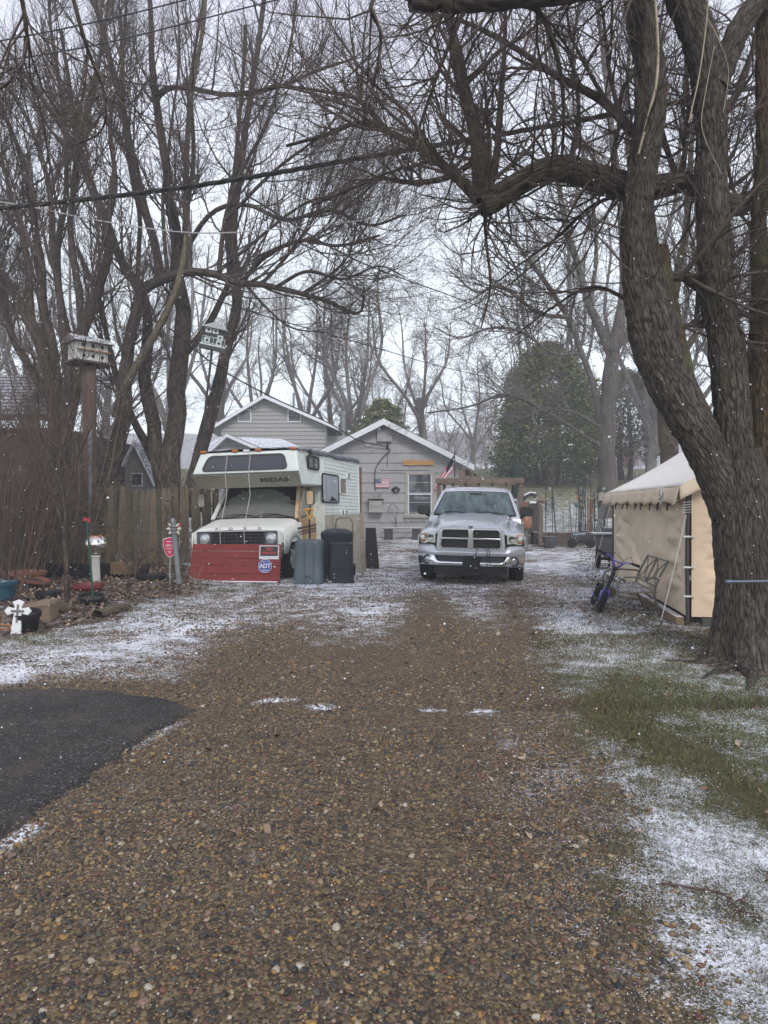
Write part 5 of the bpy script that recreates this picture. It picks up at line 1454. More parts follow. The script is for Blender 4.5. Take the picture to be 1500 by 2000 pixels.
# ------------------------------------------------------------------ birdhouses
BWH = mat('birdhouse_white', (.55, .54, .50), .8, var=.2, vscale=6, dirt=(.16, .11, .08), dirt_amt=.45, dscale=7)
DARK = mat('hole_black', (.006, .006, .006), .9)
BHY = 15.2
def bh_at(px, py): return P(px, py, BHY)
b1 = thing('birdhouse', 'large weathered white birdhouse with two rows of holes on the thick post', 'birdhouse', bh_at(172, 690), rad(48))
wb, hb_, db = .66, .42, .46
MB().box((0, 0, 0), (wb, db, hb_)).build('body', BWH, b1, bev=.008)
MB().box((0, -db / 2 - .035, .01), (wb + .06, .09, .022)).build('ledge', mat('ledge_tan', (.28, .18, .10), .8), b1)
MB().box((0, 0, -hb_ / 2 - .02), (wb + .22, db + .2, .04)).build('floor_board', mat('floor_dark', (.07, .055, .045), .9), b1)
hl = MB()
for r_ in (-.10, .12):
    for c_ in (-.2, 0, .2): hl.lathe([(.036, -.004), (.036, .004)], 12, M=Matrix.Translation((c_, -db / 2 - .006, r_)) @ Matrix.Rotation(PI / 2, 4, 'X'))
hl.build('entrance_holes', DARK, b1)
rf = MB()
rf.prism([(-db / 2 - .14, hb_ / 2 - .03), (db / 2 + .14, hb_ / 2 - .03), (0, hb_ / 2 + .15)], -wb / 2 - .1, wb / 2 + .1, 'x')
rf.build('roof', mat('birdhouse_roof', (.13, .12, .115), .85, snow=.55, snow_dir=.4), b1)
MB().box((wb / 2 + .01, -.02, .0), (.012, .02, hb_)).build('batten', mat('ledge_tan', (.28, .18, .10)), b1)
pb = P(172, 725, BHY)
post = thing('birdhouse_post', 'thick brown post with peeling bark carrying the white birdhouse', 'post', (pb[0] + .05, BHY, float(Hg(pb[0], BHY))))
pth = np.array([(pb[0] + .10, BHY, -.2), (pb[0] + .07, BHY, 1.2), (pb[0] + .04, BHY, 2.6), (pb[0] + .01, BHY, P(172, 716, BHY)[2])])
RB = mat('peeling_post', (.115, .066, .046), .9, var=.3, vscale=6, stretch=(2, 2, .5), bump=.02, bscale=9, dirt=(.10, .095, .085), dirt_amt=.55, dscale=1.6)
v_, f_, u_ = bark_tube(resample(pth, 20), np.interp(np.linspace(0, 1, 20), [0, .7, 1], [.15, .13, .15]), 24, .05, .02, 5)
link('shaft', fast_mesh('shaft', v_ - np.array(post.location), f_, RB, uvs=u_), post)
gpipe = thing('metal_pole', 'grey pipe standing beside the birdhouse post in the thicket', 'pole', (P(176, 900, 15)[0], 15, 0))
MB().tube([(0, 0, 0), (.0, 0, P(176, 838, 15)[2])], .042, 10).build('shaft', STEEL, gpipe, smooth=True)
B2Y = 16.4
b2 = thing('birdhouse', 'small pale multi-storey birdhouse tilted on a thin black pole among the stems', 'birdhouse', P(417, 662, B2Y), rot=(0, rad(9), rad(16)))
bm_ = mat('birdhouse_pale', (.50, .55, .52), .6, var=.1, dirt=(.2, .2, .18), dirt_amt=.4)
MB().box((0, 0, 0), (.44, .34, .40)).build('body', mat('bh_dark', (.045, .05, .06), .7), b2)
m = MB()
for (cx_, cz_) in ((-.14, .14), (.02, .14), (.14, .0), (-.14, -.10), (.13, -.13)):
    m.box((cx_, -.185, cz_), (.13, .03, .12))
m.build('nest_fronts', bm_, b2)
m = MB()
for (cx_, cz_) in ((-.14, .14), (.02, .14), (.14, .0), (-.14, -.10), (.13, -.13)):
    m.lathe([(.028, -.004), (.028, .004)], 10, M=Matrix.Translation((cx_, -.203, cz_)) @ Matrix.Rotation(PI / 2, 4, 'X'))
m.build('entrance_holes', DARK, b2)
MB().prism([(-.3, .19), (.3, .19), (0, .34)], -.27, .27, 'y').build('roof', mat('bh_roof', (.34, .36, .36), .6, snow=.5, snow_dir=.3), b2)
MB().box((0, -.06, -.22), (.58, .52, .03)).build('porch', bm_, b2)
m = MB()
for z_ in (-.04, -.18): m.tube([(-.25, -.30, z_), (.25, -.30, z_)], .007, 5)
for k in range(7): m.tube([(-.25 + k * .083, -.30, -.2), (-.25 + k * .083, -.30, -.03)], .005, 4)
m.build('railing', bm_, b2)
p2 = P(414, 684, B2Y); pe = P(401, 800, B2Y)
pp2 = thing('birdhouse_pole', 'thin black pole under the tilted pale birdhouse', 'pole', (pe[0], B2Y, 0))
MB().tube([tuple(P(392, 1000, B2Y) - np.array((pe[0], B2Y, 0))), tuple(pe - np.array((pe[0], B2Y, 0))), tuple(p2 - np.array((pe[0], B2Y, 0)))], .028, 8).build('shaft', IRON, pp2, smooth=True)

# ------------------------------------------------------------------ overhead lines
def line(label, pts, r, m_=CAB, name='overhead_cable', cat='cable'):
    return wire(name, label, pts, r, m_, cat)
o = thing('overhead_cable', 'thick twisted black power cable crossing in front of all the trees', 'cable', P(0, 407, 9))
bp = [P(-200, 422, 9.0), P(0, 407, 9.0), P(380, 363, 9.0), P(750, 301, 9.0), P(1130, 236, 9.0), P(1500, 166, 9.0), P(1750, 112, 9)]
pts = resample(bp, 240)
for k in range(3):
    ph = np.arange(240) * .55 + 2.09 * k
    q = pts + np.stack([0 * ph, np.sin(ph) * .016, np.cos(ph) * .016], 1) - np.array(o.location)
    MB().tube([tuple(a) for a in q], .017, 6, cap=False).build('strand', CAB, o, smooth=True, fix=False)
line('pale thin line sagging below the thick cable on the left', [P(-80, 382, 9.5), P(60, 404, 9.5), P(200, 432, 9.5), P(380, 455, 9.5), P(560, 446, 9.6), P(750, 424, 9.7), P(900, 390, 9.8), P(1060, 345, 9.9), P(1240, 300, 10), P(1500, 205, 10)], .008, mat('pale_line', (.42, .42, .42), .5))
line('upper thin black line at the top left', [P(-50, 90, 12), P(200, 40, 12), P(400, -10, 12)], .012)
line('second thin black line at the top left, lower than its neighbour', [P(-50, 128, 12.5), P(200, 85, 12.5), P(500, 10, 12.5), P(700, -40, 12.5)], .012)
line('black drop line falling from the centre sky to the right behind the trunk', [P(480, 380, 10), P(700, 510, 14), P(900, 585, 20), P(1060, 650, 25), P(1220, 690, 30), P(1500, 735, 38)], .014)
line('thin black line passing just above the garage roof to the right', [P(380, 570, 12), P(500, 612, 14), P(720, 675, 18), P(900, 725, 24), P(1150, 775, 30), P(1500, 850, 38)], .012)
line('black service cable dropping from the left trees to the garage gable', [P(330, 640, 17), P(430, 720, 19), P(540, 780, 22), P(640, 825, 26), P(700, 860, 28.4), P(757, 873, 28.8)], .020)
line('thin dark cable looping off the service cable beside the gable vent', [P(700, 848, 28.5), P(716, 874, 28.6), P(735, 868, 28.6), P(757, 874, 28.78)], .012)
# ------------------------------------------------------------------ pickup
SILVER = mat('silver_paint', (.52, .55, .58), .26, .55, coat=.7, dirt=(.40, .41, .41), dirt_amt=.1, dscale=2.5)
CHROME = mat('chrome', (.72, .73, .75), .12, 1.0, dirt=(.25, .25, .24), dirt_amt=.25, dscale=6)
TIRE = mat('tyre_rubber', (.012, .012, .012), .85, spec=.2, bump=.004, bscale=50)
WSH = mat('windshield', (.10, .15, .145), .05, spec=.45, col2=(.012, .028, .030), vscale=7, stretch=(1, .35, .35), coat=.12)  # dark streaks in the glass colour stand in for reflected branches
LENS = mat('lens_clear', (.60, .61, .54), .12, 0, spec=.8, coat=.8, dirt=(.34, .33, .24), dirt_amt=.3, dscale=5)
AMBER = mat('lens_amber', (.55, .22, .04), .2, 0, coat=.8)
GRDARK = mat('grille_black', (.008, .008, .009), .6)
RIM = mat('wheel_alloy', (.34, .34, .34), .4, .7, dirt=(.08, .07, .06), dirt_amt=.5, dscale=8)
def wheel(parent, x, y, z, r, w, side, rim=RIM, steer=0.0, rr=.62):
    """Tyre and rim as sub-parts of one wheel."""
    M = Matrix.Translation((x, y, z)) @ Matrix.Rotation(steer, 4, 'Z') @ Matrix.Rotation(PI / 2, 4, 'Y')
    m = MB().lathe([(r * rr, -w / 2), (r * .93, -w / 2), (r * .99, -w * .36), (r, -w * .2), (r, w * .2), (r * .99, w * .36), (r * .93, w / 2), (r * rr, w / 2), (r * rr, -w * .3)], 32, M=M)
    t = m.build('wheel', TIRE, parent, smooth=True)
    t2 = MB()
    for k in range(36):
        a = 2 * PI * k / 36
        for s in (-1, 1):
            c = M @ Vector((r * 1.0 * math.cos(a + .08 * s), r * 1.0 * math.sin(a + .08 * s), s * w * .22))
            rot = (M.to_3x3() @ Matrix.Rotation(a, 3, 'Z')).to_euler()
            t2.box(c, (.02, .035, w * .34), tuple(rot))
    t2.build('tread', TIRE, t)
    h = MB()
    off = side * w * .30
    h.lathe([(r * rr, off - .02 * side), (r * rr * .97, off + .03 * side), (r * rr * .86, off - .02 * side), (r * .18, off + .02 * side), (.001, off + .05 * side)], 24, M=M)
    for k in range(5):
        a = 2 * PI * k / 5
        c = M @ Vector((r * .36 * math.cos(a), r * .36 * math.sin(a), off + .02 * side))
        rot = (M.to_3x3() @ Matrix.Rotation(a, 3, 'Z')).to_euler()
        h.box(c, (r * .5, r * .16, .05), tuple(rot))
    h.build('rim', rim, t, smooth=True)
    return t
tk = thing('pickup_truck', 'silver pickup parked nose-on in the drive with a black-filled crosshair grille', 'pickup', (1.60, 13.22, 0), rot=(0, rad(1.0), rad(-9.5)))
def lerp(a, b, t): return a + (b - a) * t
# hood and fenders
ys_ = [0.0, .03, .10, .25, .5, .8, 1.1, 1.35, 1.52]
rows = []
for y in ys_:
    t = y / 1.52
    dn = .075 * math.exp(-(y / .06) ** 1.3)
    w = lerp(.615, .76, t ** .8)
    zc = lerp(1.115, 1.325, t ** .8) - dn
    zf = lerp(.965, 1.17, t ** .7) - dn * .6
    bulge = 1 + .012 * math.sin(PI * t)
    half = [(0, zc), (w * .3, zc - .002), (w * .5, zc - .006), (w * .56, zc - .022), (w * .80, zc - .03), (w * .93, zc - .045), (w, zc - .085), (w + .04, max(zf + .005, zc - .15)), (w + .11, zf + .012 - .02 * (1 - t)), (.90 * bulge, zf - .01), (.965 * bulge, zf - .055), (1.0 * bulge, zf - .15), (1.005 * bulge, zf - .26)]
    yo = lambda x: y + .16 * (abs(x) / 1.0) ** 3 * (1 - t)
    rows.append([(-x, yo(x), z) for x, z in reversed(half[1:])] + [(x, yo(x), z) for x, z in half])
MB().grid(rows).build('hood', SILVER, tk, smooth=True, sub=1, ang=60)
# sides with wheel openings
def side_poly(y0, y1, zb, top, arches, r):
    """Outline (y,z) of a body side; arches are cut from the bottom."""
    out = [(y0, top(y0)), (y0, zb)]
    for c in arches:
        out.append((c - r, zb))
        for k in range(1, 12):
            a = PI - PI * k / 12
            out.append((c + r * math.cos(a), max(zb, .40 + r * math.sin(a) * 1.0)))
        out.append((c + r, zb))
    out += [(y1, zb), (y1, top(y1))]
    for k in range(9): 
        y = lerp(y1, y0, (k + 1) / 10); out.append((y, top(y)))
    return out
def strip_side(m, x, y0, y1, zb, top, arches, r, th):
    """Vertical strips following the arch, so that nothing has to be cut from an n-gon."""
    n = 90
    yy = np.linspace(y0, y1, n)
    inn, out = [], []
    rowsA, rowsB = [], []
    for y in yy:
        zb_ = zb
        for c in arches:
            if abs(y - c) < r: zb_ = max(zb_, .40 + math.sqrt(r * r - (y - c) ** 2))
        zt = top(y)
        prof = [zb_, zb_ * .5 + zt * .5, zt - .06, zt]
        rowsA.append([(x + (0 if i in (0, 3) else .012) * (1 if x > 0 else -1), y, z) for i, z in enumerate(prof)])
    m.grid(rowsA)
def ttop(y): return lerp(.93, 1.03, min(1, max(0, (y - .15) / 1.4)))
for s in (-1, 1):
    m = MB(); strip_side(m, s * .985, .16, 1.55, .42, lambda y: ttop(y) - .02, [.95], .47, .03)
    m.build('fender', SILVER, tk, smooth=True, solid=.02)
    m = MB(); strip_side(m, s * .985, 1.56, 3.55, .42, lambda y: 1.16, [], .4, .03)
    m.build('door', SILVER, tk, smooth=True, solid=.02)
    m = MB(); strip_side(m, s * .985, 3.6, 5.75, .46, lambda y: 1.22, [4.55], .46, .03)
    m.build('bed_side', SILVER, tk, smooth=True, solid=.03)
MB().box((0, 3.63, .86), (1.9, .05, .7)).box((0, 5.72, .86), (1.9, .05, .7)).box((0, 4.7, .62), (1.9, 2.1, .06)).build('bed', SILVER, tk)
MB().box((0, 2.9, .62), (1.7, 5.4, .30)).box((0, .75, .70), (1.2, 1.2, .40)).build('chassis', GRDARK, tk)
# cab
cab = [  # (z, y front, y back, half width)
 (1.05, 1.42, 3.55, .955), (1.19, 1.44, 3.55, .945), (1.30, 1.53, 3.53, .915), (1.50, 1.83, 3.50, .845), (1.70, 2.13, 3.45, .775), (1.795, 2.29, 3.40, .730), (1.845, 2.45, 3.32, .685), (1.875, 2.62, 3.2, .60), (1.888, 2.8, 3.0, .42)]
rows = []
for z, yf, yb, w in cab:
    ring = []
    for k in range(9):
        u = -1 + 2 * k / 8
        ring.append((u * w, yf + .13 * abs(u) ** 2.2, z - .0))
    ring += [(w * 1.005, lerp(yf, yb, .35), z), (w, lerp(yf, yb, .7), z), (w * .96, yb - .02, z)]
    for k in range(1, 5):
        u = .96 - 1.92 * k / 5
        ring.append((u * w, yb, z))
    ring += [(-w * .96, yb - .02, z), (-w, lerp(yf, yb, .7), z), (-w * 1.005, lerp(yf, yb, .35), z)]
    rows.append(ring)
m = MB(); m.grid(rows, close=True)
n0 = len(rows[0]) * (len(rows) - 1)
m.f.append(tuple(range(n0, n0 + len(rows[0])))); m.m.append(0)
m.build('cab', SILVER, tk, smooth=True, ang=50)
def ws_pt(u, v):
    """Windshield surface: u -1..1, v 0..1 bottom to top."""
    zz = [c[0] for c in cab]; z = lerp(1.275, 1.765, v)
    yf = np.interp(z, zz, [c[1] for c in cab]); w = np.interp(z, zz, [c[3] for c in cab])
    uu = u * (.935 - .02 * v)
    return Vector((uu * w, yf + .13 * abs(uu) ** 2.2 - .012, z - .03 * (1 - u * u) * (1 - v) * 0 + .02 * (1 - u * u) * v))
def ws_norm(p): return (p[0], p[1] - .006, p[2] + .003)
m = MB(); m.grid([[tuple(ws_pt(u, v)) for u in np.linspace(-1, 1, 17)] for v in np.linspace(0, 1, 9)])
m.build('windshield_seal', BLACK, tk, smooth=True)
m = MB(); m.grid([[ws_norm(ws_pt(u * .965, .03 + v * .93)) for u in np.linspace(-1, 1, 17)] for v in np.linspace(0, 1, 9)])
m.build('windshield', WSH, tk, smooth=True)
m = MB().box((.0, .1, 0), (.01, .01, .01))
m = MB(); 
mp_ = ws_pt(0.02, .86); m.box((mp_.x, mp_.y - .012, mp_.z), (.26, .012, .045)); m.build('mirror_patch', GRDARK, tk)
for s in (-1, 1):
    m = MB()
    def sw(y, z, o_=0.012):
        zz = [c[0] for c in cab]; return s * (np.interp(z, zz, [c[3] for c in cab]) * 1.0 + o_)
    for (ya, yb_, yc, yd) in ((1.98, 2.62, 2.40, 2.62), (2.70, 3.35, 2.70, 3.30)):
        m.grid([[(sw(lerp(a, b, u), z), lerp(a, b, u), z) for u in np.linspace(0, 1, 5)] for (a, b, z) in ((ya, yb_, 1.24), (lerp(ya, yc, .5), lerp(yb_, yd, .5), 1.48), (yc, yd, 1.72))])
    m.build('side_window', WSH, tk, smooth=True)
    # tow mirror
    MB().tube([(s * .93, 1.78, 1.22), (s * 1.0, 1.74, 1.27), (s * 1.05, 1.74, 1.30)], .03, 8).build('mirror_arm', BLACK, tk, smooth=True)
    mh = MB(); q = rrect(.27, .205, .07, 5, s * 1.07, 1.37); mh.prism(q, 1.67, 1.80); mh.build('mirror', mat('mirror_black', (.012, .012, .013), .42), tk, bev=.02, smooth=True)
# wipers and cowl
m = MB(); m.grid([[(u * .84, 1.47 + .14 * abs(u) ** 2.2 - .01, 1.262), (u * .86, 1.53 + .13 * abs(u) ** 2.2 - .005, 1.285)] for u in np.linspace(-1, 1, 13)]); m.build('cowl', BLACK, tk, solid=.012)
for (x0, x1, zA) in ((-.62, -.02, 1.34), (.02, .66, 1.335)):
    m = MB()
    a, b = ws_pt(x0 / .84, .115), ws_pt(x1 / .84, .01)
    pts_ = [(lerp(a.x, b.x, t), lerp(a.y, b.y, t) - .02 - .01 * math.sin(PI * t), lerp(a.z, b.z, t) + .035 * math.sin(PI * t)) for t in np.linspace(0, 1, 9)]
    m.tube(pts_, .010, 6)
    m.tube([pts_[4], ((pts_[4][0] + .22), pts_[4][1] - .02, pts_[4][2] - .06)], .012, 6)
    m.build('wiper', BLACK, tk)
# grille
def goct(w, h, cz, topw=.97, r=.05, n=4):
    out = []
    pts = [(w / 2 * topw, h / 2), (-w / 2 * topw, h / 2), (-w / 2 * .985, -h / 2), (w / 2 * .985, -h / 2)]
    res = []
    N_ = len(pts)
    for i in range(N_):
        p, a, b = Vector(pts[i]), Vector(pts[i - 1]), Vector(pts[(i + 1) % N_])
        d1, d2 = (a - p).normalized() * r, (b - p).normalized() * r
        for k in range(n + 1):
            t = k / n
            q = (p + d1) * (1 - t) ** 2 + p * 2 * t * (1 - t) + (p + d2) * t * t
            res.append((q.x, q.y + cz))
    return res
# surround drawn from photo proportions
m = MB().ring(goct(1.31, .455, .845, .93, .10), goct(1.17, .375, .855, .93, .07), -.035, .10)
m.build('grille_surround', SILVER, tk, smooth=True, bev=.012, ang=40)
m = MB().ring(goct(1.18, .385, .855, .93, .075), goct(1.115, .335, .855, .93, .05), -.05, .05)
m.build('grille_frame', CHROME, tk, smooth=True, bev=.006, ang=40)
MB().prism(goct(1.12, .345, .855, .93, .05), .02, .06).build('grille_mesh', GRDARK, tk)
m = MB()
for k in range(-18, 19): m.box((k * .030, .012, .855), (.004, .006, .33))
for k in range(11): m.box((0, .012, .705 + k * .030), (1.08, .006, .004))
m.build('grille_wires', mat('grille_wire', (.05, .05, .05), .5), tk)
m = MB(); m.box((0, -.035, .862), (1.10, .05, .034)); m.build('grille_bar', CHROME, tk, bev=.01, smooth=True)
m = MB(); m.prism([(-.05, 1.035), (.05, 1.035), (.046, .95), (.060, .69), (-.060, .69), (-.046, .95)], -.062, .0); m.build('grille_post', CHROME, tk, bev=.012, smooth=True)
# small ram-head emblem on the nose
m = MB(); m.prism([(-.012, 1.045), (.012, 1.045), (.02, 1.075), (.034, 1.082), (.040, 1.066), (.048, 1.078), (.040, 1.097), (.018, 1.10), (0, 1.09), (-.018, 1.10), (-.040, 1.097), (-.048, 1.078), (-.040, 1.066), (-.034, 1.082), (-.02, 1.075)], -.05, -.035); m.build('emblem', mat('emblem_dark', (.10, .10, .10), .3, .8), tk)
# lamps
for s in (-1, 1):
    hx0, hx1 = .665, .975
    out = [(s * hx0, .965), (s * (hx1 - .02), .955), (s * (hx1 + .005), .86), (s * hx1, .765), (s * .87, .748), (s * .80, .775), (s * hx0, .765)]
    def bent(pts, y0, dy):
        return [(x, y0 + .19 * max(0, (abs(x) - .66) / .32) ** 2 + dy, z) for x, z in pts]
    m = MB()
    F_ = bent(out, .045, 0); B_ = bent(out, .045, .10)
    n = len(out); m.add(F_ + B_, [tuple(range(n)), tuple(range(n, 2 * n))[::-1]] + [(i, i + n, (i + 1) % n + n, (i + 1) % n) for i in range(n)])
    hlo = m.build('headlight', LENS, tk, bev=.01, smooth=True)
    m = MB()
    m.lathe([(.062, 0), (.055, .012), (.02, .004), (.001, .002)], 18, M=Matrix.Translation((s * .755, .058, .862)) @ Matrix.Rotation(PI / 2, 4, 'X')); m.build('reflector', mat('lamp_inner', (.30, .31, .31), .15, .9), hlo, smooth=True)
    m = MB(); am = [(s * .85, .945), (s * .955, .938), (s * .972, .86), (s * .965, .785), (s * .87, .775)]
    F_ = bent(am, .036, 0); B_ = bent(am, .036, .03); n = 5
    m.add(F_ + B_, [tuple(range(n)), tuple(range(n, 2 * n))[::-1]] + [(i, i + n, (i + 1) % n + n, (i + 1) % n) for i in range(n)]); m.build('turn_signal', AMBER, hlo, bev=.008)
    m = MB(); m.lathe([(.045, 0), (.03, .012), (.001, .016)], 16, M=Matrix.Translation((s * .905, .055, .862)) @ Matrix.Rotation(PI / 2, 4, 'X') ); m.build('signal_bulb', LENS, hlo, smooth=True)
# bumper: painted cap, chrome bar with opening, fog lamps, air dam
def bump_y(x): return -.085 + .26 * max(0, (abs(x) - .45) / .55) ** 2.2
xs_ = np.linspace(-.985, .985, 33)
def strip(name, zfun, m_, dy=0, th=.05, **k):
    """zfun(x) -> list of (z, y offset) from bottom to top."""
    m = MB(); rows = []
    for x in xs_:
        rows.append([(x * (1 + o_ * 0), bump_y(x) + dy + o_, z) for z, o_ in zfun(x)])
    m.grid(rows); return m.build(name, m_, tk, smooth=True, ang=50, **k)
def capz(x):
    a = abs(x); top = .735 if a > .70 else (.735 - .095 * sstep(.70, .60, a)); top = float(top)
    return [(.545, .0), (.57, -.018), (.62, -.012), (float(max(.60, top - .04)), .012), (top, .05), (top + .005, .12)]
strip('bumper_cap', capz, SILVER)
def chz(x):
    a = abs(x); cut = float(sstep(.665, .60, a)); zt = .545 - .11 * cut
    return [(.345, .05), (.36, .0), (.40, -.012), (lerp(.40, zt, .6), -.010), (zt, .006), (zt, .05)]
strip('bumper', chz, CHROME)
MB().prism([(-.62, .545), (.62, .545), (.60, .43), (-.60, .43)], -.035, .0).build('bumper_insert', mat('insert_dark', (.022, .028, .036), .55), tk)
MB().box((.02, -.085, .40), (.33, .03, .235)).build('plate_panel', BLACK, tk, bev=.01)
m = MB(); m.grid([[(x * .97, bump_y(x) + .06, z) for z in (.21, .345)] for x in np.linspace(-.70, .70, 21)]); m.build('air_dam', BLACK, tk, solid=.03)
MB().box((0, .13, .60), (1.5, .12, .30)).build('bumper_core', GRDARK, tk)
for s in (-1, 1):
    M = Matrix.Translation((s * .80, bump_y(.8) - .004, .455)) @ Matrix.Rotation(s * rad(18), 4, 'Z') @ Matrix.Rotation(PI / 2, 4, 'X')
    fl = MB().lathe([(.088, -.01), (.090, .012), (.070, .016), (.066, .002), (.066, -.01)], 24, M=M).build('fog_lamp', BLACK, tk, smooth=True)
    MB().lathe([(.068, .002), (.05, .014), (.02, .02), (.001, .021)], 20, M=M).build('lens', mat('fog_lens', (.36, .37, .37), .12, .5, coat=1), fl, smooth=True)
# charging leads over the bumper
for (a, b, c_) in ((.10, .095, .60), (.27, .31, .38), (.32, .36, .55)):
    MB().tube([(a, -.06, .70), (a + .03, -.13, .66), (b, -.135, .55), (b, -.12, c_ - .15)], .008, 6).build('lead', IRON, tk)
for (x, s, st) in ((-.86, -1, .0), (.86, 1, .0)):
    wheel(tk, x, .95, .40, .40, .27, s, steer=rad(-4))
    wheel(tk, x, 4.55, .40, .40, .27, s)
for s in (-1, 1):
    m = MB(); 
    m.tube([(s * .80, .95 + .48 * math.cos(a), .40 + .48 * math.sin(a)) for a in np.linspace(0, PI, 14)], .12, 8); m.build('wheel_well', GRDARK, tk)
# timber rack over the bed (own thing, carried)
RK = mat('rack_timber', (.145, .110, .085), .85, var=.25, vscale=8, snow=.25)
rack = thing('timber_rack', 'plain lumber rack standing over the bed of the silver pickup', 'truck rack', (1.60, 13.22, 0), rz=rad(-9.5))
MB().box((.05, 3.9, 2.07), (2.10, .09, .12)).build('top_rail', RK, rack)
for x in (-.93, 1.03): MB().box((x, 3.95, 1.62), (.09, .09, .86)).build('upright', RK, rack)
for x in (-.93, 1.03): MB().bar((x, 4.0, 2.07), (x, 5.6, 2.07), .09, .12).build('side_rail', RK, rack)
MB().box((.05, 5.6, 2.07), (2.1, .09, .12)).build('top_rail', RK, rack)
for x in (-.93, 1.03): MB().box((x, 5.6, 1.62), (.09, .09, .86)).build('upright', RK, rack)
for k in range(5): MB().box((-.60 + k * .32, 4.0, 1.98), (.05, .04, .10)).build('cleat', RK, rack)

# ------------------------------------------------------------------ motorhome
RVW = mat('rv_white', (.72, .73, .67), .45, var=.05, vscale=2, coat=.15, dirt=(.40, .37, .28), dirt_amt=.42, dscale=4)
RVG = mat('rv_greenish_white', (.66, .71, .67), .4, 0, var=.05, dirt=(.36, .36, .28), dirt_amt=.42, dscale=3.5)
RVT = mat('rv_taupe', (.27, .255, .20), .55, var=.1, dirt=(.16, .15, .11), dirt_amt=.3)
RUST = mat('rust_streaked', (.52, .26, .07), .75, col2=(.55, .52, .42), vscale=3.2, stretch=(1, 1, .5), dirt=(.20, .08, .025), dirt_amt=.45, dscale=6)
RVGL = glass('rv_glass', (.10, .11, .10), .12)
TARP = mat('grey_tarp', (.13, .135, .15), .7, bump=.012, bscale=12, snow=.45, var=.2)
AMB2 = mat('marker_amber', (.45, .13, .02), .4)
rv = thing('motorhome', 'old cream-white camper van with rusty door and tarp-covered roof, left of the garage', 'motorhome', (-2.93, 14.25, 0), rot=(rad(-.6), rad(-1.3), rad(-13)))
# cab body: hood loft
rows = []
for y, zc, zs, w in ((.00, .985, .93, .93), (.03, 1.02, .95, .955), (.12, 1.055, .985, .975), (.35, 1.10, 1.02, .985), (.62, 1.16, 1.06, .99), (.85, 1.215, 1.11, .99)):
    half = [(0, zc), (w * .35, zc - .001), (w * .7, zc - .006), (w * .84, zc - .012), (w * .88, zc - .028), (w * .93, zc - .035), (w * .975, lerp(zc, zs, .75)), (w, zs - .03), (w + .005, zs - .15), (w + .005, .72)]
    rows.append([(-x, y, z) for x, z in reversed(half[1:])] + [(x, y, z) for x, z in half])
MB().grid(rows).build('hood', mat('rv_hood', (.76, .76, .71), .45, coat=.2, snow=.18, snow_dir=.8, dirt=(.46, .42, .32), dirt_amt=.36), rv, smooth=True, sub=1, ang=60)
# front panel with grille
m = MB().ring(rrect(1.88, .46, .05, 4, 0, .745), rrect(1.74, .33, .03, 4, 0, .79), -.02, .06); m.build('front_panel', RVW, rv, bev=.008)
MB().box((0, .05, .79), (1.76, .03, .35)).build('grille_recess', GRDARK, rv)
MB().ring(rrect(1.76, .35, .04, 4, 0, .79), rrect(1.72, .315, .03, 4, 0, .79), -.028, .0).build('grille_trim', mat('dull_chrome', (.35, .35, .36), .35, .8), rv)
m = MB()
for k in range(4): m.box((0, .005, .695 + k * .065), (1.13, .03, .012))
for k in range(5): m.box((-.56 + k * .28, .014, .79), (.010, .03, .24))
m.build('grille', mat('grille_grey', (.07, .072, .075), .5, .3), rv)
for s in (-1, 1):
    MB().box((s * .72, .02, .79), (.27, .03, .29)).build('lamp_bezel', mat('bezel_grey', (.11, .112, .115), .5), rv)
    M = Matrix.Translation((s * .72, .0, .80)) @ Matrix.Rotation(PI / 2, 4, 'X')
    h_ = MB().lathe([(.125, -.01), (.125, .02), (.108, .028), (.105, .01), (.105, -.01)], 28, M=M).build('headlight', mat('dull_chrome', (.35, .35, .36)), rv, smooth=True)
    MB().lathe([(.106, .004), (.09, .026), (.05, .04), (.001, .045)], 24, M=M).build('lens', mat('sealed_beam', (.55, .57, .58), .08, .4, coat=1), h_, smooth=True)
for i, ch in enumerate('FORD'):
    text(ch, .075, mat('letter_dark', (.05, .05, .05), .5), rv, (-.44 + .31 * i, -.022, 1.008), (rad(62), 0, 0), .004, sx=1.5)
# bumper
MB().box((0, -.09, .50), (1.95, .14, .17)).build('bumper', mat('dull_chrome', (.35, .35, .36)), rv, bev=.03)
# windshield zone
wsr = []
for v in np.linspace(0, 1, 7):
    z = lerp(1.215, 1.90, v); y = lerp(.85, 1.30, v); w = lerp(.94, .80, v)
    wsr.append([(u * w, y + .10 * abs(u) ** 2.5, z) for u in np.linspace(-1, 1, 13)])
MB().grid(wsr).build('windshield_seal', BLACK, rv, smooth=True, solid=.01)
wsr2 = [[(lerp(r[0][0], r[-1][0], .5) + (p[0]) * .955, p[1] - .016, p[2] * .95 + 1.56 * .05) for p in r] for r in wsr]
MB().grid(wsr2).build('windshield', mat('rv_windshield', (.15, .155, .14), .14, spec=.5, coat=.25, dirt=(.30, .30, .27), dirt_amt=.35, dscale=5), rv, smooth=True)
for s in (-1, 1):
    m = MB()
    m.bar((s * .955, .84, 1.19), (s * .83, 1.37, 1.93), .075, .06); m.build('pillar', RVW if s < 0 else RUST, rv, bev=.01)
for x0 in (-.50, .22):
    m = MB(); m.tube([(x0, .80, 1.24), (x0 + .28, .86, 1.30), (x0 + .58, .83, 1.235)], .009, 6); m.tube([(x0 - .15, .82, 1.25), (x0 + .10, .84, 1.31), (x0 + .45, .84, 1.26)], .008, 6); m.build('wiper', BLACK, rv)
MB().box((0, 1.0, 1.14), (1.86, .34, .14)).box((0, 1.8, .95), (1.7, 1.4, 1.2)).box((0, 1.6, .62), (1.7, 2.8, .3)).build('cab_core', GRDARK, rv)
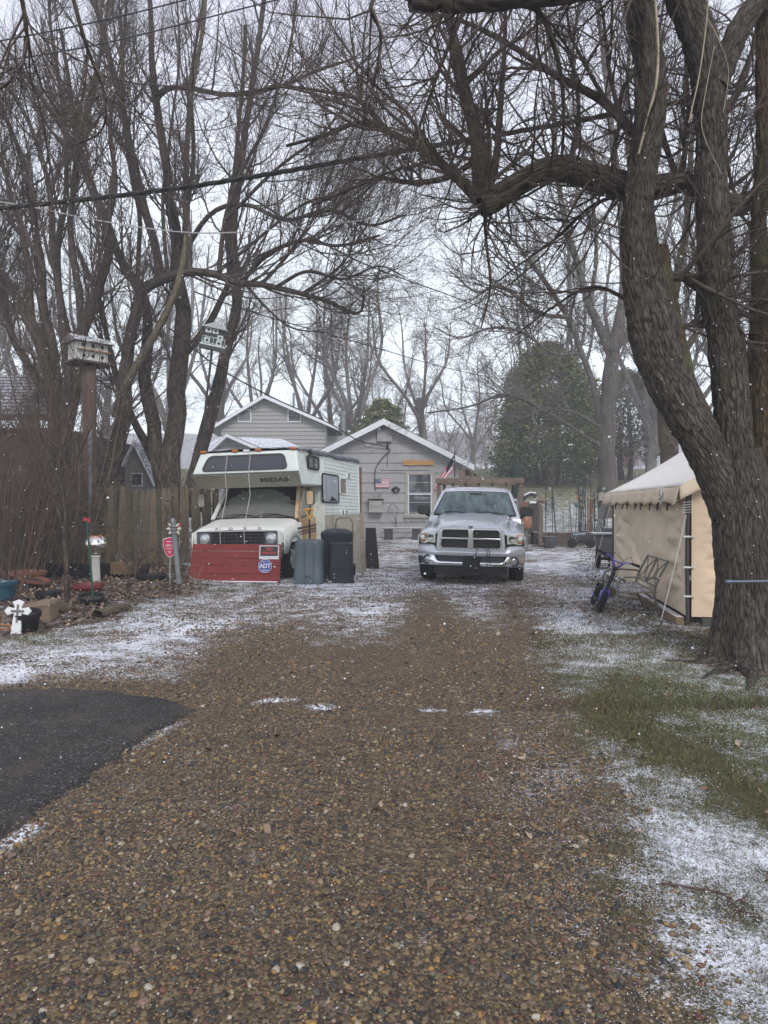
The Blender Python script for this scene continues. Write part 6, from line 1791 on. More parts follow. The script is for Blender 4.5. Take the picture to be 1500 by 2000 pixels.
# cab side with door
for s in (-1, 1):
    xS = s * .99
    m = MB(); 
    n = 30; rw = []
    for y in np.linspace(.0, 1.02, n):
        zb_ = .50
        if abs(y - .62) < .42: zb_ = max(zb_, .40 + math.sqrt(.42 ** 2 - (y - .62) ** 2))
        zt = lerp(.93, 1.12, min(1, y / .9))
        rw.append([(xS + s * (.0 if zb_ <= .5 else .02), y, zb_), (xS + s * .012, y, lerp(zb_, zt, .5)), (xS, y, zt)])
    m.grid(rw); m.build('fender', RVW, rv, smooth=True, solid=.02)
    m = MB()
    m.add([(xS, 1.03, .50), (xS, 1.98, .50), (xS, 1.98, 1.22), (xS, 1.03, 1.15)], [(0, 1, 2, 3)])
    m.build('door', RUST if s > 0 else RVW, rv, solid=.03, label='rust-streaked cab door' if s > 0 else None)
    fr = MB().ring([(1.03, 1.13), (1.98, 1.20), (1.98, 1.98), (1.45, 1.98)], [(1.14, 1.22), (1.86, 1.25), (1.86, 1.90), (1.48, 1.90)], xS - s * .11, xS - s * .05, 'x'); fr.build('door_frame', RUST if s > 0 else RVW, rv)
    MB().prism([(1.14, 1.22), (1.86, 1.25), (1.86, 1.90), (1.48, 1.90)], xS - s * .10, xS - s * .08, 'x').build('side_window', RVGL, rv)
    # striping
    m = MB()
    for k, (w_, c_) in enumerate(((.05, 0), (.035, .075), (.03, .13))):
        m.box((xS + s * .022, 1.55, 1.02 - c_), (.006, 1.6, w_), (rad(3), 0, 0))
    m.build('stripe', mat('stripe_brown', (.12, .065, .055), .6), rv)
    # mirror
    m = MB(); m.tube([(s * 1.0, 1.02, 1.20), (s * 1.18, .92, 1.27), (s * 1.24, .92, 1.36), (s * 1.24, .92, 1.5)], .013, 6); m.tube([(s * .93, 1.2, 1.86), (s * 1.2, .96, 1.80)], .010, 6); m.build('mirror_arm', IRON, rv, smooth=True)
    m = MB(); m.prism(rrect(.17, .30, .04, 4, s * 1.24, 1.62), .90, .96); mr_ = m.build('mirror', mat('mirror_case', (.05, .045, .04), .5), rv)
    m = MB(); m.prism(rrect(.14, .27, .03, 4, s * 1.24, 1.62), .893, .899); m.build('mirror_back', RUST if s > 0 else RVT, mr_)
    wheel(rv, s * .86, .62, .38, .38, .22, s, rim=mat('steel_wheel', (.30, .30, .28), .6, .2), rr=.58)
    wheel(rv, s * .90, 3.9, .38, .38, .22, s, rim=mat('steel_wheel', (.30, .30, .28), .6, .2), rr=.58)
# overcab bunk
WO = 1.19
def ring_at(y0, z0, y1, z1): pass
prof = [(.56, 2.60), (.40, 2.16), (.42, 2.12), (.64, 1.88), (1.35, 1.89), (1.96, 1.90), (1.96, 2.66), (.80, 2.64)]   # (y,z) outline of the bunk side
ti = [.90, 1.0, 1.0, .97, .98, 1.0, 1.0, .94]
m = MB()
vs = [(-WO * t, y, z) for (y, z), t in zip(prof, ti)] + [(WO * t, y, z) for (y, z), t in zip(prof, ti)]
n = len(prof)
m.add(vs, [tuple(range(n)), tuple(reversed(range(n, 2 * n)))] + [(i, i + n, (i + 1) % n + n, (i + 1) % n) for i in range(n)])
m.build('bunk', RVG, rv, bev=.035, smooth=True)
m = MB()   # taupe underside band
def bz_(t, x=1): return None
m.add([(-WO * 1.002, .392, 2.135), (WO * 1.002, .392, 2.135), (WO * .975, .63, 1.885), (-WO * .975, .63, 1.885), (-WO * 1.002, .42, 2.115), (WO * 1.002, .42, 2.115)], [(0, 1, 5, 4), (4, 5, 2, 3)])
m.v = [(x, y - .012, z - .02) for x, y, z in m.v]
m.build('bunk_apron', RVT, rv, solid=.008)
MB().bar((-WO, .385, 2.145), (WO, .385, 2.145), .02, .03).build('apron_trim', mat('trim_dark', (.10, .10, .09), .5), rv)
text('MIDAS', .15, mat('letter_brown', (.045, .04, .035), .5), rv, (.62, .485, 1.995), (rad(133), 0, 0), .003, sx=1.45, off=.004)
# front bunk window
def bunk_face(x, z, o_=0):
    t = (z - 2.16) / (2.60 - 2.16)
    return (x, lerp(.40, .56, t) - o_, z)
m = MB(); oo = rrect(1.82, .34, .10, 5, -.02, 2.375); ii = rrect(1.72, .27, .07, 5, -.02, 2.375)
# skewed like the photo: corners run out towards the bottom
f_ = lambda p: bunk_face(p[0] * (1 + .07 * (2.375 - p[1]) / .17), p[1], .02)
n = len(oo)
V_ = [f_(p) for p in oo] + [f_(p) for p in ii]
V_ += [(x, y + .04, z) for x, y, z in V_]
m.add(V_, [(i, (i + 1) % n, n + (i + 1) % n, n + i) for i in range(n)] + [(i, 2 * n + i, 2 * n + (i + 1) % n, (i + 1) % n) for i in range(n)] + [(n + i, n + (i + 1) % n, 3 * n + (i + 1) % n, 3 * n + i) for i in range(n)])
bwn = m.build('bunk_window', mat('seal_black', (.03, .03, .032), .5), rv)
m = MB(); m.add([(x, y + .008, z) for x, y, z in [f_(p) for p in ii]], [tuple(range(n))]); m.build('pane', mat('bunk_glass', (.05, .05, .06), .16, spec=.4, coat=.2, dirt=(.20, .20, .21), dirt_amt=.3, dscale=6), bwn)
# clearance lamps
for x, lab in ((-1.0, 0), (-.28, 0), (.24, 0), (1.02, 0)):
    MB().box((x, .56, 2.635), (.13, .07, .05)).build('marker_lamp', AMB2, rv, bev=.015)
MB().box((-.02, .555, 2.63), (.13, .03, .04)).build('badge_plate', WHITE, rv)
m = MB()
for x in (.90, 1.05):
    m.lathe([(.02, 0), (.03, -.10), (.055, -.16), (.058, -.165), (.05, -.16), (.02, -.1)], 16, M=Matrix.Translation((x, .80, 1.90)) @ Matrix.Rotation(-PI / 2, 4, 'X') @ Matrix.Rotation(0, 4, 'Z'))
m.build('horn', mat('horn_chrome', (.4, .4, .4), .3, .8), rv, smooth=True)
# coach box with ribbed side
def coach_z(y): return lerp(2.66, 2.72, (y - 1.96) / 3.1)
zb0 = .55
cut_y = 3.9
m = MB()
outl = [(1.97, zb0), (4.05, zb0), (5.05, 1.0), (5.05, coach_z(5.0) - .10), (4.98, coach_z(5.0)), (1.97, coach_z(1.97))]
m.prism(outl, -WO + .01, WO - .012, 'x'); m.build('coach_wall', RVG, rv, bev=.03)
# ribbed aluminium sheets on the right side, each panel a lapped strip
xs2 = WO - .01
for i in range(24):
    z0 = .62 + i * .0855
    if z0 > 2.60: break
    y0 = 1.985; y1 = 5.035
    if z0 < 1.0: y1 = 4.05 + (z0 - zb0) / .45
    MB().add([(xs2, y0, z0), (xs2, y1, z0), (xs2, y1, z0 + .082), (xs2, y0, z0 + .082), (xs2 + .012, y0, z0 + .004), (xs2 + .012, y1, z0 + .004), (xs2 + .004, y1, z0 + .08), (xs2 + .004, y0, z0 + .08)],
             [(4, 5, 6, 7), (0, 1, 5, 4), (2, 3, 7, 6), (0, 4, 7, 3), (1, 2, 6, 5)]).build('siding_panel', RVG, rv)
MB().bar((xs2 + .01, 4.0, .60), (xs2 + .01, 5.06, 1.03), .03, .05).build('edge_trim', WHITE, rv)
MB().bar((xs2 + .01, 1.975, .56), (xs2 + .01, 1.975, 2.62), .03, .03).build('edge_trim', WHITE, rv)
MB().bar((xs2 + .01, 5.05, 1.0), (xs2 + .01, 5.03, 2.64), .03, .03).build('edge_trim', WHITE, rv)
# front wall of the coach beside the cab
MB().box((0, 1.985, 1.25), (2 * WO - .03, .02, 1.35)).build('bulkhead', mat('rv_cream', (.58, .55, .46), .6, dirt=(.35, .28, .18), dirt_amt=.3), rv)
# place windows on the side by sight line
Mrv = Matrix.Translation(rv.location) @ rv.rotation_euler.to_matrix().to_4x4()
def rv_side(px, py, x=WO):
    o_ = Mrv.inverted() @ Vector((0, 0, CAMZ)); q = P(px, py, 10.0)
    d = (Mrv.inverted() @ Vector(q)) - o_
    t = (x - o_.x) / d.x
    p = o_ + d * t
    return p.y, p.z
def side_win(name, px0, py0, px1, py1, r, gl, fm=BLACK, fw=.03, label=None):
    (ya, za), (yb, zb_) = rv_side(px0, py0), rv_side(px1, py1)
    if abs(yb - ya) < .05: yb = ya + .2
    w, h = abs(yb - ya), abs(za - zb_)
    cy, cz = (ya + yb) / 2, (za + zb_) / 2
    f = MB().ring(rrect(w, h, r, 4, cy, cz), rrect(w - 2 * fw, h - 2 * fw, max(.01, r - fw), 4, cy, cz), WO - .01, WO + .03, 'x').build(name, fm, rv)
    MB().prism(rrect(w - 2 * fw, h - 2 * fw, max(.01, r - fw), 4, cy, cz), WO + .004, WO + .014, 'x').build('pane', gl, f)
    if label: f['label'] = label
    return cy, cz, w, h, f
FOIL = mat('foil_cover', (.42, .45, .50), .32, .35, bump=.02, bscale=6, var=.15)
cy, cz, w, h, f = side_win('side_window', 600, 888, 622, 919, .07, mat('bunk_side_glass', (.15, .15, .155), .15, coat=.4))
MB().box((WO + .02, cy, cz), (.02, .02, h - .05)).build('mullion', BLACK, f)
cy, cz, w, h, f = side_win('side_window', 628, 923, 661, 983, .10, FOIL, label='large window covered with wrinkled silver foil')
MB().add([(WO + .017, cy - w * .1, cz - h * .44), (WO + .017, cy + w * .42, cz - h * .42), (WO + .017, cy + w * .05, cz - h * .26)], [(0, 1, 2)]).build('torn_gap', GRDARK, f)
side_win('side_window', 662, 933, 676, 966, .04, mat('tan_curtain_glass', (.24, .215, .17), .2, coat=.3), WHITE, .02)
side_win('sticker', 677, 924, 683, 935, .01, mat('sticker_green', (.22, .27, .20), .6), WHITE, .004)
for a in (666, 673): side_win('vent', a, 997, a + 5, 1012, .01, mat('vent_grey', (.13, .13, .12), .6), WHITE, .01)
# roof tarp: lumpy sheet hanging over the edges
m = MB(); rows = []
g_ = np.random.default_rng(12)
for y in np.linspace(.60, 5.06, 46):
    r_ = []
    for u in np.linspace(-1.06, 1.06, 40):
        a = abs(u); x = u * WO * min(1, .92 + .03 * (y > 1)) 
        zt = np.interp(y, [.6, .9, 1.96, 5.0], [2.625, 2.66, 2.69, 2.74]) + .03 * (1 - u * u)
        zt += .028 * (noise3(x * 3.5, y * 3.5, 3) - .3) + .02 * noise3(x * 9, y * 9, 3)
        if a > .97: zt -= (a - .97) * (1.1 + .7 * noise3(y * 5, u * 3, 2)) * (1 if y > 1.1 else .35); x = math.copysign(WO * 1.012 + .012, u) if y > 1 else x
        r_.append((x, y + .02 * (noise3(x * 6, 2, y * 6) - .5), zt))
    rows.append(r_)
m.grid(rows); m.build('roof_tarp', TARP, rv, smooth=True, solid=.012, ang=180)
for x in (-.42, .10):
    m = MB(); m.tube([(x - .02, .55, 2.62), (x, .375, 2.14), (x + .04, .35, 1.7), (x + .06, -.03, 1.03), (x + .07, -.04, .60)], .006, 5); m.build('tie_rope', mat('rope_pale', (.5, .5, .46), .8), rv)

# ------------------------------------------------------------------ red board with signs
RED = mat('red_board', (.19, .021, .018), .7, var=.18, vscale=2.5, stretch=(1, 1, 5), bump=.001, bscale=30)
pA, pB = G(368, 1136), G(546, 1138)
rb = thing('board_panel', 'dark red panel of five horizontal boards leaning on the motorhome\'s front', 'board panel', pA, math.atan2(pB[1] - pA[1], pB[0] - pA[0]))
rb.rotation_euler.x = rad(-7)
wb_ = float(np.linalg.norm(pB - pA)); hh = .735
edges = [0, .165, .325, .46, .60, hh]
lean = .06
for k in range(5):
    z0, z1 = edges[k] + .004, edges[k + 1] - .004
    s0, s1 = lean * z0 / hh, lean * z1 / hh
    e0, e1 = .02 * z0 / hh, .02 * z1 / hh
    MB().add([(s0, -.012 + .003 * (k % 2), z0), (wb_ + e0, -.012 + .003 * (k % 2), z0), (wb_ + e1, -.012 + .003 * (k % 2), z1), (s1, -.012 + .003 * (k % 2), z1), (s0, .012, z0), (wb_ + e0, .012, z0), (wb_ + e1, .012, z1), (s1, .012, z1)],
             [(0, 1, 2, 3), (7, 6, 5, 4), (0, 4, 5, 1), (2, 6, 7, 3), (0, 3, 7, 4), (1, 5, 6, 2)]).build('board', RED, rb)
for x in (.3, 1.4): MB().box((x, .03, hh / 2), (.07, .03, hh - .05)).build('batten', RED, rb)
MB().box((wb_ / 2, -.02, .012), (wb_ * .96, .05, .02)).build('snow_edge', SNOW, rb)
def on_rb(px, py):   # local x,z on panel
    k = 98.5
    return (px - 368) / 178.5 * wb_, (1136 - py) / 75 * hh
def mount(name, label, cat, lx, lz, off=-.018):
    Mr = Matrix.Translation(rb.location) @ rb.rotation_euler.to_matrix().to_4x4()
    q = Mr @ Vector((lx, off, lz))
    return thing(name, label, cat, q, rot=tuple(rb.rotation_euler))
x_, z_ = on_rb(525, 1077)
ns = mount('warning_sign', 'small black NO TRESPASSING sign in red letters, upper right on the red boards', 'sign', x_, z_)
MB().box((0, 0, 0), (.385, .006, .265)).build('frame', mat('sign_white', (.62, .62, .62), .5), ns)
MB().box((0, -.005, .022), (.345, .004, .185)).build('face', mat('sign_black', (.02, .02, .022), .4), ns)
SR = mat('sign_red', (.62, .03, .025), .5)
text('NO', .085, SR, ns, (0, -.009, .065), extrude=.001, off=.001)
text('TRESPASSING', .062, SR, ns, (0, -.009, -.012), extrude=.001, sx=.80, off=.001)
x_, z_ = on_rb(518, 1104)
ad = mount('alarm_sign', 'blue octagonal alarm-company sign stuck low on the red boards', 'sign', x_, z_)
def octo(r, sq=1.0): return [(r * math.cos(rad(22.5 + 45 * k)), r * math.sin(rad(22.5 + 45 * k)) * sq) for k in range(8)]
MB().prism(octo(.142), -.003, .003).build('face', mat('sign_blue', (.025, .05, .30), .4), ad)
MB().ring(octo(.136), octo(.126), -.006, -.003).build('border', mat('sign_white', (.6, .6, .6)), ad)
text('ADT', .115, mat('sign_white', (.6, .6, .6)), ad, (0, -.007, .0), extrude=.001, off=.004, sx=.92)
text('Security', .035, mat('sign_white', (.6, .6, .6)), ad, (0, -.007, .083), extrude=.001)
m = MB(); m.box((0, -.005, -.075), (.14, .002, .008)).box((0, -.005, -.093), (.10, .002, .008)); m.build('small_print', mat('sign_white', (.6, .6, .6)), ad)
# ------------------------------------------------------------------ bins and leaning things
BIN1 = mat('bin_bluegrey', (.070, .095, .108), .5, var=.08, bump=.001, dirt=(.17, .19, .19), dirt_amt=.2, dscale=4, snow=.3, snow_dir=.7)
BIN2 = mat('bin_charcoal', (.020, .023, .033), .6, spec=.3, var=.1, snow=.35, snow_dir=.7, dirt=(.07, .07, .075), dirt_amt=.25, dscale=5)
def sq_ring(w, d, r, z, n=4): return [(x, y, z) for x, y in rrect(w, d, r, n)]
p = G(605, 1138)
t = thing('garbage_bin', 'upturned blue-grey plastic bin standing right of the red boards', 'bin', p, rad(-4))
m = MB(); rows = [sq_ring(w, w * .92, r, z) for z, w, r in ((0, .57, .10), (.20, .565, .10), (.215, .545, .10), (.60, .525, .10), (.78, .51, .10), (.81, .49, .09), (.825, .44, .08))]
m.grid(rows, close=True); k = len(rows[0]); n0 = len(m.v) - k; m.f.append(tuple(range(n0, n0 + k))); m.m.append(0); m.build('body', BIN1, t, smooth=True, ang=40)
MB().box((-.06, -.255, .42), (.012, .02, .70)).box((.12, -.252, .42), (.012, .02, .70)).build('seam_rib', BIN1, t)
MB().ring(rrect(.17, .20, .03, 3, .02, .09), rrect(.12, .13, .02, 3, .02, .08), -.29, -.25).build('handle', BIN1, t)
p = G(665, 1136)
t = thing('garbage_bin', 'upturned near-black plastic bin, front right of the bin cluster', 'bin', p, rad(5))
m = MB(); rows = [sq_ring(w, w * .9, r, z) for z, w, r in ((0, .53, .10), (.05, .525, .10), (.06, .50, .10), (.34, .475, .09), (.70, .44, .09), (.745, .435, .09), (.755, .41, .08))]
m.grid(rows, close=True); k = len(rows[0]); n0 = len(m.v) - k; m.f.append(tuple(range(n0, n0 + k))); m.m.append(0); m.build('body', BIN2, t, smooth=True, ang=40)
MB().tube([(-.20, -.24, .30), (-.17, -.255, .28), (.10, -.255, .28), (.14, -.24, .30)], .010, 6).build('handle', BIN2, t)
MB().tube([(-.26, -.18, .06), (-.23, -.25, .03), (-.17, -.26, .02)], .012, 6).build('rim_hook', mat('pale_plastic', (.4, .42, .42)), t)
BQ = 14.65
p = P(658, 1000, BQ); p[2] = 0
t = thing('wheeled_bin', 'tall dark wheeled bin with a domed lid behind the two upturned bins', 'bin', p, rad(3))
m = MB(); rows = [sq_ring(w, w * .95, r, z) for z, w, r in ((.06, .46, .06), (.78, .60, .07))]
m.grid(rows, close=True); m.build('body', BIN2, t, smooth=True)
m = MB(); rows = [sq_ring(w, w * .95, r, z) for z, w, r in ((.74, .625, .07), (.80, .64, .07), (.88, .65, .07), (.90, .66, .07), (.93, .64, .07), (.985, .42, .07), (1.0, .20, .05))]
m.grid(rows, close=True); k = len(rows[0]); n0 = len(m.v) - k; m.f.append(tuple(range(n0, n0 + k))); m.m.append(0); m.build('lid', BIN2, t, smooth=True, ang=40)
for s in (-1, 1): MB().lathe([(.11, -.025), (.11, .025)], 18, M=Matrix.Translation((s * .27, .22, .11)) @ Matrix.Rotation(PI / 2, 4, 'Y')).build('wheel', TIRE, t)
m = MB(); m.tube([(-.24, .34, .9), (-.25, .35, 1.06), (-.20, .36, 1.14), (-.14, .36, 1.165), (.12, .36, 1.165), (.18, .36, 1.14), (.22, .35, 1.06), (.22, .34, .9)], .014, 8)
ht = thing('hand_cart', 'bent tube handle of a cart sticking up behind the wheeled bin', 'hand cart', (p[0] + .12, BQ + .35, 0))
m = MB(); m.tube([(-.17, 0, .05), (-.17, 0, 1.10), (-.14, 0, 1.19), (-.08, 0, 1.22), (.10, 0, 1.22), (.16, 0, 1.19), (.19, 0, 1.10), (.19, 0, .05)], .014, 8).box((.01, -.1, .03), (.4, .25, .02)); m.build('frame', mat('cart_tube', (.16, .14, .13), .5, .5), ht, smooth=True)
for s in (-.2, .22): MB().lathe([(.12, -.025), (.12, .025)], 16, M=Matrix.Translation((s, .08, .12)) @ Matrix.Rotation(PI / 2, 4, 'Y')).build('wheel', TIRE, ht)
# speckled slab
SLAB = mat('osb_slab', (.22, .205, .155), .85, col2=(.40, .38, .33), vscale=38, dirt=(.15, .135, .10), dirt_amt=.45, dscale=2.5)
pa, pb_ = P(636, 1100, 15.7), G(713, 1117)
t = thing('leaning_board', 'big speckled tan sheet leaning on the motorhome behind the bins', 'board', (pb_[0], pb_[1], 0), rz=rad(-6), rot=(rad(-5), rad(-1), rad(-6)))
wS = .90
MB().add([(-wS, -.02, 0), (0, -.02, 0), (-.07, -.02, 1.30), (-wS, -.02, 1.28), (-wS, .02, 0), (0, .02, 0), (-.07, .02, 1.30), (-wS, .02, 1.28)], [(0, 1, 2, 3), (7, 6, 5, 4), (0, 4, 5, 1), (2, 6, 7, 3), (0, 3, 7, 4), (1, 5, 6, 2)]).build('sheet', SLAB, t)
MB().add([(-.06, -.05, 0), (.03, -.05, 0), (-.045, -.05, 1.31), (-.115, -.05, 1.31), (-.06, .04, 0), (.03, .04, 0), (-.045, .04, 1.31), (-.115, .04, 1.31)], [(0, 1, 2, 3), (7, 6, 5, 4), (0, 4, 5, 1), (2, 6, 7, 3), (0, 3, 7, 4), (1, 5, 6, 2)]).build('edge_board', mat('tan_edge', (.25, .22, .16), .8, var=.2), t)
MB().box((-.72, -.022, .64), (.035, .012, 1.26)).build('batten', mat('tan_edge', (.25, .22, .16)), t)
pk_ = G(727, 1110)
t = thing('leaning_board', 'narrow black tapered panel leaning right of the speckled sheet', 'panel', (pk_[0] - .16, pk_[1], 0), rot=(rad(-3), 0, rad(-4)))
MB().prism([(0, 0), (.33, 0), (.24, .95), (0, .95)], -.03, .03).build('panel', mat('tar_black', (.012, .012, .013), .75, bump=.004, bscale=20, snow=.4), t, bev=.01)
MB().bar((.31, -.035, .02), (.235, -.035, .94), .05, .02).build('edge_strip', mat('grey_mud', (.05, .048, .045), .9, var=.3), t)
# shovel
shv = thing('shovel', 'shovel with a yellow D-handle leaning against the rusty camper door', 'shovel', (P(607, 1000, 14.75)[0], 14.75, 0), rot=(rad(-6), rad(-2), 0))
MB().tube([(0, 0, .05), (0, 0, 1.22)], .018, 8).build('shaft', BLACK, shv, smooth=True)
YEL = mat('yellow_plastic', (.60, .30, .02), .45)
m = MB(); m.tube([(0, 0, 1.18), (-.02, 0, 1.26), (-.085, 0, 1.38), (-.08, 0, 1.41)], .017, 7); m.tube([(0, 0, 1.18), (.02, 0, 1.26), (.085, 0, 1.38), (.08, 0, 1.41)], .017, 7); m.tube([(-.09, 0, 1.405), (.09, 0, 1.405)], .022, 8); m.build('grip', YEL, shv, smooth=True)
MB().grid([[(u * .17, -.03 + .03 * u * u, z) for u in np.linspace(-1, 1, 7)] for z in (.02, .18, .34)]).build('blade', mat('blade_dark', (.05, .05, .055), .5), shv, solid=.006)
# ------------------------------------------------------------------ left bed things
def stake(name, label, cat, base, height, r, m_, lean=(0, 0), part='stake', n=8):
    b = np.array(base, float); b[2] = float(Hg(b[0], b[1]))
    t = thing(name, label, cat, b, rot=(rad(lean[0]), rad(lean[1]), 0))
    MB().tube([(0, 0, -.05), (0, 0, height)], r, n).build(part, m_, t, smooth=True)
    return t
b = G(350, 1152)
mp2 = stake('metal_post', 'grey galvanised fence post leaning slightly left of the red boards', 'post', b, 1.16, .045, mat('post_galv', (.17, .19, .19), .7, .1, var=.25, vscale=8, bump=.002, bscale=20), (0, -5.5), 'shaft', 14)
MB().lathe([(.05, 1.10), (.052, 1.14), (.04, 1.19), (.001, 1.21)], 14).build('cap', STEEL, mp2, smooth=True)
m = MB()
for z in (.98, .92, 1.04): m.tube([(.05 * math.cos(a), .05 * math.sin(a), z) for a in np.linspace(0, 2 * PI, 13)], .006, 5)
m.build('band', IRON, mp2)
wire('fence_wire', 'thin dark wire and stem strung left from the grey post across the thicket', [P(340, 1046, 12.6), P(300, 1042, 12.8), P(240, 1034, 13), P(170, 1025, 13.3), P(120, 1020, 13.5)], .008, mat('old_wire', (.05, .04, .035)), 'wire')
b = G(332, 1150)
xs_t = stake('alarm_stake_sign', 'small red shield-shaped home security sign on a thin stake beside the grey post', 'sign', b, .45, .010, mat('stake_alu', (.4, .42, .42), .4, .5))
shield = [(-.125, .80), (-.07, .822), (0, .84), (.07, .822), (.125, .80), (.122, .68), (.10, .60), (.06, .52), (0, .465), (-.06, .52), (-.10, .60), (-.122, .68)]
def scl(out, k, cz=.66): return [(x * k, cz + (z - cz) * k) for x, z in out]
MB().prism(shield, -.006, .006).build('border', mat('sign_white', (.6, .6, .6)), xs_t)
MB().prism(scl(shield, .92), -.010, -.0062).build('face', mat('shield_red', (.50, .012, .07), .45), xs_t)
SWm = mat('sign_white', (.6, .6, .6))
text('xfinity', .062, SWm, xs_t, (0, -.012, .695), extrude=.0008, off=.001)
text('home', .056, SWm, xs_t, (0, -.012, .64), extrude=.0008)
m = MB(); m.box((0, -.012, .76), (.12, .001, .014)).box((0, -.012, .585), (.07, .001, .008)).box((0, -.012, .565), (.05, .001, .007)); m.build('small_print', SWm, xs_t)
fl = stake('flower_ornament', 'white-petalled metal flower ornament with a red centre on a stake', 'garden ornament', G(330, 1150) + np.array((0, .35, 0)), .98, .006, IRON)
m = MB()
for k in range(8):
    a = 2 * PI * k / 8
    m.lathe([(.001, -.05), (.028, 0), (.001, .05)], 6, M=Matrix.Translation((.095 * math.cos(a) - .01, -.02, .98 + .095 * math.sin(a))) @ Matrix.Rotation(-a + PI / 2, 4, 'Y') @ Matrix.Diagonal((1, .3, 1, 1)))
m.build('petals', mat('petal_white', (.55, .52, .42), .6), fl, smooth=True)
MB().lathe([(.001, -.02), (.05, -.01), (.05, .01), (.001, .02)], 14, M=Matrix.Translation((-.01, -.03, .98)) @ Matrix.Rotation(PI / 2, 4, 'X')).build('flower_centre', mat('petal_red', (.35, .02, .025), .5), fl, smooth=True)
MB().box((.10, -.02, 1.05), (.09, .01, .03), (0, rad(-40), 0)).build('red_leaf', mat('petal_red', (.35, .02, .025)), fl)
# globe on pedestal
b = G(187, 1150)
pd = thing('pedestal', 'fluted white column pedestal under the mirrored globe', 'pedestal', (b[0], b[1], float(Hg(b[0], b[1]))))
n = 28; rows = []
for z, r_ in ((-.02, .085), (.03, .085), (.03, .075), (.10, .078), (.44, .066), (.44, .074), (.47, .082), (.50, .082)):
    rows.append([((r_ * (1 - .07 * (k % 2) * (.03 < z < .44 or z in (.03, .44)))) * math.cos(2 * PI * k / n), (r_ * (1 - .07 * (k % 2))) * math.sin(2 * PI * k / n), z) for k in range(n)])
m = MB(); m.grid(rows, close=True); m.build('column', mat('column_white', (.50, .49, .45), .75, var=.15, dirt=(.25, .22, .17), dirt_amt=.4, dscale=8), pd)
gb = thing('gazing_ball', 'mirrored silver garden globe with a copper-tinted top', 'gazing ball', (b[0], b[1], float(Hg(b[0], b[1])) + .50))
R_ = .19
m = MB(); m.lathe([(max(.001, R_ * math.sin(a)), R_ * .98 - R_ * math.cos(a)) for a in np.linspace(.02, PI - .02, 25)], 36); 
gm = bpy.data.materials.new('mirror_globe'); gm.use_nodes = True
gN, gL = gm.node_tree.nodes, gm.node_tree.links
gb_ = gN['Principled BSDF']; gb_.inputs['Metallic'].default_value = 1; gb_.inputs['Roughness'].default_value = .06
gt = gN.new('ShaderNodeTexCoord'); gs = gN.new('ShaderNodeSeparateXYZ'); gL.new(gt.outputs['Object'], gs.inputs[0])
gr_ = gN.new('ShaderNodeValToRGB'); gr_.color_ramp.elements[0].position = .28; gr_.color_ramp.elements[0].color = (.82, .80, .76, 1); gr_.color_ramp.elements[1].position = .34; gr_.color_ramp.elements[1].color = (.62, .26, .12, 1)
gL.new(gs.outputs[2], gr_.inputs[0]); gL.new(gr_.outputs[0], gb_.inputs['Base Color'])
m.build('sphere', gm, gb, smooth=True, ang=180)
MB().lathe([(.06, 0), (.07, .02), (.05, .035)], 16).build('collar', mat('copper_rim', (.35, .15, .07), .3, .9), gb, smooth=True)
def pot(name, label, cat, base, r0, r1, h, m_, rim=.03, lift=0.0, tilt=(0, 0), square=False, cavity=True, wdt=None):
    b = np.array(base, float); b[2] = float(Hg(b[0], b[1])) - .02 + lift
    t = thing(name, label, cat, b, rot=(rad(tilt[0]), rad(tilt[1]), 0))
    if square:
        m = MB(); rows = [sq_ring(a, a, .02, z) for a, z in ((r0 * 2, 0), (r1 * 2, h - .05), (r1 * 2.12, h - .05), (r1 * 2.12, h), (r1 * 1.92, h), (r1 * 1.8, h - .10), (.02, h - .10))]
        m.grid(rows, close=True)
    else:
        m = MB().lathe([(r0, 0), (r1, h - .05), (r1 + rim, h - .05), (r1 + rim, h), (r1 - .01, h), (r1 - .03, h - .06), (.001, h - .06)], 28)
    m.build('pot', m_, t, smooth=True, ang=35)
    MB().lathe([(.001, h - .075), (r1 * .96, h - .072), (r1 * .96, h - .05), (.001, h - .045)], 18).build('soil', mat('pot_soil', (.05, .035, .025), .95, snow=.25, bump=.01), t)
    return t
TERRA = mat('terracotta', (.24, .10, .062), .75, var=.15, dirt=(.36, .27, .22), dirt_amt=.3, dscale=6, snow=.15)
b = G(172, 1168); pot('bowl_planter', 'low dark red bowl planter in front of the fluted pedestal', 'planter', b, .17, .23, .15, mat('bowl_red', (.14, .02, .022), .55, var=.15), .02)
b = G(46, 1150); pot('saucer_planter', 'wide shallow terracotta bowl among dead leaves, upper left bed', 'planter', b, .22, .36, .20, TERRA, .025, .05)
b = G(78, 1152); pot('saucer_planter', 'tilted terracotta dish propped right of the wide terracotta bowl', 'planter', b + np.array((0, -.25, 0)), .14, .24, .10, TERRA, .02, .08, (0, 14))
b = G(4, 1186); pot('blue_planter', 'teal-blue glazed pot cut by the photo\'s left edge', 'planter', b, .16, .19, .30, mat('teal_glaze', (.015, .06, .095), .4, var=.1), .02)
b = G(88, 1216); pot('square_planter', 'tan tapered square pot tipped toward the cross', 'planter', b, .11, .165, .27, mat('tan_pot', (.22, .16, .11), .8, var=.12), .02, .0, (0, -8), True)
b = G(52, 1232); pot('black_pot', 'black plastic nursery pot directly behind the white cross', 'plant pot', b, .12, .15, .26, BLACK, .015, 0, (10, 4))
b = G(178, 1192); pot('black_pot', 'black plastic pot sunk in leaves at the foot of the green stake', 'plant pot', b, .13, .16, .16, BLACK, .015, -.02, (12, 8))
b = G(68, 1188); pot('black_pot', 'small black pot half buried behind the tan square pot', 'plant pot', b + np.array((0, .4, 0)), .13, .17, .15, BLACK, .015, -.03)
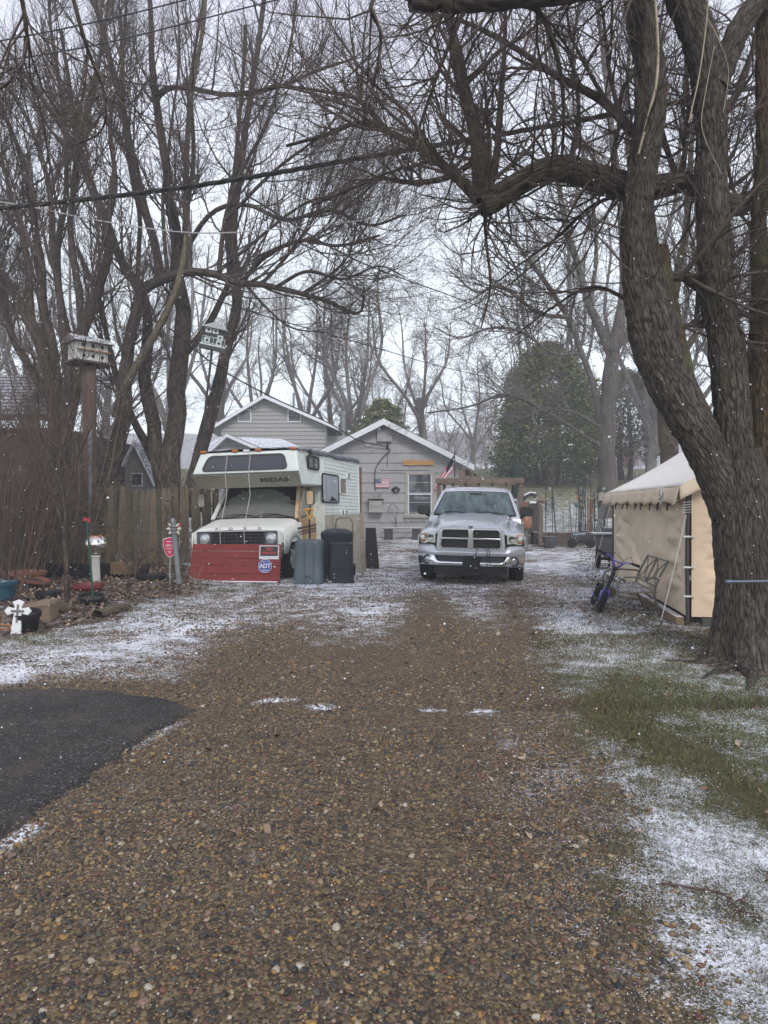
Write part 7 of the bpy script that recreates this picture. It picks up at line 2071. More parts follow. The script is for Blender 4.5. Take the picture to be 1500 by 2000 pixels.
b = G(285, 1147); pot('black_pot', 'low black tub of dead stalks left of the security sign', 'plant pot', b + np.array((0, .3, 0)), .2, .26, .14, BLACK, .02, 0)
for i, (px, w_, lab) in enumerate(((120, .55, 'long black tray at the thicket foot behind the young tree'), (215, .62, 'long black tray right behind the fluted pedestal'), (160, .50, 'long black tray left of the fluted pedestal'), (262, .5, 'long black tray under the straw-coloured stalks'))):
    b = P(px, 1130, 13.6 + .25 * (i % 2)); z = float(Hg(b[0], b[1]))
    t = thing('plant_tray', lab, 'plant tray', (b[0], b[1], z), rad(5 * (i - 1)))
    m = MB(); m.grid([sq_ring(a, c, .03, zz) for a, c, zz in ((w_, .35, 0), (w_ * 1.05, .4, .24), (w_ * .98, .34, .24), (w_ * .95, .32, .12), (.02, .02, .12))], close=True); m.build('tray', BLACK, t)
green = stake('garden_stake', 'dark green metal stake leaning in the bed before the pedestal', 'garden stake', G(183, 1195), 1.20, .014, mat('green_enamel', (.01, .055, .035), .45), (0, -4.5))
MB().box((0, 0, 1.2), (.10, .012, .05), (0, rad(20), 0)).build('leaf_finial', mat('petal_red', (.2, .02, .025)), green)
# cross
b = G(32, 1238)
cr = thing('cross_ornament', 'small white distressed garden cross with a dark inlay', 'garden cross', (b[0], b[1], float(Hg(b[0], b[1]))), rot=(rad(-6), rad(2), rad(6)))
CW = mat('cross_white', (.66, .67, .68), .75, var=.1, vscale=12, dirt=(.33, .32, .30), dirt_amt=.35, dscale=14)
def flared(pts): return pts
m = MB()
m.prism([(-.065, 0), (.055, 0), (.040, .20), (.042, .235), (.115, .215), (.15, .262), (.115, .31), (.042, .292), (.036, .31), (.068, .365), (.0, .395), (-.068, .365), (-.036, .31), (-.042, .292), (-.115, .31), (-.15, .262), (-.115, .215), (-.042, .235), (-.045, .20)], -.015, .015)
m.build('cross', CW, cr, bev=.006)
m = MB(); m.prism(rrect(.022, .21, .010, 3, 0, .235), -.024, -.0152); m.prism(rrect(.15, .026, .012, 3, 0, .262), -.027, -.0242); m.build('inlay', mat('cross_inlay', (.14, .13, .12), .7), cr)
ch_ = thing('garden_hose', 'loop of pale orange hose beside the white cross', 'hose', (b[0] - .22, b[1] + .1, float(Hg(b[0], b[1]))))
m = MB(); m.tube([(.16 * math.cos(a) - .03, .12 * math.sin(a), .03 + .05 * math.sin(a * .5) + .01 * k / 30) for k, a in enumerate(np.linspace(-.5, 7.5, 40))], .012, 6); m.build('loop', mat('hose_orange', (.33, .17, .07), .6), ch_, smooth=True)
# edging stones / logs
EDG = mat('mossy_log', (.085, .062, .042), .9, var=.4, vscale=7, bump=.015, bscale=10, dirt=(.09, .09, .035), dirt_amt=.5, snow=.25, snow_dir=.6)
for (px0, py0, px1, py1, lab) in ((190, 1213, 250, 1196, 'mossy rotten log edging the bed front, right piece'), (108, 1206, 140, 1203, 'short dark log edging beside the tan pot')):
    a, c = G(px0, py0), G(px1, py1)
    a[2] = c[2] = float(Hg(a[0], a[1])) + .04
    t = thing('edging_log', lab, 'log', a)
    pp_ = resample([a, (a + c) / 2 + (0, .03, .01), c], 12); v_, f_, u_ = bark_tube(pp_, np.full(12, .07), 14, .06, .02, 3)
    link('log', fast_mesh('log', v_ - a, f_, EDG), t)
wb2 = thing('wicker_basket', 'flattened straw-coloured basket in front of the fence', 'basket', (P(242, 1115, 13.7)[0], 13.7, float(Hg(-5, 13.7)) + .05), rad(8))
m = MB()
for k in range(8): m.tube([(.24 * math.cos(a), .15 * math.sin(a), .04 + k * .028) for a in np.linspace(0, 2 * PI, 21)], .014, 5)
for k in range(14): m.tube([(.245 * math.cos(2 * PI * k / 14), .155 * math.sin(2 * PI * k / 14), 0), (.245 * math.cos(2 * PI * k / 14), .155 * math.sin(2 * PI * k / 14), .26)], .01, 5)
m.build('weave', mat('straw', (.24, .16, .085), .8, var=.2, vscale=20), wb2)
# creeper on the red boards
cv = thing('creeper_stem', 'thin pale dead creeper stem in front of the red boards', 'dead stem', G(384, 1140))
m = MB(); m.tube([(0, 0, 0), (.05, -.01, .18), (.11, -.01, .30), (.14, 0, .44)], .005, 5); m.tube([(-.12, 0, .1), (.02, 0, .17), (.10, 0, .24), (.09, 0, .34)], .003, 5)
for q in ((.05, .2), (.10, .29), (.13, .36)): m.lathe([(.001, -.025), (.012, 0), (.001, .025)], 6, (q[0], -.01, q[1]))
m.build('stem', mat('straw', (.24, .16, .085)), cv)

# ------------------------------------------------------------------ canopy tent
CANV = mat('tan_canvas', (.68, .56, .41), .75, var=.08, vscale=2.0, bump=.002, bscale=120, dirt=(.54, .49, .38), dirt_amt=.40, dscale=1.6)
CANW = mat('tan_canvas_roof', (.74, .70, .62), .7, var=.06, vscale=3, stretch=(1, 12, 1), snow=.46, snow_dir=.45)
CANE = mat('tan_canvas_warm', (.66, .50, .355), .75, var=.06, vscale=3, bump=.002, bscale=120)
c0 = G(1342, 1222); c1 = G(1200, 1130)
c0 = np.array((3.78, 8.85, 0)); c1 = np.array((4.62, 14.3, 0))
ln_ = float(np.linalg.norm(c1 - c0)); ax_ = (c1 - c0) / ln_; ang_t = math.atan2(ax_[1], ax_[0]) - PI / 2
tent = thing('canopy_tent', 'tan enclosed canopy shelter with a snow-dusted roof behind the big forked tree', 'canopy tent', c0, ang_t)
WT, HW, HR = 2.9, 1.70, 2.62
def canvas(name, p0, pu, pv, nu, nv, nrm, m_, amp=.035, seed=0, pinch=()):
    """Slack cloth panel with creases; pinch = (u,v) tie points that gather folds."""
    rows = []
    p0, pu, pv, nrm = map(np.array, (p0, pu, pv, nrm))
    for j in range(nv + 1):
        r_ = []
        for i in range(nu + 1):
            u, v = i / nu, j / nv
            edge = min(1, 6 * min(u, 1 - u)) * min(1, 6 * min(v, 1 - v) + .3)
            d = amp * (float(fbm(u * 3 * pu_len + seed, v * 2.2, seed, 3)) - .5) * 2.2
            cr_ = abs(float(noise3(u * 2.2 * pu_len + v * 1.5 + seed, v * 3 - u * .9, seed + 5)) - .5)
            d -= amp * .9 * max(0, 1 - cr_ * 9)
            for (a, b_) in pinch:
                du, dv = (u - a) * pu_len, (v - b_) * 1.7
                rr_ = math.hypot(du, dv)
                th = math.atan2(dv, abs(du) + 1e-6)
                d += amp * .55 * math.exp(-rr_ * 1.6) * math.cos(th * 9) * min(1, rr_ * 8)
            r_.append(tuple(p0 + pu * u + pv * v + nrm * d * edge))
        rows.append(r_)
    return MB().grid(rows).build(name, m_, tent, smooth=True, ang=180)
pu_len = ln_ / 2
canvas('side_wall', (0, .04, .10), (0, ln_ - .08, 0), (0, 0, HW - .15), 120, 46, (-1, 0, 0), CANV, .10, 3, [(0, y) for y in (.22, .42, .62, .82)] + [(.99, .5)])
pu_len = WT / 1.5
canvas('end_wall', (.05, 0, .10), (WT - .1, 0, 0), (0, 0, HW - .15), 50, 40, (0, -1, 0), CANE, .06, 9, [(0, y) for y in (.22, .42, .62, .82)])
pu_len = ln_ / 2
canvas('side_wall', (WT, .04, .10), (0, ln_ - .08, 0), (0, 0, HW - .15), 30, 12, (1, 0, 0), CANV, .03, 5)
pu_len = 1.5
canvas('end_wall', (.05, ln_, .10), (WT - .1, 0, 0), (0, 0, HW - .15), 20, 12, (0, 1, 0), CANV, .02, 6)
for yy in (0.01, ln_ - .01):
    MB().add([(.02, yy, HW - .06), (WT - .02, yy, HW - .06), (WT / 2, yy, HR - .05)], [(0, 1, 2)]).build('gable_panel', CANE, tent, solid=.01)
for s in (0, 1):
    rows = []
    for i in range(41):
        y = -.14 + (ln_ + .28) * i / 40
        r_ = []
        for j in range(13):
            v = j / 12
            x = lerp(-.13 if s == 0 else WT + .13, WT / 2, v); z = lerp(HW + .02, HR, v) - .05 * math.sin(PI * v) + .012 * math.sin(y * 9 + v * 1.5) * math.sin(PI * v) + .01 * float(noise3(y * 4, v * 3, 3))
            r_.append((x, y, z))
        rows.append(r_)
    MB().grid(rows).build('roof_panel', CANW, tent, smooth=True, solid=.008, ang=180)
# scalloped valance, long side and near end
def valance(p0, p1, nrm, zt, drop, seed, zf=None):
    p0, p1, nrm = map(np.array, (p0, p1, nrm)); rows = []
    L = np.linalg.norm(p1 - p0)
    for i in range(81):
        u = i / 80; q = p0 + (p1 - p0) * u
        z = zf(u) if zf else zt
        w = .018 * math.sin(u * L * 11 + seed) + .012 * math.sin(u * L * 23)
        dd = drop + .02 * math.sin(u * L * 7 + seed) + .02 * float(noise3(u * L * 5, seed, 1))
        rows.append([tuple(q + nrm * (w * k / 3 + .012 * k) + np.array((0, 0, z - dd * k / 3))) for k in range(4)])
    MB().grid(rows).build('valance', CANV, tent, smooth=True, solid=.006, ang=180)
valance((-.13, -.14, 0), (-.13, ln_ + .14, 0), (-1, 0, 0), HW + .02, .20, 1)
valance((-.13, -.145, 0), (WT + .13, -.145, 0), (0, -1, 0), HW, .18, 4, lambda u: lerp(HW + .02, HR, 1 - abs(2 * u - 1)))
PLM = mat('tent_pole_dark', (.055, .05, .048), .5, .3)
for (x, y) in ((-.0, -.0), (WT, 0), (0, ln_), (WT, ln_)):
    MB().tube([(x, y - .02, 0), (x - .01, y - .02, .7), (x, y - .02, HW)], .024, 10).build('pole', PLM, tent, smooth=True)
m = MB()
for k in range(9):   # clips and ties under the valance
    y = .3 + k * .55 + .12 * math.sin(k * 3); m.box((-.16, y, HW - .20), (.02, .10, .03), (rad(20 * math.sin(k * 5)), 0, 0)); m.box((-.16, y + .04, HW - .24), (.015, .02, .09), (rad(12), 0, 0))
m.build('clips', BLACK, tent)
m = MB()
for z in (1.10, .72, .36): m.box((-.015, -.05, z), (.09, .02, .022)).box((.06, -.03, z), (.05, .02, .012))
for k in range(5): m.tube([(-.07, -.06, 1.52 - k * .03), (.06, -.06, 1.54 - k * .035)], .004, 5)
m.build('lacing', mat('lace_white', (.6, .6, .58), .7), tent)
# maker's round patch on the valance: white ring with dark bird-like sweep
ey = .62
m = MB(); m.lathe([(.085, 0), (.085, .004)], 20, M=Matrix.Translation((-.185, ey, HW - .085)) @ Matrix.Rotation(-PI / 2, 4, 'Y')); m.build('patch', mat('sign_white', (.6, .6, .6)), tent)
m = MB(); m.add([(-.194, ey - .05, HW - .12), (-.194, ey + .02, HW - .06), (-.194, ey + .055, HW - .03), (-.194, ey - .01, HW - .07), (-.194, ey - .055, HW - .09)], [(0, 1, 2, 3, 4)]).box((-.192, ey, HW - .135), (.002, .09, .018)); m.build('patch_mark', mat('sign_black', (.02, .02, .02)), tent)
# timber footings
TIMB = mat('footing_timber', (.20, .135, .085), .8, var=.25, vscale=8, snow=.62, snow_dir=.6)
for a, c_ in ((-.05, 1.62), (1.66, 3.4), (3.45, ln_)):
    MB().box((-.10, (a + c_) / 2, .05), (.09, c_ - a, .10)).build('footing_plank', TIMB, tent)
MB().box((WT / 2 + .15, -.09, .045), (WT, .09, .09)).build('footing_plank', mat('footing_dark', (.05, .05, .042), .8, var=.3), tent)
def rope(label, a, b, r=.006):
    a, b = np.array(a, float), np.array(b, float)
    t = thing('guy_rope', label, 'rope', b)
    m = MB(); m.tube([tuple(a - b), tuple((a - b) * .5 + (0, 0, -.01)), (0, 0, .05)], r, 6); m.build('rope', mat('rope_white', (.58, .56, .50), .8), t)
    m = MB(); m.tube([(0, 0, -.05), (.01, .01, .09)], .010, 6); m.tube([(-.03, 0, .08), (.04, 0, .09)], .006, 5); m.build('peg', IRON, t)
rope('white guy rope from the near tent corner to a peg by the bench', P(1340, 1006, 8.8), G(1291, 1220))
rope('white guy rope at the far tent corner behind the cart', P(1196, 968, 14.2), P(1157, 1080, 14.6) * np.array((1, 1, 0)) + np.array((0, 0, 0)))
fo = thing('loose_plank', 'loose snow-topped plank lying under the bench', 'plank', G(1243, 1172), rz=rad(118))
MB().box((0, 0, .03), (.75, .05, .04), (0, 0, 0)).build('plank', TIMB, fo)
fo = thing('loose_plank', 'plank propped at a slant at the far end of the bench', 'plank', P(1183, 1130, 11.4) * np.array((1, 1, 0)), rot=(0, rad(10), rad(60)))
MB().box((.4, 0, .12), (.9, .04, .12)).build('plank', TIMB, fo)
# ------------------------------------------------------------------ patio bench
BM = mat('bench_metal', (.14, .135, .12), .5, .4, var=.1)
BMS = mat('bench_slat_snow', (.17, .165, .15), .6, .2, snow=.55, snow_dir=.6)
b0 = np.array((2.98, 9.75, 0)); b1_ = np.array((3.90, 9.15, 0))   # front-left leg and rear-right leg area
bench = thing('garden_bench', 'grey-green metal garden bench with lattice back against the tent wall', 'bench', (3.50, 10.12, 0), rad(-98))
bench.scale = (1.05, 1, .80)
# local: x along the seat, y towards the back
Wb, Db = 1.12, .50
for s in (-1, 1):
    x = s * Wb / 2
    MB().tube([(x, -.27, 0), (x, -.27, .50), (x, -.24, .60), (x, -.17, .645), (x, .0, .655), (x, .20, .64), (x, .27, .62)], .016, 8).build('arm_leg', BM, bench, smooth=True)
    MB().tube([(x, .30, 0), (x, .23, .20), (x, .20, .36), (x, .22, .50), (x, .28, .68), (x, .38, .92)], .016, 8).build('rear_leg', BM, bench, smooth=True)
MB().tube([(-Wb / 2, .38, .92), (Wb / 2, .38, .92)], .014, 8).build('top_rail', BM, bench, smooth=True)
MB().tube([(-Wb / 2, .22, .50), (Wb / 2, .22, .50)], .014, 8).build('back_rail', BM, bench, smooth=True)
MB().tube([(-Wb / 2, -.24, .395), (Wb / 2, -.24, .395)], .016, 8).tube([(-Wb / 2, .22, .40), (Wb / 2, .22, .40)], .016, 8).tube([(-Wb / 2, -.24, .395), (-Wb / 2, .22, .40)], .014, 8).tube([(Wb / 2, -.24, .395), (Wb / 2, .22, .40)], .014, 8).tube([(0, -.24, .395), (0, .22, .40)], .014, 8).build('seat_frame', BM, bench, smooth=True)
for k in range(7):
    y = -.20 + k * .062
    MB().box((0, y, .412), (Wb - .03, .036, .008)).build('seat_slat', BMS, bench)
def bk(x, v): return (x, .22 + .16 * v, .50 + .42 * v)
MB().tube([bk(0, 0), bk(0, 1)], .014, 8).build('back_post', BM, bench)
for c_ in (-.28, .28):
    m = MB()
    m.tube([bk(c_ - .26, 1), bk(c_ - .03, .62)], .008, 6); m.tube([bk(c_ + .26, 1), bk(c_ + .03, .62)], .008, 6)
    m.tube([bk(c_ - .03, .62), bk(c_ - .045, .30)], .008, 6); m.tube([bk(c_ + .03, .62), bk(c_ + .045, .30)], .008, 6)
    m.tube([bk(c_ - .26, 0), bk(c_ - .045, .30)], .008, 6); m.tube([bk(c_ + .26, 0), bk(c_ + .045, .30)], .008, 6)
    m.tube([bk(c_ - .045, .30), bk(c_ + .045, .30)], .008, 6); m.tube([bk(c_ - .03, .62), bk(c_ + .03, .62)], .008, 6)
    m.build('lattice', BM, bench, smooth=True)
# ------------------------------------------------------------------ kick scooter leaning on the bench
BLUE = mat('scooter_blue', (.055, .045, .32), .35, .2, coat=.5)
scf = P(1165, 1200, 9.9) * np.array((1, 1, 0))
kb = thing('kick_scooter', 'blue and black big-wheeled kick scooter with high bars leaning on the bench', 'scooter', (3.05, 10.28, .0), rot=(rad(-22), 0, rad(-101)))
# local: x forward, z up
r_w = .155
def small_wheel(x, name='wheel'):
    m = MB(); Mw = Matrix.Translation((x, 0, r_w)) @ Matrix.Rotation(PI / 2, 4, 'X')
    m.lathe([(r_w - .045, -.018), (r_w - .02, -.028), (r_w - .004, -.018), (r_w, 0), (r_w - .004, .018), (r_w - .02, .028), (r_w - .045, .018)], 26, M=Mw)
    w_ = m.build(name, TIRE, kb, smooth=True, ang=180)
    m = MB(); m.ring([((r_w - .042) * math.cos(a), r_w + (r_w - .042) * math.sin(a)) for a in np.linspace(0, 2 * PI, 25)[:-1]], [((r_w - .056) * math.cos(a), r_w + (r_w - .056) * math.sin(a)) for a in np.linspace(0, 2 * PI, 25)[:-1]], -.012, .012)
    m.v = [(p_[0] + x, p_[1], p_[2]) for p_ in m.v]
    for k in range(10):
        a = 2 * PI * k / 10; m.tube([(x, 0, r_w), (x + (r_w - .05) * math.cos(a), 0, r_w + (r_w - .05) * math.sin(a))], .0025, 4)
    m.lathe([(.02, -.04), (.02, .04)], 10, M=Mw); m.build('rim', BLACK, w_)
small_wheel(.42); small_wheel(-.42)
MB().tube([(.42, -.045, r_w), (.40, -.045, .32), (.37, 0, .36)], .013, 7).tube([(.42, .045, r_w), (.40, .045, .32), (.37, 0, .36)], .013, 7).build('fork', BLUE, kb, smooth=True)
MB().tube([(.375, 0, .34), (.32, 0, .60)], .026, 10).build('head_tube', BLACK, kb, smooth=True)
MB().box((-.02, 0, .13), (.46, .13, .03)).build('deck', BLACK, kb, bev=.01)
MB().tube([(.35, 0, .46), (.26, 0, .24), (.18, 0, .14)], .022, 8).tube([(.34, 0, .40), (.10, 0, .20)], .015, 8).tube([(-.24, -.05, .13), (-.42, -.045, r_w)], .013, 7).tube([(-.24, .05, .13), (-.42, .045, r_w)], .013, 7).build('frame', BLUE, kb, smooth=True)
MB().tube([(.32, 0, .60), (.31, 0, .66), (.30, -.10, .78), (.28, -.21, .80)], .014, 8).tube([(.31, 0, .64), (.30, .10, .78), (.28, .21, .80)], .014, 8).tube([(.305, -.085, .75), (.305, .085, .75)], .011, 7).build('handlebar', BLUE, kb, smooth=True)
for s in (-1, 1):
    MB().tube([(.283, s * .19, .797), (.272, s * .30, .80)], .019, 9).build('grip', BLACK, kb, smooth=True)
MB().box((.31, 0, .645), (.07, .06, .06)).build('stem_clamp', BLACK, kb, bev=.01)
m = MB(); m.tube([(.29, -.22, .79), (.40, -.10, .86), (.42, .05, .80), (.38, .04, .60), (.40, .05, .34)], .004, 5); m.tube([(.29, .22, .79), (.38, .12, .88), (.41, 0, .74), (.36, .03, .5)], .004, 5); m.build('brake_cable', BLACK, kb)
MB().tube([(.02, .06, .14), (.0, .14, .03)], .008, 5).box((.0, .15, .02), (.07, .03, .015)).build('kickstand', BLACK, kb)
MB().grid([[(-.42 + .185 * math.cos(a), y, r_w + .185 * math.sin(a)) for y in (-.035, .035)] for a in np.linspace(.6, 2.4, 8)]).build('mudguard', BLACK, kb, solid=.004)
# bar clamped on tree
tb = thing('metal_bar', 'blue-grey metal bar fixed level across the trunk of the big forked tree', 'bar', P(1420, 1136, 6.35))
MB().tube([(0, 0, 0), (.55, -.01, .006)], .013, 10).tube([(-.012, 0, 0), (.03, 0, 0)], .018, 10).build('bar', mat('bar_blue', (.10, .13, .17), .45, .4), tb, smooth=True)

# ------------------------------------------------------------------ cart, cultivator, timber bed, toy
cp = np.array((P(1182, 1000, 16.6)[0], 16.6, 0))
ct = thing('grill_cart', 'dark grey boxed cart with a snowy lid beside the far tent corner', 'cart', cp, rad(-6))
MB().box((0, 0, .55), (.38, .34, .46), (0, 0, 0), .96).build('box', mat('cart_grey', (.065, .07, .075), .6, var=.1), ct, bev=.015)
MB().box((-.04, 0, .81), (.56, .44, .05)).build('lid', mat('cart_lid', (.12, .125, .13), .6, snow=.7, snow_dir=.5), ct, bev=.01)
Mw = Matrix.Translation((-.16, 0, .24)) @ Matrix.Rotation(rad(68), 4, 'Z') @ Matrix.Rotation(PI / 2, 4, 'X')
MB().lathe([(.20, -.03), (.24, -.02), (.245, 0), (.24, .02), (.20, .03), (.20, -.03)], 26, M=Mw).build('wheel', TIRE, ct, smooth=True)
m = MB(); m.tube([(-.15, 0, .24), (.2, 0, .20), (.35, 0, .22)], .03, 8).tube([(.1, .05, .30), (.1, .05, .04)], .025, 8).tube([(.28, -.1, .6), (.30, -.1, .02)], .03, 8).box((.30, .0, .5), (.06, .3, .7)); m.build('frame', BLACK, ct)
cb = thing('storage_crate', 'dark box with a snowy top standing between the grill cart and tree', 'crate', (P(1191, 1000, 20)[0], 20, 0), rad(4))
MB().box((0, 0, .55), (.34, .32, .58)).box((0, 0, .13), (.28, .28, .26)).build('box', mat('crate_dark', (.03, .033, .036), .7, var=.3, snow=.55, snow_dir=.6), cb, bev=.01)
ZB = lambda x, y: float(Hg(x, y))
TB_ = mat('bed_timber', (.080, .055, .040), .85, var=.3, vscale=5, stretch=(1, 6, 6), snow=.55, snow_dir=.6, bump=.005, bscale=20)
tbd = thing('raised_bed', 'raised garden bed walled with stacked brown timbers', 'raised bed', (P(1050, 1050, 26)[0], 26, 0), rad(-2))
for i, (z, x0, x1) in enumerate(((.12, .0, .42), (.12, .44, 2.25), (.36, -.02, .40), (.36, .42, 2.25))):
    MB().box(((x0 + x1) / 2, .0 + .012 * i, z), (x1 - x0 - .015, .20, .225)).build('timber', TB_, tbd, bev=.012)
for z in (.12, .36): MB().box((.0, 1.4, z), (.2, 2.55, .225)).build('timber', TB_, tbd, bev=.012)
for z in (.12, .36): MB().box((2.2, 1.4, z), (.2, 2.55, .225)).build('timber', TB_, tbd, bev=.012)
MB().box((1.1, 1.4, .32), (2.1, 2.5, .10)).build('soil', mat('bed_soil', (.06, .045, .035), .95, snow=.62, snow_dir=.6, bump=.02, bscale=8), tbd)
lp = thing('loose_plank', 'snowy plank lying on the drive in front of the timber bed', 'plank', (P(1045, 1060, 25.4)[0], 25.4, 0), rad(-14))
MB().box((.6, 0, .03), (1.4, .14, .04)).build('plank', TB_, lp)
tc_ = thing('toy_truck', 'black ride-on toy with grey hubs and a pale blue top against the timber bed', 'ride-on toy', (P(1128, 1060, 24.6)[0], 24.6, 0), rad(-12))
for (x, y) in ((-.18, -.2), (.42, -.2), (-.18, .2), (.42, .2)):
    wt = MB().lathe([(.07, -.06), (.15, -.05), (.155, 0), (.15, .05), (.07, .06)], 20, M=Matrix.Translation((x, y, .155)) @ Matrix.Rotation(PI / 2, 4, 'X')).build('wheel', TIRE, tc_, smooth=True)
    MB().lathe([(.085, -.07), (.07, -.075), (.03, -.08), (.001, -.08)], 14, M=Matrix.Translation((x, y, .155)) @ Matrix.Rotation(PI / 2, 4, 'X')).build('hub', mat('hub_grey', (.35, .37, .39), .5), wt, smooth=True)
MB().box((.12, 0, .24), (.82, .30, .12)).box((.30, 0, .33), (.34, .30, .12), (0, 0, 0), .8).build('body', BLACK, tc_, bev=.02)
MB().box((.06, 0, .47), (.42, .30, .03), (0, rad(-5), 0)).tube([(-.1, 0, .28), (-.02, 0, .47)], .015, 6).tube([(.2, 0, .3), (.2, 0, .47)], .015, 6).build('top_panel', mat('pale_blue', (.25, .38, .46), .5), tc_, bev=.01)
MB().tube([(.5, 0, .28), (.8, -.05, .22), (1.0, -.1, .05)], .015, 6).build('tow_bar', BLACK, tc_)

# ------------------------------------------------------------------ garden ornaments beyond the drive
def orn(name, label, cat, px, Y, grp=None):
    x = P(px, 900, Y)[0]
    return thing(name, label, cat, (x, Y, ZB(x, Y)), group=grp)
def zt(py, Y, x=None): return CAMZ - (py - HY) / FPX * Y
def upto(t, py): return zt(py, t.location.y) - t.location.z
u = orn('patio_umbrella', 'folded dark green garden umbrella standing right of the timber rack', 'umbrella', 1007, 24)
MB().tube([(0, 0, 0), (0, 0, upto(u, 898))], .03, 8).build('pole', IRON, u)
h1, h0 = upto(u, 903), upto(u, 972)
m = MB(); n = 16
m.grid([[((r_ * (1 + .35 * (k % 2))) * math.cos(2 * PI * k / n), (r_ * (1 + .35 * (k % 2))) * math.sin(2 * PI * k / n), lerp(h0, h1, v)) for k in range(n)] for v, r_ in ((0, .12), (.3, .10), (.6, .125), (.9, .09), (1, .02))], close=True)
m.build('canopy', mat('umbrella_green', (.008, .022, .018), .8), u, smooth=True, ang=180)
t = orn('planter_barrel', 'tall grey slatted planter carrying a white plate, right of the pickup mirror', 'planter', 1039, 27)
for k in range(9):
    MB().box((-.32 + k * .08, -.02 * math.sin(k), upto(t, 980) / 2), (.075, .5, upto(t, 980))).build('slat', mat('barrel_grey', (.075, .065, .06), .9, var=.3, stretch=(1, 1, .3), vscale=8), t)
MB().box((-.02, -.28, upto(t, 980) - .02), (.24, .03, .08)).build('white_plate', WHITE, t)
t2 = orn('garden_figure', 'dark hunched figure with a snow-covered arched back on top of the slatted planter', 'ornament', 1036, 27.0)
t2.location.z += upto(t, 980)
m = MB(); m.tube([(-.30, 0, .02), (-.20, 0, .20), (0, 0, .30), (.15, 0, .28)], [.05, .08, .09, .08], 10).lathe([(.001, 0), (.10, .08), (.08, .18), (.001, .24)], 12, (.16, 0, .14)); m.build('body', mat('figure_dark', (.035, .033, .033), .7, snow=.8, snow_dir=.35), t2, smooth=True)
t = orn('plant_pot', 'small terracotta pot on the ledge behind the pickup mirror', 'plant pot', 1023, 26.5)
MB().lathe([(.13, upto(t, 993)), (.19, upto(t, 983)), (.21, upto(t, 983)), (.21, upto(t, 980))], 16).build('pot', TERRA, t, smooth=True)
MB().box((0, .1, upto(t, 993) / 2), (.5, .4, upto(t, 993))).build('ledge', mat('barrel_grey', (.075, .065, .06)), t)
t = orn('glazed_jar', 'round orange-brown jar just below the pickup\'s right mirror', 'jar', 1027, 23)
m = MB().lathe([(.14, upto(t, 1032)), (.19, upto(t, 1026)), (.20, upto(t, 1018)), (.18, upto(t, 1010)), (.15, upto(t, 1007))], 20); m.build('jar', mat('jar_orange', (.24, .105, .045), .4, var=.15), t, smooth=True)
MB().lathe([(.25, 0), (.25, .05), (.06, .08), (.06, upto(t, 1032)), (.14, upto(t, 1032))], 16).build('stand', mat('stand_grey', (.12, .11, .10), .8), t)
t = orn('birdhouse_post', 'wooden post with a small gabled birdhouse left of the wind chimes', 'birdhouse', 1056, 25.5)
MB().box((0, 0, upto(t, 985) / 2), (.14, .14, upto(t, 985)), (0, 0, 0), .9).build('post', mat('orn_wood', (.13, .10, .07), .85, var=.3, vscale=8), t)
MB().box((0, 0, upto(t, 981)), (.20, .2, .18)).prism([(-.17, upto(t, 978)), (.17, upto(t, 978)), (0, upto(t, 970))], -.2, .14).build('house', mat('orn_wood2', (.20, .15, .10), .8, snow=.3), t)
MB().box((.26, 0, upto(t, 977)), (.34, .03, .025)).build('arm', mat('orn_wood', (.13, .1, .07)), t)
m = MB()
for k in range(5): m.tube([(.16 + .055 * k, 0, upto(t, 978)), (.16 + .055 * k, 0, upto(t, 978) - .35 - .07 * (k % 3))], .010, 5)
ch = thing('wind_chime', 'row of dark hanging chime tubes under the birdhouse post arm', 'wind chime', tuple(t.location)); m.build('tubes', mat('chime_grey', (.09, .10, .10), .4, .6), ch)
t = orn('tub_planter', 'dark faceted tub planter at the left end of the timber bed', 'planter', 1073, 24.6)
m = MB().lathe([(.18, 0), (.24, .22), (.26, .34), (.28, .36), (.28, .40), (.24, .40)], 8); m.build('tub', mat('tub_dark', (.05, .052, .055), .7, snow=.45, snow_dir=.6), t)
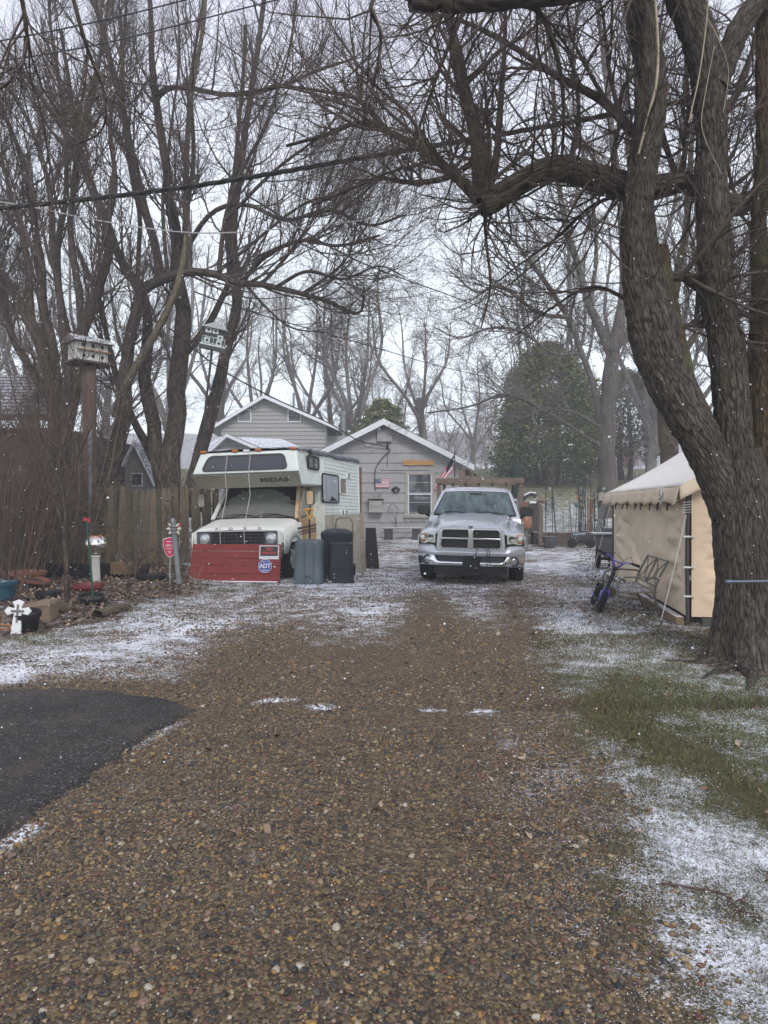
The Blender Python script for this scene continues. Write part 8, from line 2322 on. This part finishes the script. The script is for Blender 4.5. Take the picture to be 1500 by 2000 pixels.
# poles, hooks and hangings: (px, top, base Y, lean deg, radius, material, name, label, kind)
GP = mat('pole_grey', (.13, .13, .12), .6); GB = mat('pole_teal', (.09, .14, .14), .6); OR = mat('rust_orange', (.19, .10, .045), .8, var=.3, vscale=8)
poles = [
 (1066, 950, 27, 0, .012, IRON, 'shepherd_hook', 'hook pole with a small white lantern left of the star', 'hook'),
 (1079, 972, 26.5, 0, .010, IRON, 'star_stake', 'stake topped by a dark five-pointed star', 'star'),
 (1088, 944, 25.6, -5, .016, IRON, 'tall_pole', 'tallest plain black pole leaning left, before the lawn', 'plain'),
 (1111, 994, 27, 0, .008, GP, 'thin_stake', 'thin straight stake midway between black pole and bowl', 'plain'),
 (1118, 978, 25.8, -4, .018, GP, 'wooden_stake', 'grey wooden stake leaning left beside the hanging bowl', 'plain'),
 (1123, 990, 27, 3, .010, GP, 'bowl_stake', 'stake holding a small pale teal bowl', 'bowl'),
 (1130, 950, 28, 0, .012, IRON, 'shepherd_hook', 'hook pole with a pale lantern and gold hangings', 'hook'),
 (1137, 985, 27.5, 0, .012, GB, 'thin_stake', 'teal-grey stake left of the rusty poles', 'plain'),
 (1143, 935, 29, 0, .018, IRON, 'weather_vane', 'black spired ornament standing high behind the rusty poles', 'spire'),
 (1148, 972, 26.4, 0, .022, OR, 'rusty_pole', 'left one of the three rust-coloured poles', 'plain'),
 (1152, 974, 26.6, 1, .030, OR, 'rusty_pole', 'thicker middle one of the three rust-coloured poles', 'plain'),
 (1155, 976, 26.4, 0, .022, OR, 'rusty_ladder', 'rust-coloured trellis ladder, rightmost of the rusty poles', 'ladder'),
 (1154, 940, 29.5, 0, .012, IRON, 'finial_pole', 'pole with a dark round finial behind the rusty poles', 'ball'),
 (1161, 990, 25.4, 9, .03, GP, 'pole_bundle', 'grey bundle of poles leaning right beside the thick trunk', 'bundle'),
 (1172, 950, 27.5, 0, .012, IRON, 'shepherd_hook', 'hook pole with a white lantern in front of the thick trunk', 'hook'),
 (1175, 965, 27, 0, .012, GP, 'feeder_pole', 'pole with a pale square feeder before the thick trunk', 'feeder'),
 (1181, 970, 26, -1, .010, IRON, 'thin_stake', 'thin dark stake with hanging bits at the thick trunk\'s right side', 'plain'),
 (1100, 1000, 29, 0, .007, IRON, 'thin_stake', 'short thin stake in the snow right of the tall black pole', 'plain'),
 (1140, 960, 27.8, 0, .05, GB, 'hanging_tube', 'wide grey-teal hanging tube left of the rusty poles', 'tube'),
]
for (px, pt, Y, ln2, r_, m_, nm, lab, kind) in poles:
    t = orn(nm, lab, 'garden ornament' if kind != 'plain' else 'stake', px, Y, 'garden stakes and ornaments beyond the drive')
    H_t = upto(t, pt); t.rotation_euler.y = rad(ln2)
    if kind == 'tube':
        MB().tube([(0, 0, 0), (0, 0, H_t + .1)], .01, 6).build('pole', IRON, t); MB().tube([(.03, -.03, H_t - .55), (.03, -.03, H_t)], .05, 10).build('tube', m_, t); continue
    if kind != 'bundle': MB().tube([(0, 0, -.05), (0, 0, H_t)], r_ * 1.35, 7).build('pole', m_, t)
    if kind == 'hook':
        MB().tube([(0, 0, H_t - .02), (.02, 0, H_t + .08), (.09, 0, H_t + .12), (.15, 0, H_t + .06), (.15, 0, H_t)], .01, 6).build('hook', IRON, t)
        MB().box((.15, 0, H_t - .10), (.09, .09, .13)).build('lantern', mat('lantern_pale', (.26, .27, .27), .5), t, bev=.01)
        MB().tube([(-.06, 0, H_t - .3), (-.06, 0, H_t - .62)], .02, 6).build('hanging', mat('hanging_gold', (.30, .17, .05), .6), t)
    if kind == 'star':
        MB().prism([((.10 if k % 2 == 0 else .04) * math.sin(PI * k / 5), H_t + (.10 if k % 2 == 0 else .04) * math.cos(PI * k / 5)) for k in range(10)], -.01, .01).build('star', IRON, t)
        m = MB()
        for k in range(4): m.tube([(-.07 + .045 * k, 0, H_t - .14), (-.07 + .045 * k, 0, H_t - .45)], .006, 5)
        m.build('chime', IRON, t)
    if kind == 'bowl': MB().lathe([(.03, H_t - .02), (.12, H_t + .04), (.14, H_t + .16), (.13, H_t + .16), (.10, H_t + .05)], 16).build('bowl', mat('bowl_teal', (.20, .27, .25), .6, snow=.3), t, smooth=True)
    if kind == 'spire':
        m = MB(); m.lathe([(.02, H_t - .1), (.06, H_t), (.02, H_t + .06), (.03, H_t + .1), (.001, H_t + .24)], 8); 
        for k in range(4): m.tube([(0, 0, H_t - .05), (.14 * math.cos(k * PI / 2), .14 * math.sin(k * PI / 2), H_t - .12), (.16 * math.cos(k * PI / 2), .16 * math.sin(k * PI / 2), H_t - .30)], .008, 5)
        m.build('finial', IRON, t)
    if kind == 'ball': MB().lathe([(.001, H_t - .10), (.09, H_t - .04), (.10, H_t + .02), (.001, H_t + .10)], 12).build('finial', mat('finial_dark', (.05, .055, .05), .5), t, smooth=True)
    if kind == 'ladder':
        MB().tube([(-.14, 0, 0), (-.14, 0, H_t - .05)], .018, 6).build('pole', m_, t)
        m = MB()
        for k in range(7): m.tube([(-.14, 0, .2 + k * .2), (0, 0, .2 + k * .2)], .010, 5)
        m.build('rungs', m_, t)
    if kind == 'bundle':
        m = MB()
        for k in range(6): m.tube([(-.06 + .03 * k, .03 * (k % 2), 0), (-.02 + .04 * k, .02, H_t * (1 + .04 * k))], .014, 6)
        m.build('poles', m_, t)
    if kind == 'feeder': MB().box((.02, 0, H_t - .12), (.28, .16, .24)).prism([(-.16, H_t), (.2, H_t), (.02, H_t + .08)], -.1, .1).build('feeder', mat('feeder_cream', (.34, .32, .24), .7), t)
g_ = np.random.default_rng(77)
for k in range(16):
    px, Y = g_.uniform(1128, 1192), g_.uniform(25.5, 30)
    t = orn('garden_stake', 'thin dark stake with small hanging trinkets in the clutter before the thick trunk', 'garden ornament', px, Y, 'dark stakes cluttered before the thick trunk')
    H_t = upto(t, g_.uniform(948, 985)); t.rotation_euler.y = rad(g_.normal(0, 3))
    MB().tube([(0, 0, -.05), (0, 0, H_t), (g_.uniform(-.1, .1), 0, H_t + .08), (g_.uniform(-.2, .2), 0, H_t)], .016, 6).build('pole', IRON, t)
    for j in range(3):
        zz = H_t - g_.uniform(.05, .9); xx = g_.uniform(-.12, .12)
        MB().lathe([(.001, zz - .07), (g_.uniform(.02, .07), zz - .02), (.03, zz + .03), (.001, zz + .06)], 7, (xx, 0, 0)).build('trinket', (IRON, GP, mat('hanging_gold', (.30, .17, .05), .6), OR, GB)[g_.integers(0, 5)], t)
# flag on its pole behind the cab
fp_ = thing('flag_pole', 'thin black pole of the drooping flag behind the pickup cab', 'pole', (P(888, 950, 19.6)[0], 19.6, 0))
MB().tube([(0, 0, 0), (0, 0, zt(886, 19.6)), (.01, 0, zt(880, 19.6))], .014, 8).build('shaft', IRON, fp_)
fg = thing('flag', 'stars-and-stripes flag drooping to the left from its pole above the pickup cab', 'flag', (P(887, 950, 19.6)[0], 19.58, zt(888, 19.6)))
m = MB(); nu, nv = 26, 26
def fpnt(u, v):   # u along stripes, v across (0 top)
    # hoist at the pole, fly end hanging lower left
    x = -u * .52 - .05 * v; z = -u * .80 - v * (.40 - .14 * u)
    y = .045 * math.sin(v * 16 + u * 5) * (.3 + u) - .02 * u
    return (x + .03 * math.sin(v * 14), y, z)
fr_ = []
for k in range(13):
    m = MB(); m.grid([[fpnt(u, (k + w_) / 13) for u in np.linspace(0 if k > 6 else .40, 1, 18)] for w_ in np.linspace(0, 1, 4)])
    m.build('stripe', mat('flag_red2', (.36, .035, .075), .8) if k % 2 == 0 else mat('flag_white', (.66, .65, .66)), fg, smooth=True, ang=180)
m = MB(); m.grid([[fpnt(u, v * 7 / 13) for u in np.linspace(0, .40, 8)] for v in np.linspace(0, 1, 12)]); m.build('canton', mat('flag_navy', (.015, .016, .03), .8), fg, smooth=True, ang=180)
# potted thing on a post at the garage corner
pg = thing('dried_planter', 'brown post with a wreath of dried plants at the garage corner', 'planter', (P(903, 950, 26.5)[0], 26.5, 0))
MB().box((0, 0, zt(918, 26.5) / 2), (.2, .2, zt(918, 26.5))).build('post', mat('orn_wood', (.13, .1, .07)), pg)
m = MB(); g_ = np.random.default_rng(3)
for k in range(80):
    a, b_ = g_.uniform(-.1, .55), g_.uniform(0, .35); 
    if b_ > .35 - a * .45: continue
    m.tube([(a, 0, zt(933, 26.5) + b_), (a + g_.normal(0, .07), g_.normal(0, .06), zt(933, 26.5) + b_ + g_.uniform(0, .12))], .018, 5)
m.build('dried_plants', mat('dried_plant', (.07, .032, .025), .9, var=.4), pg)
MB().box((.25, 0, zt(936, 26.5) / 2), (.7, .35, zt(936, 26.5))).build('crate', mat('orn_wood', (.13, .1, .07)), pg)
# small far house beyond the lawn, right of the trunk
for (px, Y, w_, h_, lab, rc) in ((1155, 150, 8, 3, 'far white house seen under the evergreen between its trunks', (.6, .6, .6)), (1235, 160, 14, 3.4, 'far pale house beyond the pond right of the thick trunk', (.45, .47, .50)), (960, 140, 10, 2.6, 'faint far house beyond the lawn crest above the pickup', (.5, .5, .5))):
    x = P(px, 900, Y)[0]; t = thing('far_house', lab, 'house', (x, Y, ZB(x, Y)))
    MB().box((0, 0, h_ / 2), (w_, 6, h_)).build('wall', mat('far_wall_%d' % px, rc, .8), t)
    MB().prism([(-w_ / 2 - .4, h_), (w_ / 2 + .4, h_), (w_ / 2 - 1, h_ + 2), (-w_ / 2 + 1, h_ + 2)], -3.3, 3.3).build('roof', mat('far_roof', (.2, .2, .22), .9, snow=.7, snow_dir=.2), t)
    for k in range(3): MB().box((-w_ / 3 + k * w_ / 3, -3.02, h_ * .55), (1, .06, 1)).build('window', DGLASS, t)
# orange bush and brush by the pond
shrub('rust-orange bush on the far lawn right of the thick trunk', P(1228, 900, 60)[0], 60, 2.2, 60, .9, 900, mat('bush_orange', (.30, .15, .08), .9), (8, 4), .012, group=None)
for i, (px, Y) in enumerate(((870, 95), (900, 100), (935, 96), (975, 98), (1000, 102), (1250, 90), (850, 90))):
    shrub(['pale waterside brush above the garage\'s right eave', 'pale waterside brush right of the garage eave, second along', 'pale waterside brush around the lone lawn tree', 'pale waterside brush between the lone tree and evergreen', 'pale waterside brush touching the evergreen', 'pale brush on the far shore above the tent', 'pale brush behind the garage roof edge'][i], P(px, 900, Y)[0], Y, 6.5, 26, 3.5, 930 + i, TWIG_FAR, (7, 5), .02, group='waterside brush')

# ------------------------------------------------------------------ sticks on the ground, snow clump, falling snow
STK = mat('stick', (.075, .045, .035), .8)
for (pts, r_, lab) in (([(1290, 1730), (1340, 1738), (1410, 1750), (1440, 1780), (1490, 1800)], .005, 'long thin reddish stick on the snowy grass at lower right'), ([(1150, 1905), (1175, 1922), (1200, 1942)], .005, 'short grey stick on the gravel at lower right'),
                       ([(870, 1640), (900, 1600), (912, 1570)], .0025, 'thin dark stem on the gravel right of centre'), ([(655, 1935), (700, 1946)], .0025, 'tiny twig lying near the bottom of the gravel'), ([(950, 1470), (975, 1462)], .003, 'small twig on the drive above the centre')):
    q = [G(a, b) + np.array((0, 0, .012)) for a, b in pts]
    wire('stick', lab, q, r_, STK, 'stick', n=5, k=12)
g_ = np.random.default_rng(21)
n = 2600
fx, fy, fz = None, 1.2 + 15 * g_.random(n) ** .9, None
fx = (g_.random(n) * 2 - 1) * .62 * fy; fz = .05 + g_.random(n) * (1.2 + fy * .62)
s = g_.uniform(.0018, .0042, n) * np.clip(.55 + fy * .12, .6, 1.9)
tet = np.array([(1, 0, -.6), (-.5, .87, -.6), (-.5, -.87, -.6), (0, 0, 1.), ])
octv = np.array([(1, 0, 0), (-1, 0, 0), (0, 1, 0), (0, -1, 0), (0, 0, 1), (0, 0, -1)], float)
octf = np.array([(0, 2, 4), (2, 1, 4), (1, 3, 4), (3, 0, 4), (2, 0, 5), (1, 2, 5), (3, 1, 5), (0, 3, 5)])
v = (np.stack([fx, fy, fz], 1)[:, None, :] + octv[None] * s[:, None, None]).reshape(-1, 3)
f = (np.arange(n)[:, None, None] * 6 + octf[None]).reshape(-1, 3)
tag(link('falling_snow', fast_mesh('falling_snow', v, f, SNOW)), kind='stuff')
print('meshes', len(bpy.data.meshes), 'tris', sum(len(o.data.polygons) for o in scene.objects if o.type == 'MESH'), 'snow grains', NSG)
